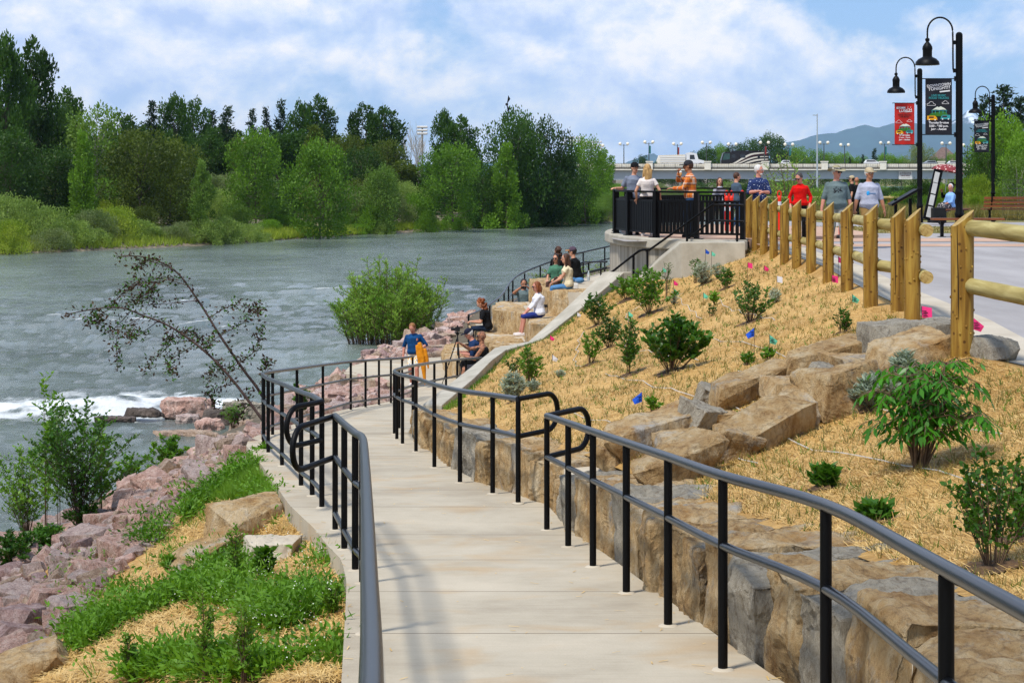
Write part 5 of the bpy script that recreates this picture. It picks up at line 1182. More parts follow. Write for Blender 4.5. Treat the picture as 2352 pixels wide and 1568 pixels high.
hp(2010,1198,1145,85,'low spreading plant with bronze leaves in the near slope', nst=8, twigs=3, lpt=9, leaf=.075, lw=.55, start=.2)
hp(2280,1305,1010,190,'tall thin leaved shrub at the right edge of the near slope', nst=13, twigs=8, lpt=8, leaf=.034, lw=.7, lf='lf_shrub', sr=.005)
hp(2335,1240,1030,120,'second tall shrub cut off by the right edge', nst=8, twigs=7, lpt=8, leaf=.034, lw=.7, lf='lf_shrub')
hp(2000,935,850,120,'large silver sagebrush left of the elder bush', nst=40, twigs=7, lpt=12, leaf=.07, lw=.2, lf='lf_sage', name='sagebrush', start=.1)
hp(2080,905,800,70,'tall silver sagebrush behind the elder bush', nst=24, twigs=7, lpt=12, leaf=.07, lw=.2, lf='lf_sage', name='sagebrush', start=.1)
# the elder bush: arching stems with drooping pairs of long leaves
def elder(px, py, top, wpx):
    h = hit(px, py, BV_slope); s_ = h.y/F; H = (py-top)*s_; Wd = wpx*s_; root = empty('elder_bush', h, 0, 'big bright green elder bush with drooping leaves below the thick fence post', 'shrub'); r_ = random.Random(9); mb = MB(); C_, D_3, L_ = [], [], []
    for s2 in range(20):
        a = r_.uniform(0,6.283); q = (s2+.5)/34; R_ = Wd*.5*math.sqrt(q); hh = H*(1-.62*q*q)*r_.uniform(.7,1.0)*(1 if s2%3 else .62); e = Vector((math.cos(a)*R_+.12*H, math.sin(a)*R_*.9, hh)); pts = bez([Vector((math.cos(a)*.03,math.sin(a)*.03,0)), Vector((e.x*.5,e.y*.5,hh*.62)), e*.96, Vector((e.x*1.02,e.y*1.02,hh*.97))], 4)
        mb.tube(pts, [.009*(1-.7*k/(len(pts)-1)) for k in range(len(pts))], 5)
        for t_ in range(9):
            f = .28+.72*(t_+.5)/9; k = min(len(pts)-2, int(f*(len(pts)-1))); p0 = pts[k].lerp(pts[k+1], f*(len(pts)-1)-k); aa = r_.uniform(0,6.283); out = Vector((math.cos(aa),math.sin(aa),.25)); tl = r_.uniform(.16,.26); p1 = p0+out.normalized()*tl*.6; p2 = p1+Vector((out.x,out.y,-.5)).normalized()*tl*.5
            mb.tube([p0,p1,p2],[.0035,.003,.002],3)
            perp = Vector((-out.y,out.x,0))
            for l_, (bp, sg) in enumerate([(p0.lerp(p1,.55),1),(p0.lerp(p1,.55),-1),(p1,1),(p1,-1),(p1.lerp(p2,.6),1),(p1.lerp(p2,.6),-1),(p2,0)]):
                dd = perp*sg*.9+Vector((out.x,out.y,0))*.5+Vector((0,0,-.75 if sg else -1.1)); C_.append(bp); D_3.append(dd); L_.append(.085*r_.uniform(.8,1.3))
    C_ = np.array([tuple(c) for c in C_]); D_3 = np.array([tuple(c) for c in D_3]); L_ = np.array(L_)
    fast_mesh('foliage', leaves(C_, D_3, L_, L_*.30, G, updir=1.2), 4, M['lf_elder'], root); mb.build('stems', M['stem'], root, fixn=False)
elder(2112,1078,828,240)
# ---- river willow bush
h = XZ(905, 66, ZW); s_ = 66/F
plant('river_willow', (h.x, 66, ZW), 178*s_, 300*s_, 'big round willow bush standing in the river behind the boy', nst=190, twigs=13, lpt=17, leaf=.13, lw=.22, lf='lf_willow3', start=.10, up=.8, sr=.02, cat='shrub', seed=77, curve=.85, foot=.72)
# ---- leaning chokecherry with purple brown leaves
def leaning():
    root = empty('leaning_tree', XZ(650,31,-4.6), 0, 'leaning purple leaved tree with two long bare stems reaching over the water', 'tree'); o = Vector(root.location); mb = MB(); C_, D_3, L_ = [], [], []; r_ = random.Random(4)
    st = [([(655,1010),(600,905),(560,850),(505,770),(455,690),(400,620),(330,590),(270,590)],31), ([(660,1040),(600,960),(540,880),(480,815),(400,755),(330,725),(260,705),(150,722)],30.4)]
    tw = [((455,690),(340,700),(300,690)),((430,655),(360,640),(290,660)),((400,620),(340,600),(310,620)),((400,640),(300,660),(255,705)),((480,730),(540,700),(600,720)),((505,770),(470,790),(420,770)),((540,840),(590,800),(600,745)),((560,850),(500,840),(480,870)),
          ((400,755),(380,800),(330,850)),((330,725),(270,770),(275,845)),((450,790),(390,830),(400,860)),((360,740),(300,780),(310,750)),((300,715),(250,760),(215,720)),((540,880),(480,900),(500,930)),((580,920),(540,960),(570,900)),((600,905),(610,850),(615,830)),((340,700),(350,660),(320,690)),((505,770),(560,740),(600,700)),((260,705),(200,740),(240,730)),((480,815),(440,760),(380,790))]
    for pts, d in st:
        q = [P(x,y,d)-o for x,y in pts]; q = bez(q, 5); mb.tube(q, [.026*(1-.85*k/(len(q)-1))+.004 for k in range(len(q))], 8)
        for k in range(10, len(q)): 
            for _ in range(10): C_.append(q[k]+Vector([r_.gauss(0,.045) for _ in range(3)])); D_3.append(Vector([r_.gauss(0,1),r_.gauss(0,1),r_.gauss(.3,.8)])); L_.append(r_.uniform(.045,.09))
    for t_ in tw:
        d = 30.7+r_.uniform(-.5,.5); q = bez([P(x,y,d+k*r_.uniform(-.2,.2))-o for k,(x,y) in enumerate(t_)], 7); mb.tube(q, [.010*(1-.7*k/(len(q)-1)) for k in range(len(q))], 4)
        for k in range(3, len(q)):
            for _ in range(14): C_.append(q[k]+Vector([r_.gauss(0,.055) for _ in range(3)])); D_3.append(Vector([r_.gauss(0,1),r_.gauss(0,1),r_.gauss(.4,.7)])); L_.append(r_.uniform(.045,.09))
    C_ = np.array([tuple(c) for c in C_]); D_3 = np.array([tuple(c) for c in D_3]); L_ = np.array(L_); g_ = np.random.default_rng(3).random(len(C_)) < .3
    fast_mesh('foliage', leaves(C_[~g_], D_3[~g_], L_[~g_], L_[~g_]*.5, G), 4, M['lf_red'], root); fast_mesh('green_leaves', leaves(C_[g_], D_3[g_], L_[g_], L_[g_]*.5, G), 4, M['lf_shrub'], root)
    mb.build('stems', M['redstem'], root, smooth=True, fixn=False)
leaning()
# ---- shrubs in the lower left
GL = 'leafy shrubs on the near left bank'
def bp(px, py, d, top, wpx, label, **k):
    p = P(px, py, d); s_ = d/F; z = zat(p.x, d, BV_bank, p.z); return plant('riverside_shrub', (p.x,d,min(z,p.z)), (py-top)*s_+max(0,p.z-z), wpx*s_, label, group=GL, seed=int(px+py), **k)
bp(185,1205,24,905,330,'wide twiggy shrub at the lower left above the riprap', nst=44, twigs=9, lpt=10, leaf=.06, lw=.6, lf='lf_shrub', st='redstem')
bp(60,1190,26,1000,230,'yellow green shrub at the left edge', nst=30, twigs=8, lpt=10, leaf=.06, lf='lf_shrub2')
bp(105,1210,24.5,835,70,'tall sprouting stem with fresh leaves at the far left', nst=5, twigs=11, lpt=11, leaf=.085, lf='lf_shrub2', curve=.25)
bp(135,1210,24.5,865,50,'second tall sprouting stem beside the far left one', nst=4, twigs=11, lpt=11, leaf=.085, lf='lf_shrub2', curve=.25)
bp(232,1180,25,955,60,'upright leafy stems at the right of the wide twiggy shrub', nst=6, twigs=9, lpt=10, leaf=.09, lf='lf_shrub2', curve=.2)
bp(385,1095,30,1000,120,'rounded leafy shrub on top of the riprap', nst=22, twigs=7, lpt=9, leaf=.08, lf='lf_shrub2')
bp(300,1130,28,1045,100,'low leafy shrub left of the rounded one', nst=18, twigs=6, lpt=9, leaf=.07, lf='lf_shrub2')
bp(330,1160,27,1090,110,'low shrub tucked behind the riprap', nst=18, twigs=6, lpt=9, leaf=.07)
bp(30,1310,21,1215,150,'dark low shrub at the left edge above the rocks', nst=40, twigs=6, lpt=10, leaf=.06, lf='lf_shrub')
bp(110,1290,22,1205,150,'dark bushy mass under the wide twiggy shrub', nst=40, twigs=6, lpt=10, leaf=.06, lf='lf_shrub')
bp(195,1230,24,1150,120,'dark bush at the foot of the wide twiggy shrub', nst=26, twigs=6, lpt=9, leaf=.06, lf='lf_shrub')
bp(535,985,38,925,70,'yellow flowering clump on the dark river rock', nst=22, twigs=4, lpt=7, leaf=.09, lw=.2, lf='lf_grass')
bp(690,945,32,880,70,'weeds growing between rail and river rocks', nst=16, twigs=5, lpt=8, leaf=.08, lf='lf_weed')
bp(600,1075,23,1015,60,'leafy weed at the outer edge of the curved path', nst=12, twigs=5, lpt=8, leaf=.07, lf='lf_weed')
bp(1000,775,62,742,20,'bunch of dry reed stalks beside the river willow', nst=9, twigs=1, lpt=1, leaf=.04, st='stem', lf='lf_dry')
# plants between overlook railings and river, and the young tree in front of the bridge
plant('willow_shrub', XZ(1330,70,-5.2), 1.9, 4.6, 'pale shrub behind the terrace handrail', nst=30, twigs=7, lpt=9, leaf=.12, lw=.3, lf='lf_willow', seed=3, sr=.012, cat='shrub')
plant('willow_shrub', XZ(1255,72,-5.3), 1.3, 3.0, 'grassy shrub between the terraces and the river', nst=22, twigs=6, lpt=8, leaf=.12, lw=.3, lf='lf_willow3', seed=4, sr=.012, cat='shrub')
plant('young_tree', XZ(1815,82,-3.6), 4.6, 4.6, 'thin young tree with open branches in front of the bridge', nst=26, twigs=9, lpt=9, leaf=.14, lw=.35, lf='lf_willow3', seed=5, sr=.03, cat='tree', start=.3)
# ---------------------------------------------------------------- ground cover (nobody could count it)
def rows_sampler(rows, n, seed, tmin=.02, tmax=.98, w=None):
    A = np.array([[tuple(p) for p in r] for r in rows]); g_ = np.random.default_rng(seed)
    nr, nc = A.shape[:2]; i = g_.uniform(0, nr-1.001, n*4); j = g_.uniform(tmin*(nc-1), tmax*(nc-1)-.001, n*4); a = i.astype(int); b_ = j.astype(int); fi = (i-a)[:,None]; fj = (j-b_)[:,None]
    p = (A[a,b_]*(1-fi)+A[a+1,b_]*fi)*(1-fj)+(A[a,b_+1]*(1-fi)+A[a+1,b_+1]*fi)*fj
    t = A[a+1,b_]-A[a,b_]; t /= np.linalg.norm(t, axis=1, keepdims=True)+1e-9
    keep = g_.random(n*4) < (w(p) if w else 1); return p[keep][:n], t[keep][:n], g_
vis = lambda p, m=1.08: (np.abs(p[:,0]/p[:,1]+0.0) < .2857*m)&(p[:,1] > 4.5)
p, t, g_ = rows_sampler(slope_rows, 85000, 3, w=lambda p: np.where(vis(p), np.clip((11/p[:,1])**1.2,0,1), .0))
n = len(p); D = t+g_.normal(0,.26,(n,3))*np.where(g_.random(n)<.2,3,1)[:,None]; D[:,2] = D[:,2]*.5; L = g_.uniform(.03,.13,n)*np.where(g_.random(n)<.05,2,1); wv = (.0020+.0001*p[:,1])*g_.uniform(.7,1.3,n)
D /= np.linalg.norm(D,axis=1,keepdims=True); s3 = np.cross(D, np.array([0,0,1.])+g_.normal(0,.3,(n,3))); s3 /= np.linalg.norm(s3,axis=1,keepdims=True)
c = p+np.array([0,0,.008])+g_.normal(0,.004,(n,3)); a = c-D*L[:,None]/2; b_ = c+D*L[:,None]/2; q = s3*wv[:,None]/2; a[:,2] += .004
o = fast_mesh('straw', np.stack([a-q,a+q,b_+q,b_-q],1), 4, M['strawblade']); tag(o, 'loose straw lying over the whole slope', kind='stuff')
def tufts(name, pts, g_, h, w, m, nb=4, sp=.5, label=''):
    P3 = np.repeat(pts, nb, 0); n = len(P3); hh = h*g_.uniform(.5,1.3,n)*(1 if np.isscalar(h) else 1); d = g_.normal(0,sp,(n,3)); d[:,2] = 1; d /= np.linalg.norm(d,axis=1,keepdims=True)
    sd_ = np.cross(d, g_.normal(size=(n,3))); sd_ /= np.linalg.norm(sd_,axis=1,keepdims=True); ww = (w+.00022*P3[:,1])[:,None]*.5; a = P3+g_.normal(0,.012,(n,3))*np.array([1,1,0])
    V = np.stack([a-sd_*ww, a+sd_*ww, a+d*hh[:,None]], 1); o = fast_mesh(name, V, 3, M[m]); tag(o, label, kind='stuff'); return o
p, t, g_ = rows_sampler(slope_rows, 5200, 4, w=lambda p: np.where(vis(p), np.clip((13/p[:,1])**1.1,0,1), .0)); tufts('grass_sprouts', p, g_, .085, .003, 'lf_dry', 4, .4, 'thin grass sprouts coming up through the straw')
p, t, g_ = rows_sampler(slope_rows, 1500, 5, w=lambda p: np.where(vis(p), np.clip((13/p[:,1])**1.1,0,1), .0)); tufts('green_sprouts', p, g_, .07, .006, 'lf_grass', 4, .7, 'green weed seedlings in the straw')
# pale cords of the straw netting
cd_ = MB(); cr_ = random.Random(6)
for i0, i1, j in [(28,60,30),(40,75,44),(52,88,22),(62,100,52),(72,112,34),(96,128,46),(104,140,26),(118,150,12),(120,158,40),(132,170,24)]:
    cd_.tube([slope_rows[i][min(NT-2,max(2,j+int((i-i0)*.12)))]+Vector((0,0,.012+cr_.uniform(0,.01))) for i in range(i0, i1, 2)], .0045, 4)
o = cd_.build('netting_cord', M['white'], fixn=False); tag(o, 'pale cords of the netting pegged over the straw', kind='stuff')
# straw bits and grit blown onto the path
g5 = np.random.default_rng(44); pts = []
while len(pts) < 900:
    k = g5.integers(5, 150); u = g5.random(); u = u**3*.5 if g5.random() < .35 else 1-u**3*.5; q = Lr[k].lerp(Rr[k], float(u)); pts.append((q.x, q.y+g5.uniform(-.2,.2), q.z+.004))
p = np.array(pts); n = len(p); D = g5.normal(0,1,(n,3)); D[:,2] = 0; D /= np.linalg.norm(D,axis=1,keepdims=True); L = g5.uniform(.01,.07,n)[:,None]; q = np.cross(D,[0,0,1.])*g5.uniform(.0015,.004,n)[:,None]; p[:,2] = [ramp_z(y)+.006 for y in p[:,1]]
o = fast_mesh('path_litter', np.stack([p-D*L/2-q,p-D*L/2+q,p+D*L/2+q,p+D*L/2-q],1), 4, M['strawblade']); tag(o, 'straw bits and grit blown onto the path edges', kind='stuff')
# greener rim of the slope along the concrete wall
p, t, g_ = rows_sampler(slope_rows, 600, 6, tmin=.01, tmax=.05, w=lambda p: np.where(vis(p)&(p[:,1] > 27), 1.0, .0)); tufts('rim_grass', p, g_, .09, .006, 'lf_grass', 4, .5, 'green grass along the foot of the concrete wall')
# straw, weeds and grass on the left bank
W1 = [(420,1185),(470,1120),(560,1070),(600,1030),(640,1090),(700,1140),(665,1165),(560,1150),(470,1160),(430,1200)]
W2 = [(120,1530),(180,1450),(260,1370),(380,1290),(520,1265),(560,1300),(640,1270),(700,1280),(800,1300),(815,1568),(250,1568),(420,1480),(560,1400),(440,1390),(300,1430),(200,1500)]
W3 = [(270,1290),(320,1200),(380,1190),(390,1240),(330,1300)]
ST1 = [(300,1330),(380,1190),(470,1150),(560,1150),(640,1200),(600,1330),(420,1330),(200,1470),(150,1568),(800,1568),(800,1250),(690,1240),(660,1330),(400,1330)]
def poly_sampler(poly, n, seed):
    g_ = np.random.default_rng(seed); xs = [p[0] for p in poly]; ys = [p[1] for p in poly]; out = []
    while len(out) < n:
        x, y = g_.uniform(min(xs)-15,max(xs)+15), g_.uniform(min(ys)-10,max(ys)+15)
        if inpoly(x, y, poly) or (g_.random() < .03): 
            h = hit(x, y, BV_bank, BV_path)
            if h is not None and hit(x, y, BV_path) is None or (h is not None and abs(hit(x,y,BV_path).y-h.y) > .01): out.append(tuple(h))
        elif g_.random() < .001: out.append(out[-1] if out else (0,10,-3))
    return np.array(out), g_
p, g_ = poly_sampler([(60,1568),(200,1440),(330,1290),(380,1190),(470,1150),(690,1160),(700,1240),(820,1290),(815,1568)], 34000, 8)
n = len(p); D = g_.normal(0,1,(n,3)); D[:,2] *= .2; D /= np.linalg.norm(D,axis=1,keepdims=True); L = g_.uniform(.05,.17,n); s3 = np.cross(D, [0,0,1.]); s3 /= np.linalg.norm(s3,axis=1,keepdims=True)+1e-9; q = s3*(.0016+.00010*p[:,1:2]); c = p+np.array([0,0,.015])+g_.normal(0,.01,(n,3))
a = c-D*L[:,None]/2; b_ = c+D*L[:,None]/2; o = fast_mesh('bank_straw', np.stack([a-q,a+q,b_+q,b_-q],1), 4, M['strawblade']); tag(o, 'loose straw mulch on the left bank', kind='stuff')
PATCH = lambda p, g_: np.array([q for q in p if noise.noise(Vector((q[0]*1.5,q[1]*.9,3))) > .02+.22*g_.random()-.11])
def weeds(name, poly, n, seed, hgt, leaf, lw, m, label, nl=16, spread=.07):
    p, g_ = poly_sampler(poly, n, seed); p = PATCH(p, g_); n = len(p); base = np.repeat(p, nl, 0); N = len(base); hh = np.repeat(hgt*g_.uniform(.4,1.2,n), nl); u = g_.random(N); off = g_.normal(0,spread,(N,3)); off[:,2] = 0
    C_ = base+off*(.3+u[:,None])+np.stack([np.zeros(N),np.zeros(N),hh*u],1); D_ = off*8+g_.normal(0,.5,(N,3)); D_[:,2] += .5; o = fast_mesh(name, leaves(C_, D_, leaf*g_.uniform(.5,1.3,N), leaf*lw, G, updir=.8), 4, M[m]); tag(o, label, kind='stuff')
weeds('weed_cover', W2, 3600, 20, .17, .060, .40, 'lf_weed', 'low green weeds covering the near left bank')
weeds('weed_patch', W1, 1300, 21, .20, .065, .40, 'lf_weed', 'low green weeds outside the curved handrail')
weeds('weed_strip', W3, 160, 22, .25, .06, .40, 'lf_weed', 'strip of weeds between straw and riprap')
weeds('feathery_weeds', W2, 300, 23, .34, .05, .2, 'lf_grass', 'taller feathery yellow green weeds', 18, .05)
p, g_ = poly_sampler(W2, 2200, 24); p = PATCH(p, g_); tufts('bank_grass', p, g_, .20, .006, 'lf_grass', 6, .45, 'fine grass among the weeds')
p, g_ = poly_sampler(W1, 1500, 25); tufts('bank_grass', p, g_, .16, .006, 'lf_grass', 6, .45, 'fine grass beside the curved path')
p, g_ = poly_sampler([(400,1300),(640,1270),(800,1300),(815,1568),(420,1568),(500,1400)], 110, 26); nf = np.repeat(p,4,0)+g_.normal(0,.02,(110*4,3)); nf[:,2] += np.repeat(g_.uniform(.12,.24,110),4)
o = fast_mesh('weed_blossom', leaves(nf, g_.normal(size=(len(nf),3)), .010, .010, G), 4, M['flowerw']); tag(o, 'tiny white blossom over the weeds', kind='stuff')
for i, (px,py,tp,w_,lb) in enumerate([(600,1340,1240,60,'broad leaved green plant by the concrete stump'),(540,1350,1190,40,'tall grass stalks by the flat ochre slab'),(470,1570,1330,50,'tall seed headed weed at the bottom of the picture'),(560,1575,1360,50,'second tall seed headed weed at the bottom'),(300,1570,1440,50,'seed headed weed at the bottom left'),(400,1330,1270,60,'leafy plant at the edge of the straw patch'),(765,1420,1330,60,'feathery weed touching the left handrail'),(690,1130,1065,60,'feathery weed under the looped rail end')]):
    hp(px,py,tp,w_,lb,name='weed', nst=7, twigs=8, lpt=7, leaf=.06 if i in (0,5) else .028, lw=.6, lf='lf_weed' if i in (0,5) else 'lf_grass', cat='weed', group='single tall weeds on the left bank', sr=.004, curve=.2)
# far waterline reeds
xs = np.random.default_rng(9); pts = []
for k in range(len(FB)-1):
    for _ in range(520 if k < 8 else 150):
        u = xs.random(); x = FB[k][0]*(1-u)+FB[k+1][0]*u; y = FB[k][1]*(1-u)+FB[k+1][1]*u; w_ = xs.random()*2.2; pts.append((x-.5*w_, y+.8*w_, ZW+.05+.2*w_))
tufts('far_reeds', np.array(pts), xs, .75, .03, 'lf_willow2', 5, .35, 'reeds and grass along the far waterline')
# lawn and rough grass behind the plaza
pts = np.stack([xs.uniform(8,26,5000), xs.uniform(47.6,54,5000), np.zeros(5000)],1); pts[:,2] = [plz(y)+.01 for y in pts[:,1]]; tufts('lawn_grass', pts, xs, .05, .01, 'lf_dry', 3, .5, 'patchy lawn around the benches')
yy = xs.uniform(68,98,5200); ux = xs.uniform(.13,.30,5200); pts = np.stack([yy*ux, yy, np.array([plz(y)+.0 for y in yy])],1); tufts('meadow_grass', pts, xs, .6, .02, 'lf_dry', 5, .35, 'rough dry meadow behind the benches')
# ================================================================ bridge
M['bridgecon'] = mat('bridge_parapet', '#e2dac6', '#efe9da', scale=.8, rough=.9, bump=.03, bscale=4)
M['girder'] = mat('bridge_girder', '#a3adb2', '#b0b8bc', scale=.1, rough=.6)
M['darkfence'] = mat('bridge_fence_metal', '#4a4238', rough=.7)
M['globe'] = mat('lamp_globe', '#ece4cc', rough=.3)
M['lamppole'] = mat('bridge_lamp_metal', '#3b4240', rough=.6)
BD = 430.0
def bx(px, d=BD): return (px-CX)/F*d
def bz(py, d=BD): return (HY-py)/F*d
broot = empty('road_bridge', (bx(1800), BD, -3), label='long grey road bridge with stone parapet across the river', cat='bridge'); bo = Vector(broot.location)
x0, x1 = bx(1330), bx(2330)
MB().box((0,8,bz(386)-bo.z), ((x1-x0)/2, 9, (bz(377)-bz(395))/2*.25)).build('deck', M['wallcon'], broot)
xc = (x0+x1)/2-bo.x
for o in broot.children: o.location.x = xc
g_m = MB(); pts = []                        # girder: shallow haunches
for k in range(61):
    px = 1330+k*1000/60; u = ((px-1650)%460)/460; hb = 414 if True else 0; hb = 411+5*math.exp(-((px-1790)/45)**2)+3*math.exp(-((px-1400)/60)**2)
    pts.append((bx(px)-bo.x, bz(hb)-bo.z))
poly = pts+[(x1-bo.x, bz(391)-bo.z),(x0-bo.x, bz(391)-bo.z)]
g_m.prism(poly, 0, 1.2, axis='y'); g_m.prism(poly, 13, 14.2, axis='y'); g_m.build('girder', M['girder'], broot)
MB().box((xc,-.4,bz(388.2)-bo.z), ((x1-x0)/2,.6,.30)).build('edge_beam', M['bridgecon'], broot)
MB().box((xc,-.5,bz(381.5)-bo.z), ((x1-x0)/2,.18,.50)).build('parapet', M['bridgecon'], broot)
MB().box((xc,15,bz(381)-bo.z), ((x1-x0)/2,.18,.50)).build('parapet', M['bridgecon'], broot)
fm = MB(); fm.box((xc,-1.0,bz(375.5)-bo.z), ((x1-x0)/2,.03,.045)); fm.box((xc,-1.0,bz(386)-bo.z), ((x1-x0)/2,.05,.05)); xx = x0
while xx < x1:
    fm.box((xx-bo.x,-1.0,bz(380.8)-bo.z),(.035,.03,.58)); xx += 2.55
fm.build('fence_frame', M['darkfence'], broot)
fm = MB(); xx = x0
while xx < x1: fm.box((xx-bo.x,-1.0,bz(380.8)-bo.z),(.012,.02,.52)); xx += .42
fm.build('fence_bars', M['darkfence'], broot)
for px in (1358,1491,1624,1757,1892,2026,2160,2294):
    MB().box((bx(px)-bo.x,-.9,bz(381)-bo.z), (.75,.5,.95)).box((bx(px)-bo.x,-.9,bz(371.5)-bo.z),(.88,.6,.12)).build('pilaster', M['bridgecon'], broot)
for px in (1780, 1400): MB().box((bx(px)-bo.x,7,-3-bo.z), (1.6,6,4)).build('pier', M['wallcon'], broot)
# the boaters' sign on the girder
sg = MB().box((bx(2079)-bo.x,-.35,bz(402.5)-bo.z),(1.62,.04,1.0)).build('sign_panel', M['white'], broot)
def text(s_, size, loc, parent, m, rot=(R(90),0,0), ext=.002, align='CENTER', sx=1, shear=0, bold=0, name='lettering'):
    c = bpy.data.curves.new(name, 'FONT'); c.body = s_; c.size = size; c.extrude = ext; c.align_x = align; c.align_y = 'CENTER'; c.offset = bold; c.shear = shear
    tmp = bpy.data.objects.new('tmp', c); COL.objects.link(tmp); dg = bpy.context.evaluated_depsgraph_get(); me = bpy.data.meshes.new_from_object(tmp.evaluated_get(dg)); bpy.data.objects.remove(tmp)
    me.materials.clear(); me.materials.append(m); o = bpy.data.objects.new(name, me); COL.objects.link(o); o.parent = parent; o.location = loc; o.rotation_euler = rot; o.scale = (sx,1,1); return o
M['ink'] = mat('sign_red_ink', '#6a2a2e', rough=.6)
for i, t_ in enumerate(['ALL BOATERS & FLOATERS','EXIT AT SILVER PARK RAMP','RIVER LEFT 2500 FEET']): text(t_, .34, (bx(2079)-bo.x,-.41,bz(402.5)-bo.z+.62-.38*i), broot, M['ink'], sx=.66, bold=.006, ext=.01)
text('<  <  <  <  <  <', .34, (bx(2079)-bo.x,-.41,bz(402.5)-bo.z-.66), broot, M['ink'], sx=.9, ext=.01)
# lamps on the bridge
M['bteal'] = mat('teal_pennant', '#1f6a68', rough=.8); M['bred'] = mat('red_pennant', '#8a2f2c', rough=.8)
def blamp(px, top, d, pen, k):
    r = empty('bridge_lamp', (bx(px,d), d, bz(376,d)), label=f"twin globe lamp post on the bridge, {['first from the left','second from the left','third from the left','just left of the dump truck','above the dump truck','between truck and motorhome','left end of the motorhome','over the motorhome','right of the motorhome','beside the tall plain pole','fourth from the right','third from the right','second from the right','first from the right','behind the dead tree','behind the leafless branches'][k]}", cat='lamp post', group='twin globe lamps on the bridge'); H = bz(top,d)-bz(376,d)
    MB().tube([(0,0,-.5),(0,0,H-.4)], [.14,.09], 6).tube([(-.95,0,H-.65),(.95,0,H-.65)], .05, 5).build('pole', M['lamppole'], r)
    for s_ in (-.95,.95): MB().ball((s_,0,H-.25), .40, 10).build('globe', M['globe'], r, smooth=True)
    if pen: MB().box((.26,0,H-2.1),(.20,.02,.95)).build('pennant', M[pen], r)
for k, (px, top, d, pen) in enumerate([(1210-2.3*0,322,432,None),(1228,322,446,None),(1376,332,446,None),(1433,328,446,None),(1490.5,324,430,'bteal'),(1556,328,446,'bred'),(1622.5,325,430,None),(1682,329,446,None),(1756,325.5,430,'bred'),(1812,329.5,446,'bteal'),(1892.5,325.5,430,None),(1940,330.5,446,None),(2032,326,430,'bteal'),(2173,327,430,None),(2222,331,446,None)]):
    if k == 0: continue
    blamp(px, top, d, pen, k)
# tall thin pole and stadium lights
r = empty('light_pole', (bx(1877,300),300,-3), label='tall thin pale pole rising behind the bridge', cat='pole'); MB().tube([(0,0,0),(0,0,bz(262,300)+3)], [.16,.09], 6).build('pole', M['girder'], r); MB().box((-.35,0,bz(265,300)+3),(.4,.12,.07)).build('lamp_head', M['girder'], r)
for px, top, d, w_, lb in [(1313,318,620,26,'stadium floodlight rack above the last tree of the far bank'),(1358,328,640,22,'smaller stadium floodlight rack behind the wind swept tree'),(970,294,600,10,'stadium floodlight mast behind the dead tree')]:
    r = empty('stadium_light', (bx(px,d), d, -3), label=lb, cat='floodlight', group='stadium floodlights'); H = bz(top,d)+3
    MB().tube([(0,0,0),(0,0,H)], .3, 6).build('mast', M['lamppole'], r); s_ = d/F; rk = MB()
    for j in range(3):
        rk.box((0,0,H-j*1.1),(w_*s_,.1,.12))
        for q in range(8): rk.ball((w_*s_*(q/3.5-1), -.2, H+.3-j*1.1), .42, 6)
    rk.build('lamp_rack', M['white'], r)
# ---------------------------------------------------------------- vehicles on the bridge
M['glass'] = mat('car_glass', '#0c1013', rough=.1, spec=.8); M['carwhite'] = mat('white_car_paint', '#d9dadb', rough=.3); M['carsilver'] = mat('silver_car_paint', '#9aa0a6', rough=.3, metal=.4)
M['tyre'] = mat('tyre', '#0b0b0b', rough=.9); M['rim'] = mat('rim', '#888a8c', rough=.4, metal=.6); M['dumpbody'] = mat('dump_body_rusty', '#cfc5b2', '#e6dfd0', scale=.6, rough=.8, c3='#8a5a3a', stretch=(.3,1,4)); M['rvdark'] = mat('motorhome_dark', '#1a1518', rough=.35); M['rvcream'] = mat('motorhome_swoosh', '#cfc9bb', rough=.4); M['rvmar'] = mat('motorhome_maroon', '#4a1418', rough=.4); M['tail'] = mat('tail_light', '#a01812', rough=.3)
ZR = bz(384); DR = 436.0
def wheels(r, xs, y, rad):
    for x in xs:
        for yy in y: t_ = MB().prism([(math.cos(a)*rad+x, math.sin(a)*rad+rad) for a in np.linspace(0,2*math.pi,17)[:-1]], yy-.15, yy+.15, axis='y').build('wheel', M['tyre'], r); MB().prism([(math.cos(a)*rad*.55+x, math.sin(a)*rad*.55+rad) for a in np.linspace(0,2*math.pi,13)[:-1]], yy-.17, yy+.17, axis='y').build('rim', M['rim'], t_)
r = empty('dump_truck', (bx(1498), DR, ZR), label='white dump truck with a dirty ribbed bed driving right on the bridge', cat='truck'); s_ = BD/F
u = lambda px: (px-1498)*s_*1.0
hh = lambda py: bz(py, DR)-ZR
bd = MB().prism([(u(1637*0+1516-0),hh(380)),(u(1513),hh(370)),(u(1518),hh(357)),(u(1578),hh(355)),(u(1580),hh(380))], -1.25, 1.25, axis='y'); o = bd.build('dump_bed', M['dumpbody'], r)
rb_ = MB()
for j in range(4): rb_.box((u(1549),-1.28,hh(361+j*5)),(u(1578)-u(1549),.05,.10))
rb_.build('bed_ribs', M['carwhite'], o)
MB().prism([(u(1581),hh(382)),(u(1581),hh(352)),(u(1590),hh(350)),(u(1605),hh(353)),(u(1609),hh(366)),(u(1622),hh(369)),(u(1624),hh(382))], -1.2, 1.2, axis='y').build('cab', M['carwhite'], r)
MB().prism([(u(1589),hh(366)),(u(1589),hh(356)),(u(1599),hh(356)),(u(1601),hh(366))], -1.24, 1.24, axis='y').build('side_window', M['glass'], r)
MB().prism([(u(1603),hh(366)),(u(1602),hh(356)),(u(1605.6),hh(356)),(u(1608.6),hh(366))], -1.0, 1.0, axis='y').build('windscreen', M['glass'], r)
MB().box((u(1547),0,hh(350)),(u(1580)-u(1547),1.1,.12)).build('tarp_roll', M['girder'], r) if False else None
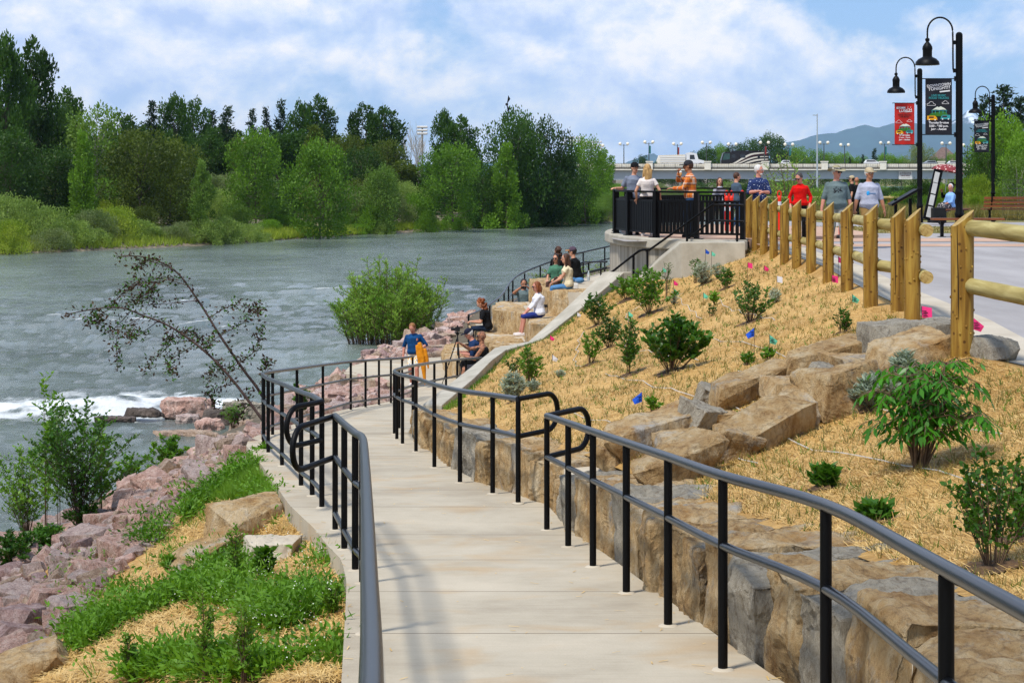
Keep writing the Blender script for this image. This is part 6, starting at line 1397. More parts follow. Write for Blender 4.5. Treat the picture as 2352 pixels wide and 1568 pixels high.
wheels(r, [u(1525),u(1536),u(1614)], (-1.1,1.1), .52)
r = empty('motorhome', (bx(1717), DR, ZR), label='large dark motorhome with cream swooshes driving left on the bridge', cat='motorhome'); u = lambda px: (px-1717)*s_
MB().prism([(u(1662),hh(382)),(u(1662),hh(368)),(u(1667),hh(352)),(u(1672),hh(349.5)),(u(1770),hh(348.5)),(u(1772),hh(352)),(u(1772),hh(382))], -1.28, 1.28, axis='y').build('body', M['rvdark'], r)
MB().prism([(u(1664.5),hh(368)),(u(1668.5),hh(353)),(u(1682),hh(353)),(u(1682),hh(366))], -1.32, 1.32, axis='y').build('front_window', mat('tinted_glass','#1d4038',rough=.15,spec=.8), r)
for a, b_ in ((1686,1695),(1706,1718),(1746,1752)): MB().box((u((a+b_)/2),0,hh(359)),((b_-a)/2*s_,1.33,.42)).build('side_window', M['glass'], r)
def swoosh(pts, w, m, y=-1.31):
    c = bez([Vector((u(x),0,hh(yy))) for x,yy in pts], 6); n_ = len(c); top_ = []; bot_ = []
    for i, p in enumerate(c):
        k = math.sin(math.pi*(i+.3)/(n_+.6))**.8*w/2; top_.append((p.x, p.z+k)); bot_.append((p.x, p.z-k))
    return MB().prism(top_+bot_[::-1], y-.012, y, axis='y').build('swoosh', M[m], r)
swoosh([(1664,380),(1690,376),(1712,364),(1735,354),(1771,351)],.50,'rvcream'); swoosh([(1670,382),(1700,376),(1725,366),(1745,361),(1771,360)],.34,'rvcream',-1.315); swoosh([(1700,382),(1722,374),(1745,368),(1771,366)],.42,'rvcream'); swoosh([(1725,382),(1742,376),(1771,372)],.3,'rvcream',-1.315); swoosh([(1690,379),(1712,369),(1735,358),(1771,355.5)],.14,'rvmar',-1.33)
MB().box((u(1667),0,hh(380)),(u(1673)-u(1667)+2.5,1.30,.35)).build('skirt', M['rvcream'], r); MB().box((u(1769),-1.31,hh(372)),(.14,.03,.2)).build('tail_light', M['tail'], r); MB().box((u(1720),0,hh(347.8)),(3.6,.9,.15)).build('roof_unit', M['rvdark'], r)
wheels(r, [u(1680),u(1750)], (-1.15,1.15), .5)
def suv(px, d, w, label, m, flip=1, top=372):
    r = empty('parked_suv' if False else 'car', (bx(px,d), d, bz(384,d)), label=label, cat='car', group='cars driving over the bridge'); L = w/2*d/F; q = lambda a: (a*L*flip)
    h_ = bz(top,d)-bz(384,d)
    MB().prism([(q(-1),.3),(q(-1),h_*.62),(q(-.93),h_*.7),(q(.35),h_*.72),(q(.9),h_*.55),(q(1),h_*.42),(q(1),.3)], -.9, .9, axis='y').build('body', m, r, smooth=30)
    MB().prism([(q(-.93),h_*.7),(q(-.8),h_*.97),(q(-.1),h_),(q(.1),h_*.95),(q(.42),h_*.7)], -.75, .75, axis='y').build('cabin', m, r, smooth=30)
    MB().prism([(q(-.84),h_*.71),(q(-.75),h_*.91),(q(.06),h_*.9),(q(.32),h_*.71)], -.78, .78, axis='y').build('window', M['glass'], r)
    wheels(r, [q(-.6),q(.62)], (-.8,.8), .34); return r
suv(2006,444,42,'white car on the bridge left of the red banner post', M['carwhite'], 1, 367); suv(2132,444,38,'silver car on the bridge between the two banner posts', M['carsilver'], -1, 369); suv(2199,444,46,'pale estate car on the bridge just right of the tallest lamp post', M['carwhite'], 1, 369.5); suv(1800,444,30,'low white car on the bridge behind the young tree', M['carwhite'], -1, 368)
# house roof beyond the bridge
r = empty('house', (bx(2168,560),560,-3), label='house with brown hipped roof beyond the bridge', cat='house'); s_ = 560/F
MB().box((0,0,3),(30*s_,5,3.4)).build('wall', M['wallcon'], r); m_ = MB(); rx_, rz_ = 36*s_, bz(356,560)+3
m_.add([(-rx_,-6,6.2),(rx_,-6,6.2),(rx_,6,6.2),(-rx_,6,6.2),(-rx_*.15,0,bz(343,560)+3+.6),(rx_*.15,0,bz(343,560)+3+.6)], [(0,1,5,4),(2,3,4,5),(1,2,5),(3,0,4),(3,2,1,0)]); m_.build('roof', mat('brown_roof','#5d4a42','#76625a',scale=1.5,rough=.9), r)
# ================================================================ street lamps with banners
def lampset(px, top, d, zf, pxs, label, banner, k):
    """goose neck lamp: fluted pole, curved arm, bell shade"""
    s_ = d/F; r = empty('street_lamp', (bx(px,d), d, zf), label=label, cat='street lamp', group='black goose neck street lamps'); H = bz(top,d)-zf; rp = 7.6*.0108
    pm = MB(); n = 24; prof = [(.115,0),(.115,.12),(.10,.16),(.095,.5),(.11,.53),(.11,.58),(.088,.63),(.084,1.05),(.10,1.08),(.10,1.14),(.078,1.2),(.076,H-.03),(.05,H),(.02,H+.01)]
    pm.lathe(prof, n=n); 
    for i, v in enumerate(pm.v):
        if 1.2 < v[2] < H-.01 or (v[2] == 1.2):
            pass
    pole = pm.build('pole', M['black'], r, smooth=35)
    fl = MB()
    for j in range(10):
        a = 2*math.pi*j/10; fl.tube([(math.cos(a)*.078, math.sin(a)*.078, 1.22),(math.cos(a)*.078, math.sin(a)*.078, H-.05)], .010, 5)
    fl.build('flutes', M['black'], pole)
    for hz in (H-.25, H-.95): MB().box((-.10,0,hz),(.05,.03,.05)).build('bracket', M['black'], r)
    W_ = .68; ar = [(-.11,0,H-.98),(-.15,0,H-.90),(-.155,0,H-.3),(-.16,0,H+.0)]
    R0_ = .315; cz = H+.02
    for q in range(0, 13):
        a = math.pi*q/12; ar.append((-.16-R0_+R0_*math.cos(a), 0, cz+R0_*math.sin(a)*1.12))
    ar.append((-.16-2*R0_,0,H-.16)); arm = MB().tube(bez(ar,2), .022, 8).build('arm', M['black'], r, smooth=60)
    sx_ = -.16-2*R0_; sh_ = MB().lathe([(.03,H-.14),(.055,H-.16),(.055,H-.2),(.035,H-.23),(.05,H-.25),(.09,H-.30),(.12,H-.36),(.125,H-.42),(.115,H-.44),(.115,H-.60),(.14,H-.62),(.22,H-.66),(.285,H-.73),(.30,H-.80),(.29,H-.81),(.02,H-.74)], (sx_,0,0), 24)
    sh_.build('shade', M['black'], r, smooth=40)
    if banner: make_banner(r, H, banner)
    return r
M['navy'] = mat('navy_banner', '#0b0d16', '#10131f', scale=3, rough=.7); M['redban'] = mat('red_banner', '#a8150c', '#b81c10', scale=3, rough=.7)
M['bwhite'] = mat('banner_white', '#dcdcdc', rough=.7); M['bteal2'] = mat('banner_teal', '#2f8f92', rough=.7); M['bgreen'] = mat('banner_green', '#2f6a12', rough=.7); M['byellow'] = mat('banner_yellow', '#d99a08', rough=.7); M['bdark'] = mat('banner_dark', '#30100c', rough=.7); M['bpale'] = mat('banner_canopy', '#cfd6c4', rough=.7)
def make_banner(r, H, kind):
    z1, z0 = H-2.62, H-4.92+.0
    if kind == 'navy': ztop, hgt, w = H-2.55 if False else H-1.20, 1.33, .70
    else: ztop, hgt, w = H-1.20, 1.33, .70
    # sizes measured against the pole
    ztop = H-1.155; hgt = 1.38; w = .66; xc = -.16-w/2-.02
    m_ = M['navy'] if kind == 'navy' else M['redban']
    bn = MB(); NX, NZ = 10, 20; vs = []
    for yo in (-.004,.004):
        for i in range(NX+1):
            for j in range(NZ+1): vs.append((xc-w/2+w*i/NX, yo+.006*math.sin(i*.9+j*.35), ztop-hgt*j/NZ))
    N1 = (NX+1)*(NZ+1); f = lambda a,i,j: a*N1+i*(NZ+1)+j
    fs = [(f(0,i,j),f(0,i+1,j),f(0,i+1,j+1),f(0,i,j+1)) for i in range(NX) for j in range(NZ)]+[(f(1,i,j),f(1,i,j+1),f(1,i+1,j+1),f(1,i+1,j)) for i in range(NX) for j in range(NZ)]
    bn.add(vs, fs); b = bn.build('banner', m_, r, fixn=False)
    for z in (ztop+.005, ztop-hgt-.005): MB().tube([(-.07,0,z),(xc-w/2-.08,0,z)], .012, 6).box((-.09,0,z),(.03,.04,.06)).build('banner_arm', M['black'], r)
    Y = -.016; T_ = lambda s_, size, u, v, m, **k: text(s_, size, (xc+(u-.5)*w, Y, ztop-v*hgt), b, m, ext=.001, name='lettering', **k)
    wm = M['bwhite']
    if kind == 'navy':
        T_('DOWNTOWN', .092, .5, .113, wm, sx=.98, bold=.0018, rot=(R(90),R(-6),0)); T_('TONIGHT', .108, .46, .175, wm, sx=.98, bold=.0018, rot=(R(90),R(-6),0))
        T_('LIVE MUSIC', .072, .5, .30, M['bteal2'], bold=.0012); T_('FOOD TRUCKS', .072, .5, .347, M['bteal2'], bold=.0012)
        T_('Thursday Evenings', .070, .5, .79, wm, bold=.002, sx=.95); T_('5:00 - 9:00 p.m.', .076, .5, .85, wm, bold=.002); T_('June - August', .070, .5, .905, wm, bold=.002)
        rib = [(.52,.222),(.92,.20),(.92,.225),(.55,.245)]
        for q, (fu, fv) in enumerate([(.84,.155),(.90,.15)]):   # fork and spoon
            MB().box((xc+(fu-.5)*w, Y, ztop-fv*hgt), (.005,.001,.036)).ball((xc+(fu-.5)*w, Y, ztop-(fv-.02)*hgt), (.012,.002,.018), 6).build('emblem', wm, b)
    else:
        MB().prism([(xc-.40*w, ztop-.09*hgt),(xc+.05*w, ztop-.09*hgt),(xc+.03*w, ztop-.105*hgt),(xc+.05*w, ztop-.13*hgt),(xc-.40*w, ztop-.14*hgt)], Y-.001, Y, axis='y').build('emblem', wm, b)
        T_('OUT', .056, .24, .117, M['redban'], bold=.002, sx=1.2); T_('TO', .03, .47, .112, M['redban']); b.children[-1].location.y = b.children[-2].location.y = Y-.003
        T_('LUNCH', .124, .55, .178, wm, bold=.002, sx=1.02, rot=(R(90),R(-6),0))
        T_('FOOD TRUCKS', .066, .5, .285, M['bdark'], bold=.001); T_('LIVE MUSIC', .066, .5, .33, M['bdark'], bold=.001)
        T_('Wednesdays', .068, .5, .775, wm, bold=.002); T_('11 a.m. - 2 p.m.', .068, .5, .83, wm, bold=.002, sx=.92); T_('June - August', .068, .5, .885, wm, bold=.002)
        rib = [(.50,.208),(.88,.20),(.88,.212),(.50,.22)]
        for fu in (.66,.80): MB().ball((xc+(fu-.5)*w, Y, ztop-.105*hgt), (.011,.002,.009), 6).box((xc+(fu-.485)*w, Y, ztop-.09*hgt), (.003,.001,.022)).build('emblem', wm, b)
    MB().prism([(xc+(a-.5)*w, ztop-c*hgt) for a, c in rib], Y-.001, Y, axis='y').build('emblem', wm, b)
    # picture: hills, tent, two trucks, two outlined clouds
    A = lambda pts, m, y=0.0: MB().prism([(xc+(a-.5)*w, ztop-c*hgt) for a, c in pts], Y-.0015-y, Y-y, axis='y').build('emblem', M[m], b)
    arcp = lambda cx_, cy_, rx_, ry_, a0, a1, n=10: [(cx_+rx_*math.cos(R(a0+(a1-a0)*k/n)), cy_-ry_*math.sin(R(a0+(a1-a0)*k/n))) for k in range(n+1)]
    A(arcp(.45,.675,.33,.075,0,180,14), 'bgreen'); A(arcp(.62,.66,.22,.075,0,180,12), 'bgreen', .0005)
    for lx in (.25,.37,.52,.66,.78): A([(lx-.008,.56),(lx+.012,.56),(lx+.004,.625),(lx-.012,.625)], 'bteal2', .002)
    A([(.22,.565),(.82,.565),(.82,.573),(.22,.573)], 'bteal2', .002)
    A([(.25,.56),(.36,.525),(.44,.50),(.50,.512),(.57,.495),(.64,.512),(.70,.525),(.79,.56),(.66,.552),(.52,.56),(.38,.552)], 'bpale', .003)
    for (a0, c0, m__) in [(.06,.665,'byellow'),(.56,.65,'bteal2')]:
        A([(a0,c0),(a0+.30,c0),(a0+.37,c0+.035),(a0+.385,c0+.075),(a0,c0+.075)] if m__ == 'byellow' else [(a0+.37,c0),(a0+.08,c0),(a0+.02,c0+.035),(a0,c0+.075),(a0+.37,c0+.075)], m__, .004)
        A([(a0+.07,c0+.015),(a0+.25,c0+.015),(a0+.25,c0+.042),(a0+.07,c0+.042)], 'bdark', .0055)
        for wx in (.08,.30): A(arcp(a0+wx,c0+.075,.028,.012,0,360,10)[:-1], 'bwhite', .006)
    for (u0, v0, sc_) in [(.23,.455,1.0),(.76,.43,.78)]:
        pp = [(-.17,.03),(-.175,.0),(-.13,-.015),(-.10,-.015),(-.07,-.045),(-.01,-.055),(.05,-.04),(.07,-.01),(.12,-.005),(.15,.015),(.14,.03),(-.17,.03)]
        MB().tube([(xc+(u0+a*sc_-.5)*w, Y-.004, ztop-(v0+c*sc_*.85)*hgt) for a, c in pp], .0045, 5).build('emblem', wm, b)
lampset(2203, 75, 44.6, -1.56, 0, 'tallest nearest street lamp carrying the large dark banner', 'navy', 0)
lampset(2112.5, 158, 59.9, -1.62, 0, 'street lamp carrying the red banner', 'red', 1)
lampset(2281, 218, 79.6, -1.95, 0, 'farthest street lamp at the right carrying a small dark banner', 'navy', 2)
# ================================================================ benches, signs, posts
M['slat'] = mat('bench_wood', '#6e3a18', '#8a4e24', scale=5, rough=.5, stretch=(.4,4,4)); M['orange'] = mat('delineator_orange', '#e0280a', rough=.45); M['reflect'] = mat('white_band', '#c9ccd2', rough=.4)
def bench(px, d, L, rz, back, label):
    r = empty('park_bench', (bx(px,d), d, plz(d)), rz, label, 'bench', 'wooden park benches'); st = MB()
    for k in range(3): st.box((0,(k-1)*.135,.44),(L/2,.06,.022))
    st.build('seat', M['slat'], r)
    for s_ in (-1,1): MB().box((s_*L*.36,0,.21),(.035,.05,.21)).box((s_*L*.36,0,.405),(.03,.2,.012)).box((s_*L*.36,0,.006),(.09,.09,.006)).build('leg', M['black'], r)
    if back:
        bk = MB()
        for k in range(3): bk.box((0,-.24-.03*k,.56+.14*k),(L/2,.02,.055))
        bk.build('backrest', M['slat'], r)
        for s_ in (-1,1): MB().bar((s_*L*.36,-.19,.42),(s_*L*.36,-.34,.9),.05,.04,up=(0,1,0)).build('back_support', M['black'], r)
bench(2222, 44.3, 1.75, 0, False, 'nearest backless bench, partly hidden by the thick fence post'); bench(2190, 60, 1.9, .9, False, 'backless bench where the woman with the parasol sits'); bench(2318, 66, 2.0, 0, True, 'bench with wooden backrest at the right edge')
def delin(px, d, label):
    r = empty('delineator_post', (bx(px,d), d, plz(d)+.01), 0, label, 'delineator', 'orange delineator posts on the plaza')
    MB().lathe([(.19,0),(.18,.05),(.07,.08),(.02,.085)], n=14).build('base', M['rubber'], r, smooth=40)
    MB().lathe([(.05,.07),(.05,.9),(.058,.93),(.05,.96),(.03,.99)], n=12).build('tube', M['orange'], r, smooth=40)
    for z in (.74,.60): MB().lathe([(.056,z),(.056,z+.1)], n=12).build('reflective_band', M['reflect'], r)
    MB().tube([(-.045,0,.97),(-.045,0,1.08),(0,0,1.12),(.045,0,1.08),(.045,0,.97)], .014, 6).build('handle', M['orange'], r)
delin(1669,46.5,'orange post at the left of the pair behind the overlook railing'); delin(1680,46,'orange post at the right of the pair behind the overlook railing'); delin(1705,47.5,'orange post half hidden by the first fence post'); delin(1790,46.5,'orange post left of the woman in red'); delin(1931,43,'orange post behind the legs of the man in the wide hat'); 
r = empty('information_sign', (bx(2074,50),50,plz(50)), -.1, 'slanted black information board behind the fence', 'sign')
MB().bar((-.36,0,.72),(.36,0,1.14),.95,.06).build('panel', M['black'], r); MB().bar((-.33,0,.695),(.33,0,1.09),.8,.02).build('print', M['slat'], r)
for s_ in (-.2,.2): MB().box((s_,0,.42),(.04,.05,.47)).build('leg', M['black'], r)
# rolling sandwich cart beside the seated woman
r = empty('display_cart', (bx(2148,57),57,plz(57)), .25, 'wheeled display board with pinned white sheets beside the parasol', 'cart')
MB().bar((-.28,0,.16),(.12,0,1.75),.05,.30,up=(1,0,0)).build('board', M['black'], r)
for z in (.4,.78,1.15,1.5): MB().bar((-.28+.4*(z-.16)/1.79-.03,-.03,z-.16),(-.28+.4*(z-.16)/1.79+.05,-.03,z+.17),.16,.02,up=(0,1,0)).build('paper_sheet', M['white'], r)
MB().box((.05,0,.3),(.22,.2,.24)).build('bag', M['rubber'], r); MB().prism([(math.cos(a)*.13+.1, math.sin(a)*.13+.13) for a in np.linspace(0,2*math.pi,15)[:-1]], -.26, -.2, axis='y').build('wheel', M['tyre'], r)
# wire guard round a sapling
r = empty('wire_guard', (bx(2333,62),62,plz(62)), 0, 'wire mesh cylinder around a sapling at the right edge', 'wire guard'); wm_ = MB()
for k in range(16): a = 2*math.pi*k/16; wm_.tube([(math.cos(a)*.45,math.sin(a)*.45,0),(math.cos(a)*.45,math.sin(a)*.45,1.45)], .0028, 3)
for z in np.linspace(.1,1.45,10): wm_.tube([(math.cos(a)*.45,math.sin(a)*.45,z) for a in np.linspace(0,2*math.pi,17)], .0028, 3)
wm_.build('mesh', M['lamppole'], r)
# ================================================================ marking flags
FC = {'pink':mat('pink_flag','#f0357f',rough=.6),'turquoise':mat('turquoise_flag','#6fd6b4',rough=.6),'white':mat('white_flag','#e2e4ea',rough=.6),'blue':mat('blue_flag','#0a52c8',rough=.6)}
def flag(px, py, foot, c, label, tri=True, w=.11, hgt=.13, face=1, wr=True):
    h = hit(px, foot, BV_slope)
    if h is None: h = P(px,foot,16.5)
    s_ = h.y/F; r = empty('marking_flag', h, 0, label, 'flag', 'plant marking flags on thin wires'); H = (foot-py)*s_+hgt*.5
    MB().tube([(0,0,-.02),(.004,0,H)], .0022+.00006*h.y, 4).build('wire', M['rubber'], r)
    pts = [(0,H),(w*face,H-hgt*.62),(w*.75*face,H-hgt),(0,H-hgt*.8)] if tri else [(0,H),(w*face,H-.02),(w*1.02*face,H-hgt),(.01,H-hgt*.85)]
    q = MB(); n_ = len(pts); q.add([(x, .02*math.sin(x*30), z) for x, z in pts]+[(x, .02*math.sin(x*30)+.002, z) for x, z in pts], [tuple(range(n_)), tuple(range(n_,2*n_))[::-1]]); f_ = q.build('flag', FC[c], r, fixn=False)
    if wr and h.y < 27:
        wm2 = MB(); 
        for k in range(4): wm2.box((w*face*(.28+.13*(k%2)), -.006, H-hgt*(.38+.12*k)), (w*.2, .001, .0035))
        wm2.build('handwriting', M['rubber'], f_)
for a in [(1522,605,640,'pink','pink flag above a turquoise one in front of the overlook wall'),(1522,620,646,'turquoise','turquoise flag right under the highest left pink one'),(1620,578,628,'blue','small blue flag against the overlook wall'),(1634,583,632,'turquoise','highest turquoise flag against the overlook wall'),(1717,610,640,'pink','square pink flag left of the upper fence posts'),(1755,616,634,'pink','crumpled pink flag near the upper fence posts'),(1784,642,668,'white','white card flag above the wild rose'),(1925,597,640,'pink','pink flag between the fence posts'),(1910,641,668,'pink','pink flag at the foot of the eighth fence post'),(1957,686,706,'turquoise','turquoise flag below the fence near its end'),(2116,718,756,'pink','large pink flag at the last post of the fence'),(2233,745,775,'pink','pink flag half hidden behind the thick post'),(1547,650,690,'pink','low pink flag left of the turquoise seedlings'),(1548,670,702,'turquoise','turquoise flag right of the tall bright shrub'),(1615,679,712,'turquoise','turquoise flag left of the reddish plant'),(1443,722,752,'turquoise','turquoise flag above the narrow upright shrub'),(1732,765,832,'blue','blue flag above the boulders'),(1767,780,826,'turquoise','turquoise flag above the boulders'),(1474,914,950,'blue','lowest blue flag in the middle of the slope'),(1263,776,800,'pink','pink flag beside the concrete wall'),(1268,822,860,'white','white flag above the silver sagebrush'),(1325,722,745,'white','white flag at the edge of the concrete wall'),(1372,700,735,'white','white tag beside the wide dark shrub')]:
    big = a[0] > 1990; flag(*a, tri=a[0] not in (1717,1910,2116,1784), w=.11 if big else .095, hgt=.14 if big else .12, face=-1 if a[0] in (1474,1732) else 1)
# bird
r = MB().ball((0,0,0),(.05,.16,.05),8).add([(0,.05,0),(.12,.0,.18),(.05,-.1,.3),(.02,-.05,.05)],[(0,1,2,3)]).add([(0,.05,0),(.10,.0,-.16),(.04,-.08,-.28),(.0,-.05,-.05)],[(0,1,2,3)]).build('bird', M['rubber'], loc=P(1164,240,60)); tag(r, 'small dark bird flying above the trees', 'bird')
# ================================================================ people
def skinmat(n_, a, b_): 
    m = mat(n_, a, b_, scale=6, rough=.5, bump=.0015, bscale=60); m.node_tree.nodes['Principled BSDF'].inputs['Subsurface Weight'].default_value = .12; m.node_tree.nodes['Principled BSDF'].inputs['Subsurface Radius'].default_value = (.02,.008,.004); return m
M['skin'] = skinmat('skin_fair', '#b98468', '#c99477'); M['skin2'] = skinmat('skin_tanned', '#9c6748', '#ad7656'); M['skin3'] = skinmat('skin_rosy', '#b97a66', '#c98b75')
def cloth(n_, a, b_=None, **k): return mat(n_, a, b_ or a, scale=k.pop('scale', 7), rough=.9, bump=k.pop('bump', .035), bscale=k.pop('bscale', 7), spec=.2, **k)
CL = {'grey':cloth('grey_tshirt','#6b7383','#7a8292'),'white':cloth('white_blouse','#c9bfb8','#d8cec8'),'slate':cloth('slate_tshirt','#3c4d5c','#48596a'),'lightgrey':cloth('light_grey_tshirt','#a3a4ae','#b4b5bf'),'red':cloth('red_jacket','#c00a05','#d4100a'),'black':cloth('black_cloth','#0b0b0d','#121214'),'jeans':cloth('blue_jeans','#24405f','#2f5078'),'lightjeans':cloth('light_jeans','#3f6e9c','#5684b0'),'darkjeans':cloth('dark_jeans','#141f30','#1c2b40'),'greyg':cloth('grey_green_tshirt','#586768','#667576'),'lav':cloth('pale_lavender_tshirt','#9c9fae','#adb0bf'),'tan':cloth('tan_shorts','#7d6238','#927547'),'pants':cloth('light_grey_trousers','#7d7e78','#8e8f88'),'blue':cloth('blue_tshirt','#0c3a66','#12497c'),'sky':cloth('sky_blue_top','#7ba4d8','#8db4e4'),'cream':cloth('cream_top','#cfbf9c','#ddcfae'),'green':cloth('green_top','#3f6a55','#4c7a62'),'purewhite':cloth('white_shirt','#cfcfd6','#dedee4'),'royal':cloth('royal_blue_shorts','#1d2a66','#27367a'),'brown':cloth('brown_trousers','#3a2a24','#5a4238'),'orange':cloth('orange_cardigan','#c97a10','#de9020'),'charcoal':cloth('charcoal_cloth','#26262a','#323238'),'navy':cloth('navy_shirt','#142a4c','#1c365e')}
HAIR = {k: mat('hair_'+k, a, b_, scale=14, rough=.6, bump=.006, bscale=30, stretch=(3,3,.5)) for k, a, b_ in [('blonde','#8a6a3c','#c7a066'),('brown','#2e1a10','#55331c'),('dark','#130d0a','#2a1c15'),('white','#b5b2ac','#dad7d0'),('auburn','#5a2c10','#8f4c1e'),('ginger','#6a4420','#9c6c38'),('greyd','#2c2826','#4d4744')]}
def pattern_cloth(kind):
    m, n, l, b = newmat(kind+'_fabric'); t = n.new('ShaderNodeTexCoord'); b.inputs['Roughness'].default_value = .9
    def ramp(fac, st, const=True):
        r = n.new('ShaderNodeValToRGB'); e = r.color_ramp.elements
        while len(e) < len(st): e.new(.5)
        for el, (p, c) in zip(e, st): el.position = p; el.color = c4(lin(c))
        if const: r.color_ramp.interpolation = 'CONSTANT'
        l.new(fac, r.inputs[0]); return r.outputs[0]
    if kind == 'plaid':
        def stripes(ax, sc_, ph, st):
            sp = n.new('ShaderNodeSeparateXYZ'); l.new(t.outputs['Object'], sp.inputs[0]); v = sp.outputs[ax]
            if ax == 0:
                a_ = n.new('ShaderNodeMath'); a_.operation = 'ADD'; l.new(sp.outputs[0], a_.inputs[0]); l.new(sp.outputs[1], a_.inputs[1]); v = a_.outputs[0]
            q = n.new('ShaderNodeMath'); q.operation = 'MULTIPLY_ADD'; l.new(v, q.inputs[0]); q.inputs[1].default_value = sc_; q.inputs[2].default_value = ph; f = n.new('ShaderNodeMath'); f.operation = 'FRACT'; l.new(q.outputs[0], f.inputs[0]); return ramp(f.outputs[0], st)
        a = stripes(0, 6.5, 0, [(0,'#d8731a'),(.30,'#3a3540'),(.42,'#e0d3bc'),(.55,'#d8731a'),(.8,'#a84a18')]); c = stripes(2, 6.0, .2, [(0,'#d8801f'),(.28,'#46404a'),(.44,'#e6dac4'),(.58,'#c9651c'),(.82,'#b0501a')])
        mx = n.new('ShaderNodeMix'); mx.data_type = 'RGBA'; mx.inputs[0].default_value = .5; l.new(a, mx.inputs[6]); l.new(c, mx.inputs[7]); l.new(mx.outputs[2], b.inputs['Base Color'])
    elif kind == 'speckle':
        v = n.new('ShaderNodeTexVoronoi'); v.inputs['Scale'].default_value = 26; l.new(t.outputs['Object'], v.inputs['Vector']); l.new(ramp(v.outputs['Distance'], [(0,'#c9d3e4'),(.20,'#0c2454')]), b.inputs['Base Color'])
    elif kind == 'floral':
        v = n.new('ShaderNodeTexNoise'); v.inputs['Scale'].default_value = 13; v.inputs['Detail'].default_value = 2; l.new(t.outputs['Object'], v.inputs['Vector']); l.new(ramp(v.outputs['Fac'], [(0,'#7d8288'),(.36,'#d8d4c8'),(.56,'#e8b018'),(.64,'#d86a28'),(.72,'#e8b018')]), b.inputs['Base Color'])
    elif kind == 'printed':
        v = n.new('ShaderNodeTexNoise'); v.inputs['Scale'].default_value = 16; v.inputs['Detail'].default_value = 4; l.new(t.outputs['Object'], v.inputs['Vector']); l.new(ramp(v.outputs['Fac'], [(0,'#1e1c22'),(.5,'#5c5a60'),(.58,'#b5b0a8')]), b.inputs['Base Color'])
    elif kind == 'tattoo':
        v = n.new('ShaderNodeTexNoise'); v.inputs['Scale'].default_value = 22; v.inputs['Detail'].default_value = 5; l.new(t.outputs['Object'], v.inputs['Vector']); l.new(ramp(v.outputs['Fac'], [(0,'#3a3430'),(.44,'#6d4d3c'),(.5,'#a06c50')], False), b.inputs['Base Color'])
    elif kind == 'parasol':
        v = n.new('ShaderNodeTexVoronoi'); v.inputs['Scale'].default_value = 11; l.new(t.outputs['Object'], v.inputs['Vector']); l.new(ramp(v.outputs['Distance'], [(0,'#d8b8b0'),(.32,'#7c2a2e')]), b.inputs['Base Color'])
    return m
for k_ in ('plaid','speckle','floral','printed','tattoo','parasol'): CL[k_] = pattern_cloth(k_)
M['eye'] = mat('eye_white','#d8d4cc',rough=.3); M['iris'] = mat('iris','#2a1c12',rough=.2); M['lips'] = mat('lips','#8a4238',rough=.5); M['lens'] = mat('sunglass_lens','#060607',rough=.12,spec=.7)
def bake(mb, name, m, voxel, parent=None, smooth=4, sf=.5, dec=None):
    me = bpy.data.meshes.new(name); me.from_pydata(mb.v, [], mb.f); bm = bmesh.new(); bm.from_mesh(me); bmesh.ops.recalc_face_normals(bm, faces=bm.faces); bm.to_mesh(me); bm.free()
    o = bpy.data.objects.new('tmp', me); COL.objects.link(o); r = o.modifiers.new('r','REMESH'); r.mode = 'VOXEL'; r.voxel_size = voxel; r.use_smooth_shade = True
    s_ = o.modifiers.new('s','SMOOTH'); s_.iterations = smooth; s_.factor = sf
    dg = bpy.context.evaluated_depsgraph_get(); me2 = bpy.data.meshes.new_from_object(o.evaluated_get(dg)); bpy.data.objects.remove(o); me2.materials.clear(); me2.materials.append(m); me2.shade_smooth()
    q = bpy.data.objects.new(name, me2); COL.objects.link(q)
    if parent: q.parent = parent
    return q
def cap(mb, a, b_, ra, rb, n=12):
    mb.tube([a, b_], [ra, rb], n); mb.ball(a, ra, n); mb.ball(b_, rb, n)
def ik(a, t, l1, l2, hint):
    a = Vector(a); t = Vector(t); d = t-a; L = min(d.length, (l1+l2)*.995); d.normalize(); t = a+d*L
    x = (l1*l1-l2*l2+L*L)/(2*L); h = math.sqrt(max(0, l1*l1-x*x)); hv = Vector(hint)-d*Vector(hint).dot(d)
    if hv.length < 1e-4: hv = d.orthogonal()
    return a+d*x+hv.normalized()*h, t
def loft(mb, rings, n=18):
    """rings: (centre, right axis, forward axis, hw, hd)"""
    vs = []
    for c, rx, fy, hw, hd in rings:
        for j in range(n):
            a = 2*math.pi*j/n; ca, sa = math.cos(a), math.sin(a); p = 2.4
            k = (abs(ca)**p+abs(sa)**p)**(-1/p); vs.append(c+rx*(ca*k*hw)+fy*(sa*k*hd))
    N = len(rings); fs = [(i*n+j, i*n+(j+1)%n, (i+1)*n+(j+1)%n, (i+1)*n+j) for i in range(N-1) for j in range(n)]+[tuple(range(n))[::-1], tuple((N-1)*n+j for j in range(n))]
    mb.add(vs, fs)
TOR = [(-.10,.085,.085),(-.05,.155,.115),(.02,.168,.12),(.12,.142,.108),(.21,.146,.108),(.31,.163,.116),(.395,.170,.112),(.44,.140,.090),(.478,.092,.068),(.51,.058,.057),(.60,.050,.053)]
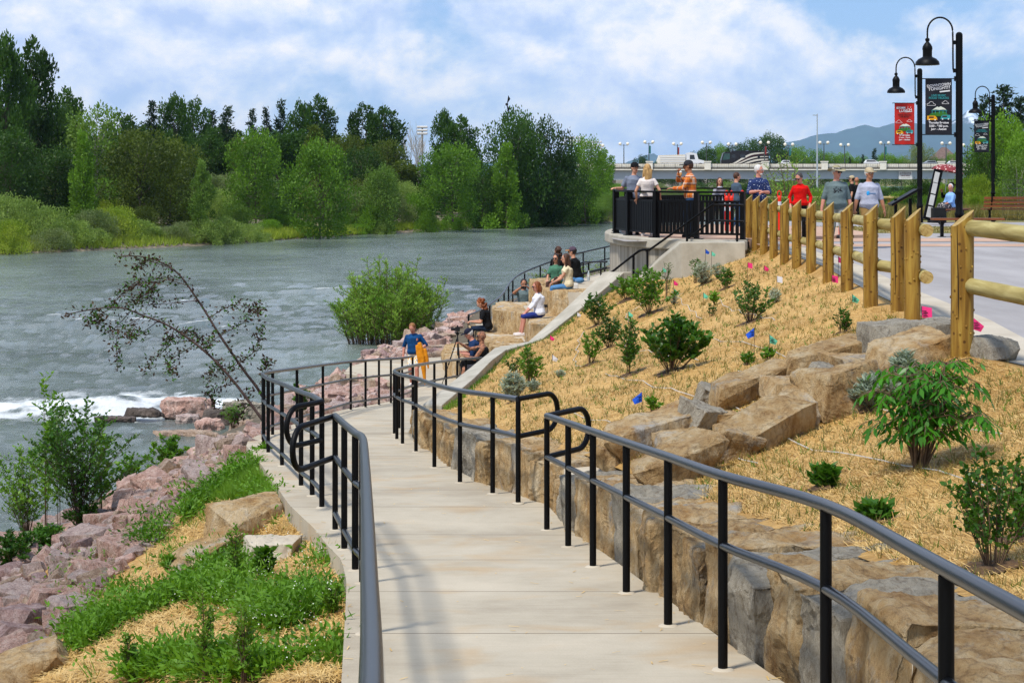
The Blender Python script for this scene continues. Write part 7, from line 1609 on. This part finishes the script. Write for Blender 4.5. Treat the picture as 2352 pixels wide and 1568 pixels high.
def person(label, loc, rz, H=1.75, pel=(0,0,.93), lean=(0,0), head=(0,0), hl=(-.25,.06,.80), hr=(.25,.06,.80), fl=(-.10,0,.075), fr=(.10,.03,.075), el=None, er=None, kl=(0,1,0), kr=(0,1,0), toe=0,
           skin='skin', top='grey', sleeve=.5, hem=-.04, bottom='jeans', leg=1.0, shoes='black', hair='short', hc='brown', hat=None, glasses=None, fat=1.0, fem=False, curl=.5, top_m=None, collar=False, beard=False, tank=False, hairlen=.35, skirt=False):
    s = H/1.75; V3 = Vector; pel = V3(pel)
    Rm = Matrix.Rotation(-lean[0],3,'X') @ Matrix.Rotation(lean[1],3,'Y'); up = Rm @ V3((0,0,1)); rx = Rm @ V3((1,0,0)); fy = Rm @ V3((0,1,0)); bend = lean[0]*.06
    def spine(t): return pel + up*t + fy*(bend*max(0,t)/.5*-1*0)
    sw = .155 if fem else .172; body = MB(); sc_w = .93 if fem else 1.0
    def tor(inf, t0, t1, fatk=1.0):
        rg = []
        for t, hw, hd in TOR:
            if t < t0-1e-6 or t > t1+1e-6: continue
            f = fat*fatk if t < .42 else 1+(fat-1)*.3
            hipk = (1.06 if fem and t < .06 else 1); wk = (sc_w if t > .1 else 1)
            c = spine(t)+fy*((fat-1)*.10 if -.0 < t < .3 else 0); rg.append((c, rx, fy, hw*hipk*wk*(1+(f-1)*.8)+inf, hd*f+inf+(.018 if fem and .28 < t < .4 else 0)))
        return rg
    loft(body, tor(0, -.2, .7))
    nb = spine(.50); shl = spine(.412)-rx*sw; shr = spine(.412)+rx*sw
    elb_l, hl_ = ik(shl, V3(hl), .285, .25, el or (-.6,-1,-.3)); elb_r, hr_ = ik(shr, V3(hr), .285, .25, er or (.6,-1,-.3))
    hipl = pel-up*.04-rx*.088; hipr = pel-up*.04+rx*.088
    knl, fl_ = ik(hipl, V3(fl), .43, .42, kl); knr, fr_ = ik(hipr, V3(fr), .43, .42, kr)
    ak = (.85 if fem else 1)*(1+(fat-1)*.4)
    for a, b_, c in ((shl, elb_l, hl_), (shr, elb_r, hr_)):
        cap(body, a, b_, .052*ak, .040*ak); cap(body, b_, b_.lerp(c,.35), .040*ak, .041*ak); cap(body, b_.lerp(c,.35), c, .041*ak, .026*ak)
    for a, b_, c in ((hipl, knl, fl_), (hipr, knr, fr_)):
        cap(body, a, b_, .086*ak, .055*ak, 14); m_ = b_.lerp(c,.32)+V3((0,-.012,0)); cap(body, b_, m_, .053*ak, .056*ak); cap(body, m_, c, .054*ak, .036*ak)
    tz = Matrix.Rotation(toe,3,'Z')
    for f in (fl_, fr_): cap(body, f+V3((0,-.02,-.035)), f+tz@V3((0,.14,-.052)), .034, .026, 10)
    # head
    Hm = Matrix.Rotation(head[0],3,'Z') @ Matrix.Rotation(head[1],3,'X'); hc_ = nb+up*.045+(Hm @ V3((0,.018,.118))); hw3 = lambda x,y,z: hc_+Hm @ V3((x,y,z))*1.07+up*.008
    cap(body, nb-up*.02, hw3(0,-.02,-.07), .056*(.88 if fem else 1), .052*(.88 if fem else 1))
    body.ball(hw3(0,-.008,.018), (.082,.102,.109), 16, Hm); body.ball(hw3(0,.014,-.045), (.062,.075,.084), 14, Hm); body.ball(hw3(0,.052,-.088), (.028,.026,.022), 8, Hm)
    cap(body, hw3(0,.086,.012), hw3(0,.104,-.022), .010, .015, 8); body.ball(hw3(0,.075,.035), (.055,.018,.010), 10, Hm)
    for sg in (-1,1): body.ball(hw3(.077*sg,-.005,-.005), (.010,.020,.032), 8, Hm)
    # hands
    for sg, e_, h_ in ((-1, elb_l, hl_), (1, elb_r, hr_)):
        hd = (h_-e_).normalized(); side = hd.cross(V3((0,0,1)))
        if side.length < .2: side = V3((0,1,0))
        side.normalize(); pn = side.cross(hd).normalized(); Mh = Matrix((side, hd, pn)).transposed()
        body.ball(h_+hd*.05, (.038,.052,.016), 10, Mh); cap(body, h_, h_+hd*.03, .025, .024, 8)
        for q in range(4):
            b0 = h_+hd*.088+side*(.027-.018*q); L1, L2 = (.040,.043,.040,.032)[q], (.036,.040,.036,.028)[q]; c1 = curl*.8; p1 = b0+hd*L1*math.cos(c1)-pn*L1*math.sin(c1); p2 = p1+hd*L2*math.cos(c1*2.1)-pn*L2*math.sin(c1*2.1)
            cap(body, b0-hd*.01, p1, .0092, .0085, 6); cap(body, p1, p2, .0085, .0072, 6)
        tb = side*(1 if (side.dot(V3((0,1,0))) > 0) == True else -1); b0 = h_+hd*.03+tb*.028; p1 = b0+hd*.03+tb*.026-pn*.008; cap(body, b0, p1, .0115, .010, 6); cap(body, p1, p1+hd*.028+tb*.004-pn*.01, .010, .0085, 6)
    o = bake(body, 'person', M[skin] if skin in M else CL[skin], .0085, smooth=3, sf=.4)
    o.location = loc; o.rotation_euler = (0,0,rz); o.scale = (s,s,s); tag(o, label, 'person')
    # clothes
    if top:
        sh = MB(); rg_ = tor(.016, hem-.02, .46 if tank else .49, 1.02)
        if not tank: rg_.append((spine(.503), rx, fy, .070, .066))
        loft(sh, rg_)
        for a, b_, c in ((shl, elb_l, hl_), (shr, elb_r, hr_)):
            if tank: cap(sh, a*.72+spine(.435)*.28+up*.02, spine(.3)+(a-spine(.435))*.6, .03, .05); continue
            if sleeve <= .5: e_ = a.lerp(b_, min(1,sleeve*1.5)); sh.ball(a, .062*ak, 12); sh.tube([a, e_], [.062*ak, .062*ak+.004], 14)
            else:
                e_ = b_.lerp(c, (sleeve-.5)*1.9); sh.ball(a, .062*ak, 12); sh.tube([a, b_], [.062*ak, .054*ak], 14); sh.ball(b_, .054*ak, 12); sh.tube([b_, e_], [.054*ak, .042*ak], 14)
        if collar: sh.tube([spine(.47), spine(.515)+fy*.005], [.075,.068], 14)
        st = bake(sh, 'shirt', top_m or CL[top], .012, o, 4)
    if bottom:
        pn_ = MB(); loft(pn_, tor(.012, -.11, .13 if hem > .02 else .06))
        if skirt:
            mid = (knl+knr)/2; pn_.tube([pel, pel.lerp(mid,.5)+V3((0,0,.0)), mid+ (mid-pel)*.06], [.16,.19,.20], 16); pn_.tube([mid, (mid+ (fl_+fr_)/2)/2], [.17,.16], 14)
        else:
            for a, b_, c in ((hipl, knl, fl_), (hipr, knr, fr_)):
                pn_.ball(a, .098*ak, 12)
                if leg < .5: pn_.tube([a, a.lerp(b_, leg*2)], [.098*ak, .083*ak], 14)
                else:
                    pn_.tube([a, b_], [.098*ak, .071*ak], 14); pn_.ball(b_, .071*ak, 12); e_ = b_.lerp(c, min(1,(leg-.5)*2)); pn_.tube([b_, e_], [.070*ak, .070*ak if leg < .95 else .062], 14)
        bake(pn_, 'trousers' if leg > .7 else 'shorts', CL[bottom], .012, o, 4)
    if shoes:
        for f in (fl_, fr_):
            q = MB(); cap(q, f+V3((0,-.035,-.035)), f+tz@V3((0,.15,-.047)), .044, .034, 12); q.box(f+tz@V3((0,.055,-.066)), (.042,.125,.012), rz=toe); bake(q, 'shoe', CL.get(shoes) or M[shoes], .008, o, 3)
    # hair
    hm = HAIR[hc]
    if hair != 'bald':
        q = MB(); q.ball(hw3(0,-.024,.030), (.092,.103,.113), 16, Hm)
        if hair == 'curly':
            rr = random.Random(3)
            for k in range(60): v = V3([rr.gauss(0,1) for _ in range(3)]).normalized(); 
            for k in range(70):
                v = V3([rr.gauss(0,1) for _ in range(3)]).normalized()
                if v.y > .35 and v.z < .5: continue
                q.ball(hw3(v.x*.095, v.y*.105-.03, v.z*.11+.02-(.07 if v.z < 0 else 0)), .030, 6)
            for k in range(40): q.ball(hw3(rr.uniform(-.10,.10), -.05+rr.uniform(-.05,.04), -.06-rr.random()*hairlen*.6), .032, 6)
        if hair == 'long' or hair == 'bob':
            L = hairlen; dn = V3((0,0,-1)); bk = up*-1
            pts = []
            for k in range(7):
                t = k/6; c = hw3(0,-.055,.02)+(bk*.6+dn*.4)*(L*t)+(Hm@V3((0,-.03,0)))*math.sin(t*2.2); pts.append((c, Hm@V3((1,0,0)), Hm@V3((0,1,0)), .083+.022*math.sin(t*2.6)-(.045*t if hair=='long' else 0), .060+.006*math.sin(t*3)-.022*t))
            loft(q, pts)
            for sg in (-1,1):
                cap(q, hw3(.066*sg,-.01,.03), hw3(.082*sg,.0,-.10), .030, .030, 10)
                if hair == 'long': cap(q, hw3(.082*sg,.0,-.10), hw3(.088*sg,.01,-.10)+bk*min(.22,L*.6), .030, .020, 10)
            rr = random.Random(8)
            for k in range(16):
                x = rr.uniform(-.085,.085); cap(q, hw3(x,-.10,.0), hw3(x*.8,-.10,.0)+bk*L*rr.uniform(.6,1.06), .016, .009, 6)
        if hair == 'bun': q.ball(hw3(0,-.125,.045), .036, 10)
        bake(q, 'hair', hm, .0085, o, 2)
    if beard:
        q = MB(); q.ball(hw3(0,.045,-.078), (.050,.048,.038), 12, Hm); bake(q, 'beard', hm, .008, o, 2)
    # face
    e = MB()
    for sg in (-1,1): e.ball(hw3(.030*sg,.081,.008), (.015,.009,.010), 8, Hm)
    e.mi = 1
    for sg in (-1,1): e.ball(hw3(.030*sg,.088,.008), .0085, 6)
    e.build('eyes', [M['eye'], M['iris']], o, smooth=True); MB().ball(hw3(0,.084,-.052), (.025,.010,.009), 8, Hm).build('lips', M['lips'], o, smooth=True)
    b2 = MB()
    for sg in (-1,1): b2.ball(hw3(.031*sg,.088,.027), (.021,.008,.006), 6, Hm)
    b2.build('eyebrows', hm, o)
    if glasses:
        g_ = MB(); lm = M['lens'] if glasses == 'sun' else M['girder']
        for sg in (-1,1):
            if glasses == 'sun': g_.ball(hw3(.032*sg,.094,.009), (.034,.014,.024), 10, Hm)
            else: g_.tube([hw3(.032*sg+.022*math.cos(a), .101, .007+.017*math.sin(a)) for a in np.linspace(0,2*math.pi,11)], .0022, 4)
            g_.tube([hw3(.058*sg,.090,.012), hw3(.080*sg,.0,.014)], .003, 4)
        g_.tube([hw3(-.01,.102,.010), hw3(.01,.102,.010)], .003, 4); g_.build('sunglasses' if glasses == 'sun' else 'glasses', lm, o, smooth=60)
    if hat:
        kind, m1, m2 = hat; q = MB()
        if kind == 'cap':
            q.ball(hw3(0,-.012,.058), (.097,.112,.088), 16, Hm); cp_ = bake(q, 'cap', CL.get(m1) or m1, .009, o, 2); v = MB(); pr = []
            vs = [hw3(x, y, z) for z in (.056,.038) for x, y in [(-.085,.045),(-.08,.11),(-.05,.165),(0,.185),(.05,.165),(.08,.11),(.085,.045)]]; v.add(vs, [tuple(range(7)), tuple(range(7,14))[::-1]]+[(i,(i+1)%7,7+(i+1)%7,7+i) for i in range(7)]); v.build('visor', CL.get(m2) or m2, cp_)
        else:
            q.ball(hw3(0,-.01,.085), (.088,.10,.075), 16, Hm); n_ = 28; vs = []
            for z0, rr_ in ((.062,.08),(.075,.08)):
                pass
            for i, (rd, zz) in enumerate([(.07,.070),(.13,.062),(.175,.055),(.178,.048),(.13,.054),(.07,.062)]):
                for j in range(n_): a = 2*math.pi*j/n_; vs.append(hw3(math.cos(a)*rd, math.sin(a)*rd*1.08-.01, zz+.022*math.cos(2*a)*(rd/.17)**2))
            q.add(vs, [(i*n_+j, i*n_+(j+1)%n_, ((i+1)%6)*n_+(j+1)%n_, ((i+1)%6)*n_+j) for i in range(6) for j in range(n_)]); h2 = q.build('hat', CL.get(m1) or m1, o, smooth=40)
            MB().lathe([(.090,0),(.089,.03)], (0,0,0), 20).build('hat_band', CL.get(m2) or m2, h2, smooth=40).matrix_local = Matrix.Translation(hw3(0,-.01,.072)) @ Hm.to_4x4() @ Matrix.Diagonal((1.0,1.12,1,1))
    return o
def at(px, d, z): return Vector(((px-CX)/F*d, d, z))
PI = math.pi
CAPM = {'beige':cloth('beige_cap','#a89878','#bdae90'),'plum':cloth('plum_cap','#4a3c48','#5a4a58'),'vor':cloth('orange_visor','#b8742a','#c88438'),'capnavy':cloth('navy_cap','#1a1c2c','#26283a'),'hatk':cloth('khaki_hat','#8a8264','#a0987a'),'leop':CL['printed'],'felt':cloth('dark_felt_hat','#1c120e','#2a1c16')}
zf = ZP+.006
person('young man in black cap and grey tshirt leaning on the overlook railing', at(1454,43.2,zf), R(188), 1.76, lean=(.02,-.05), head=(R(18),R(-4)), hr=(.44,.06,1.12), hl=(-.22,.16,.86), er=(.2,-.6,-1), top='grey', bottom='black', hair='short', hc='dark', hat=('cap','black','black'), skin='skin')
person('woman with long blonde hair and white blouse seen from behind on the overlook', at(1487,42.3,zf), R(-8), 1.72, head=(R(15),0), hl=(-.27,.14,.90), hr=(.30,.10,.92), top='white', bottom='black', shoes='white', hair='long', hc='blonde', fem=True, hairlen=.46, sleeve=.36, hem=.0)
person('man in orange plaid shirt and dark cap eating an ice cream on the overlook', at(1587,41.6,zf), R(82), 1.80, lean=(.06,0), head=(0,R(-6)), hr=(.05,.27,1.47), hl=(-.16,.42,1.10), el=(-.3,-.6,-1), er=(.9,-.3,-1), curl=.95, top='plaid', sleeve=.98, bottom='jeans', hair='short', hc='brown', hat=('cap','charcoal','charcoal'), glasses='sun', skin='skin2', collar=True, fat=1.1, hem=-.05)
person('young woman with wavy brown hair and pale grey tshirt behind the overlook', at(1653,52,plz(52)), R(176), 1.50, head=(R(10),0), top='lightgrey', bottom='jeans', hair='long', hc='brown', fem=True, hairlen=.20, hem=.02)
person('bearded young man in slate tshirt walking to the right behind the overlook', at(1691,50,plz(50)), R(-65), 1.64, head=(R(-8),R(-6)), hl=(-.24,.20,.84), hr=(.22,.10,.80), fl=(-.1,.2,.08), fr=(.1,-.22,.12), top='slate', bottom='jeans', hc='brown', beard=True, glasses='clear')
person('white haired man in speckled blue shirt with clasped hands', at(1742,43,plz(43)), R(184), 1.78, head=(R(52),0), hl=(-.05,.27,1.10), hr=(.06,.25,1.12), el=(-1,-.5,-.6), er=(1,-.5,-.6), curl=1.2, top='speckle', bottom='darkjeans', hc='white', beard=True, glasses='clear', fat=1.15, sleeve=.55, collar=True, skin='skin3')
person('woman in bright red jacket and black trousers looking down', at(1838,42,plz(42)), R(172), 1.60, head=(R(-30),R(-24)), hl=(-.24,.10,.92), hr=(.25,.10,.90), top='red', sleeve=.98, bottom='black', hair='bun', hc='greyd', glasses='sun', fem=True, fat=1.08, hem=-.06, collar=True, skin='skin3')
p8 = person('man in wide brimmed hat and grey green printed tshirt walking', at(1921,37.2,plz(37.2)), R(178), 1.73, head=(R(32),0), hl=(-.32,.02,.80), hr=(.32,.04,.80), fl=(-.12,.14,.08), fr=(.12,-.10,.10), top='greyg', sleeve=.58, hem=-.08, bottom='pants', hair='short', hc='white', hat=('brim',CAPM['hatk'],CAPM['leop']), glasses='sun', fat=1.28, skin='skin3')
p9 = person('man in beige cap and pale lavender tshirt with tan shorts walking', at(1996,37.6,plz(37.6)), R(182), 1.70, head=(R(28),0), hl=(-.33,.05,.80), hr=(.33,.06,.80), fl=(-.12,-.10,.10), fr=(.12,.14,.08), top='lav', sleeve=.55, hem=-.08, bottom='tan', leg=.46, shoes='white', hair='short', hc='white', hat=('cap',CAPM['beige'],CAPM['beige']), glasses='sun', fat=1.22, skin='skin2')
# prints on their shirts
def print_on(o, shapes, m, name='print'):
    mb = MB(); mb2 = shapes(mb); q = mb.build(name, m, o, smooth=40); return q
rr_ = random.Random(2); mb = MB()
for k in range(34):
    a = rr_.uniform(0,6.28); q = rr_.random()**.5*.085; x, z = math.cos(a)*q*1.1, 1.22+math.sin(a)*q; mb.ball((x, .171-.9*x*x-abs(z-1.2)*.12, z), (rr_.uniform(.008,.022),.010,rr_.uniform(.006,.014)), 6)
mb.build('shirt_print', CL['charcoal'], p8)
mb = MB()
for x, z, a, b_ in [(.055,1.19,.040,.045),(.035,1.17,.03,.03),(.065,1.165,.025,.03)]: mb.ball((x, .160, z), (a,.014,b_), 10)
mb.build('shirt_print', mat('print_blue','#2a9ad8',rough=.8), p9, smooth=True); MB().box((-.03,.168,1.182),(.075,.006,.010)).build('shirt_print', mat('print_slate','#5a7aa0',rough=.8), p9)
text('NO SPRING BY SANTA TO PULL THE WAY', .020, (0,.176,1.255), p9, M['ink'], rot=(R(90),0,R(180)), name='shirt_lettering', sx=.62) if False else text('IT IS', .001, (0,0,1.2), p9, M['ink'])
bpy.data.objects.remove(p9.children[-1])
person('man in beige cap and black tshirt far behind the walking men', at(1957,66,plz(66)), R(80), 1.68, top='black', bottom='black', hair='short', hc='dark', hat=('cap',CAPM['beige'],CL['black']))
person('bald man in black tshirt with his back turned far behind the walking men', at(1968,68,plz(68)), R(20), 1.66, top='black', bottom='black', hair='bald', hc='dark', skin='skin2', fat=1.1)
# seated: origin on the seat
SIT = dict(hl=(-.12,.36,.15), hr=(.12,.36,.15), pel=(0,0,.10), fl=(-.10,.44,-.36), fr=(.10,.44,-.36), kl=(0,.6,1), kr=(0,.6,1))
def sit(**k): d = dict(SIT); d.update(k); return d
zb_ = plz(60)+.462
person('white haired woman in sky blue top and patterned skirt sitting under a parasol', at(2183,59.8,zb_), R(118), 1.62, **sit(fl=(-.10,.62,-.34), fr=(.08,.58,-.36), hr=(.12,.30,.16), hl=(-.12,.34,.18), lean=(-.02,0), head=(R(35),0)), top='sky', sleeve=.8, bottom='printed', skirt=True, shoes='black', hair='short', hc='white', fem=True, fat=1.1, skin='skin3')
person('person in a dark brimmed hat sitting behind the white haired woman', at(2186,60.6,zb_), R(105), 1.66, **sit(hr=(.05,.36,.60), hl=(-.1,.34,.18), er=(.6,-.2,-1)), top='black', sleeve=.98, bottom='printed', hair='short', hc='dark', hat=('brim',CAPM['felt'],CAPM['felt']), skin='skin2')
# parasol
r = empty('parasol', at(2168,60.5,zb_+.6), 0, 'open maroon and white patterned parasol held over the bench', 'umbrella'); u_ = MB(); n_ = 24; vs = []
for i, (rd, z) in enumerate([(0.01,.90),(.16,.885),(.32,.84),(.46,.76),(.56,.66),(.555,.655),(.45,.75),(.3,.83),(.15,.875),(.01,.89)]):
    for j in range(n_): a = 2*math.pi*j/n_; sc2 = 1-.05*(1-abs(math.cos(a*4)))*(rd/.56); vs.append((math.cos(a)*rd*sc2, math.sin(a)*rd*sc2, z))
u_.add(vs, [(i*n_+j, i*n_+(j+1)%n_, (i+1)*n_+(j+1)%n_, (i+1)*n_+j) for i in range(9) for j in range(n_)]); u_.build('canopy', CL['parasol'], r, smooth=50); MB().tube([(.05,0,-.05),(0,0,.98)], .008, 6).build('shaft', M['girder'], r); r.rotation_euler = (0,R(10),0)
# the boy
zl = ramp_z(43.5)
b0 = person('boy in blue tshirt and floral shorts holding an orange cardigan', at(952,42.9,zl), R(172), 1.56, lean=(.08,.05), head=(R(-8),R(-30)), hr=(.30,.03,.84), hl=(-.20,.20,1.02), el=(-.8,-.8,-.2), fl=(-.10,.16,.075), fr=(.10,-.06,.10), top='blue', sleeve=.60, hem=-.06, bottom='floral', leg=.44, shoes='white', hair='short', hc='ginger', fat=1.12, skin='skin3')
MB().ball((-.09,.152,1.27),(.036,.010,.044),10).build('shirt_badge', mat('badge','#c9a890','#a03018',scale=40,rough=.8), b0)
cd = MB(); q = at(974,42.7,0); s_ = 42.7/F
for pts, r_s in [([(963,786),(966,800),(969,820),(973,845),(975,868),(976,884)],[.055,.08,.095,.075,.045,.02]),([(957,792),(960,812),(963,836)],[.04,.055,.03]),([(976,800),(981,822),(984,846)],[.045,.05,.025])]:
    cd.tube([P(x,y,42.62) for x,y in pts], [v*.8 for v in r_s], 12)
o = bake(cd, 'cardigan', CL['orange'], .012, None, 3); tag(o, 'orange cardigan hanging from the arm of the boy', 'cardigan')
# the two photographers on the lowest step
person('bald bearded man in black tank top with tattooed arms sitting behind the tripod', at(1110,42.0,-4.60), R(92), 1.80, **sit(lean=(.06,0), hl=(-.10,.42,.34), hr=(.05,.50,.60), el=(-.5,-.2,-1), er=(.6,-.2,-1), head=(R(4),R(3)), fl=(-.14,.50,-.38), fr=(.12,.52,-.38)), top='black', tank=True, bottom='charcoal', leg=.46, shoes='black', hair='bald', hc='dark', beard=True, glasses='sun', skin='tattoo', fat=1.15, curl=.9)
person('older man in navy mesh cap bent forward beside the tattooed man', at(1103,43.6,-4.58), R(95), 1.72, **sit(lean=(.42,0), hl=(-.10,.44,.24), hr=(.10,.44,.26), head=(0,R(-22)), fl=(-.10,.44,-.42), fr=(.10,.44,-.42)), top='navy', sleeve=.55, bottom='black', hair='short', hc='white', hat=('cap',CAPM['capnavy'],CAPM['capnavy']), glasses='clear', skin='skin3', fat=1.1)
person('woman with curly auburn hair in black tshirt sitting and looking at her phone', at(1121,46.4,-4.04), R(90), 1.66, **sit(lean=(.24,0), hl=(-.08,.42,.24), hr=(.06,.44,.24), head=(0,R(-30)), fl=(-.09,.48,-.36), fr=(.09,.46,-.36)), top='black', sleeve=.5, bottom='darkjeans', shoes='black', hair='curly', hc='auburn', fem=True, hairlen=.26, curl=.9)
person('woman with auburn bob in white shirt and royal blue shorts on the third step', at(1240,43.7,-3.47), R(98), 1.66, **sit(lean=(.10,0), hl=(-.07,.38,.10), hr=(.05,.40,.08), head=(R(6),R(-8)), fl=(-.12,.48,-.40), fr=(.08,.50,-.40)), top='purewhite', sleeve=.72, bottom='royal', leg=.56, shoes='white', hair='bob', hc='auburn', fem=True, hairlen=.16, glasses='sun', collar=True, fat=1.12, skin='skin3')
person('young woman with very long brown hair in cream top and light jeans on the top step', at(1306,45.0,-2.87), R(88), 1.70, **sit(lean=(.10,0), hl=(-.07,.40,.16), hr=(.10,.40,.14), head=(R(4),R(-4)), fl=(-.09,.46,-.40), fr=(.09,.46,-.40)), top='cream', sleeve=.25, bottom='lightjeans', leg=.86, shoes='black', hair='long', hc='brown', fem=True, hairlen=.52)
person('woman with dark straight hair, sunglasses and green top holding a yellow can', at(1277,46.3,-2.87), R(160), 1.56, **sit(lean=(-.02,0), hl=(-.06,.30,.20), hr=(.16,.30,.16), head=(R(-5),0), fl=(-.16,.36,-.20), fr=(.12,.46,-.34)), top='green', sleeve=.5, bottom='brown', hair='long', hc='dark', fem=True, hairlen=.26, glasses='sun', curl=.9)
person('woman with curly brown hair sitting with her back to the camera', at(1281,49.6,-2.87), R(10), 1.66, **sit(head=(R(20),0)), top='black', sleeve=.98, bottom='black', hair='curly', hc='brown', fem=True, hairlen=.14)
person('man in dark jacket and plum cap with orange visor sitting behind the long haired woman', at(1326,48.6,-2.87), R(62), 1.76, **sit(lean=(.22,0), hl=(-.12,.42,.20), hr=(.10,.42,.22), head=(R(12),R(-4))), top='black', sleeve=.98, bottom='lightjeans', hair='short', hc='dark', hat=('cap',CAPM['plum'],CAPM['vor']), glasses='sun', fat=1.05)
person('man in grey shirt photographing with a phone behind the terraces', at(1203,52,-4.9), R(184), 1.88, hl=(-.09,.36,1.52), hr=(.11,.36,1.52), el=(-1,0,-.6), er=(1,0,-.6), top='greyg', bottom='black', hc='dark', skin='skin2', curl=.8, head=(0,R(-4)))
# things they hold or left on the steps
def small(name, mb, m, label, cat, **k): o = mb.build(name, m, **k); return tag(o, label, cat)
p = at(1203,51.5,-3.26); small('phone', MB().box(p,(.075,.006,.038)), M['rubber'], 'black phone held up by the man behind the terraces', 'phone')
p = P(1078,746,46.3); small('phone', MB().box(p,(.07,.035,.006),M=Matrix.Rotation(R(25),3,'Y')), M['rubber'], 'phone in the hands of the woman in black', 'phone')
r = empty('drink_can', P(1268,655,45.9), 0, 'yellow drink can in the hand of the woman in green', 'can'); MB().lathe([(.026,-.06),(.033,-.05),(.033,.05),(.026,.06)], n=14).build('can_body', mat('yellow_can','#d8a80c',rough=.35), r, smooth=40); MB().lathe([(.034,-.015),(.034,.015)], n=14).build('can_label', M['bdark'], r)
r = empty('water_bottle', at(1352,48.6,-2.885), 0, 'clear water bottle with white cap standing on the top terrace', 'bottle'); MB().lathe([(.034,0),(.036,.02),(.034,.10),(.036,.18),(.018,.235),(.014,.25)], n=14).build('bottle_body', M['globe'] if False else mat('clear_plastic','#a8b4ba',rough=.1,spec=.8), r, smooth=50); MB().lathe([(.015,.25),(.015,.275)], n=10).build('cap', M['white'], r); MB().lathe([(.0375,.10),(.0375,.16)], n=14).build('label_band', M['white'], r)
r = empty('handbag', at(1323,44.75,-2.87), 0, 'small white handbag beside the long haired woman', 'handbag'); MB().box((0,0,.07),(.055,.035,.065)).build('bag_body', M['white'], r).modifiers.new('b','BEVEL').width = .012; MB().tube([(-.04,0,.13),(0,0,.24),(.04,0,.13)], .004, 5).build('strap', M['girder'], r)
r = empty('ice_cream', P(1563.5,399,41.45), 0, 'ice cream cone at the mouth of the man in plaid', 'ice cream'); MB().lathe([(.008,-.09),(.032,.02)], n=12).build('cone', M['tan_cone'] if 'tan_cone' in M else mat('wafer','#b8844a',rough=.8), r, smooth=True); MB().ball((0,0,.035),(.034,.034,.032),10).build('scoop', M['white'], r, smooth=True)
small('cloth_bundle', MB().ball((0,0,0),(.13,.10,.08),12), CL['lightjeans'], 'crumpled blue cloth between the long haired woman and the man in the dark jacket', 'cloth', smooth=True, loc=at(1331,47.6,-2.82))
r = empty('tripod', P(1051,768,43.0), 0, 'black camera tripod standing on the landing in front of the two men', 'tripod'); o_ = Vector(r.location)
for i, (x,y,d) in enumerate([(1014,0,42.9),(1062,0,42.3),(1056,0,43.9)]):
    g0 = at(x,d,zl+.01); a = o_+Vector((0,0,-.06)); m_ = a.lerp(g0,.55); lg = MB(); lg.tube([a-o_, m_-o_], .014, 8).tube([m_-o_, g0-o_], .009, 6).ball(m_-o_, .02, 8).ball(g0-o_, .018, 6); lg.build('leg', M['black'], r, smooth=40)
MB().tube([(0,0,-.5),(0,0,.06)], .013, 8).build('centre_column', M['black'], r); MB().box((0,0,.02),(.035,.035,.03)).box((.04,0,.03),(.09,.008,.008)).build('pan_head', M['black'], r)
cr = MB().box((0,0,.13),(.055,.045,.05)).box((-.0,0,.19),(.02,.02,.03)); cr.tube([(-.05,0,.13),(-.16,0,.13)], .036, 12); r2 = empty('camera_body', o_, 0, 'black camera on top of the tripod', 'camera'); cr.build('camera_case', M['rubber'], r2)
MB().bar((.06,-.2,-.12),(.28,-.2,-.22),.03,.015).build('tablet', M['rubber'], r2) if False else None
# ---------------------------------------------------------------- the air between here and the mountains
hz = MB().box((0, 8400, 275), (9100, 8650, 286)).build('haze', bpy.data.materials.new('air'), fixn=False); hz['kind'] = 'stuff'; hz['label'] = 'thin blue haze in the air'
am = hz.data.materials[0]; am.use_nodes = True; an = am.node_tree.nodes; an.clear(); ao = an.new('ShaderNodeOutputMaterial'); av = an.new('ShaderNodeVolumePrincipled')
av.inputs['Color'].default_value = (.50,.76,1.0,1); av.inputs['Density'].default_value = 4.2e-5; av.inputs['Anisotropy'].default_value = -.1; am.node_tree.links.new(av.outputs[0], ao.inputs['Volume'])

# ---------------------------------------------------------------- every label its own
from collections import defaultdict
def shorten(t):
    w = t.split(); return t if len(w) <= 16 else ' '.join(w[:16]).rstrip(',')
for o in COL.objects:
    if o.parent is None and o.get('label'): o['label'] = shorten(o['label'])
by = defaultdict(list)
for o in COL.objects:
    if o.parent is None and o.get('label') and not o.get('kind'): by[o['label']].append(o)
OW = ['first','second','third','fourth','fifth','sixth','seventh','eighth','ninth','tenth','eleventh','twelfth','thirteenth']
seen_ = set()
for lb, lst in by.items():
    if len(lst) < 2: continue
    lst.sort(key=lambda o: o.matrix_basis.translation.x/max(.1,o.matrix_basis.translation.y))
    for i, o in enumerate(lst):
        e = ', leftmost of these' if i == 0 else (', rightmost of these' if i == len(lst)-1 else f', {OW[min(i,12)]} from left')
        w = lb.split(); t = ' '.join(w[:16-len(e.split())]).rstrip(',')+e; k_ = 0
        while t in seen_: k_ += 1; t = ' '.join(w[:13-len(e.split())]).rstrip(',')+e+', '+['farther one','farthest one','lowest one','highest one'][min(3,k_-1)]
        seen_.add(t); o['label'] = t
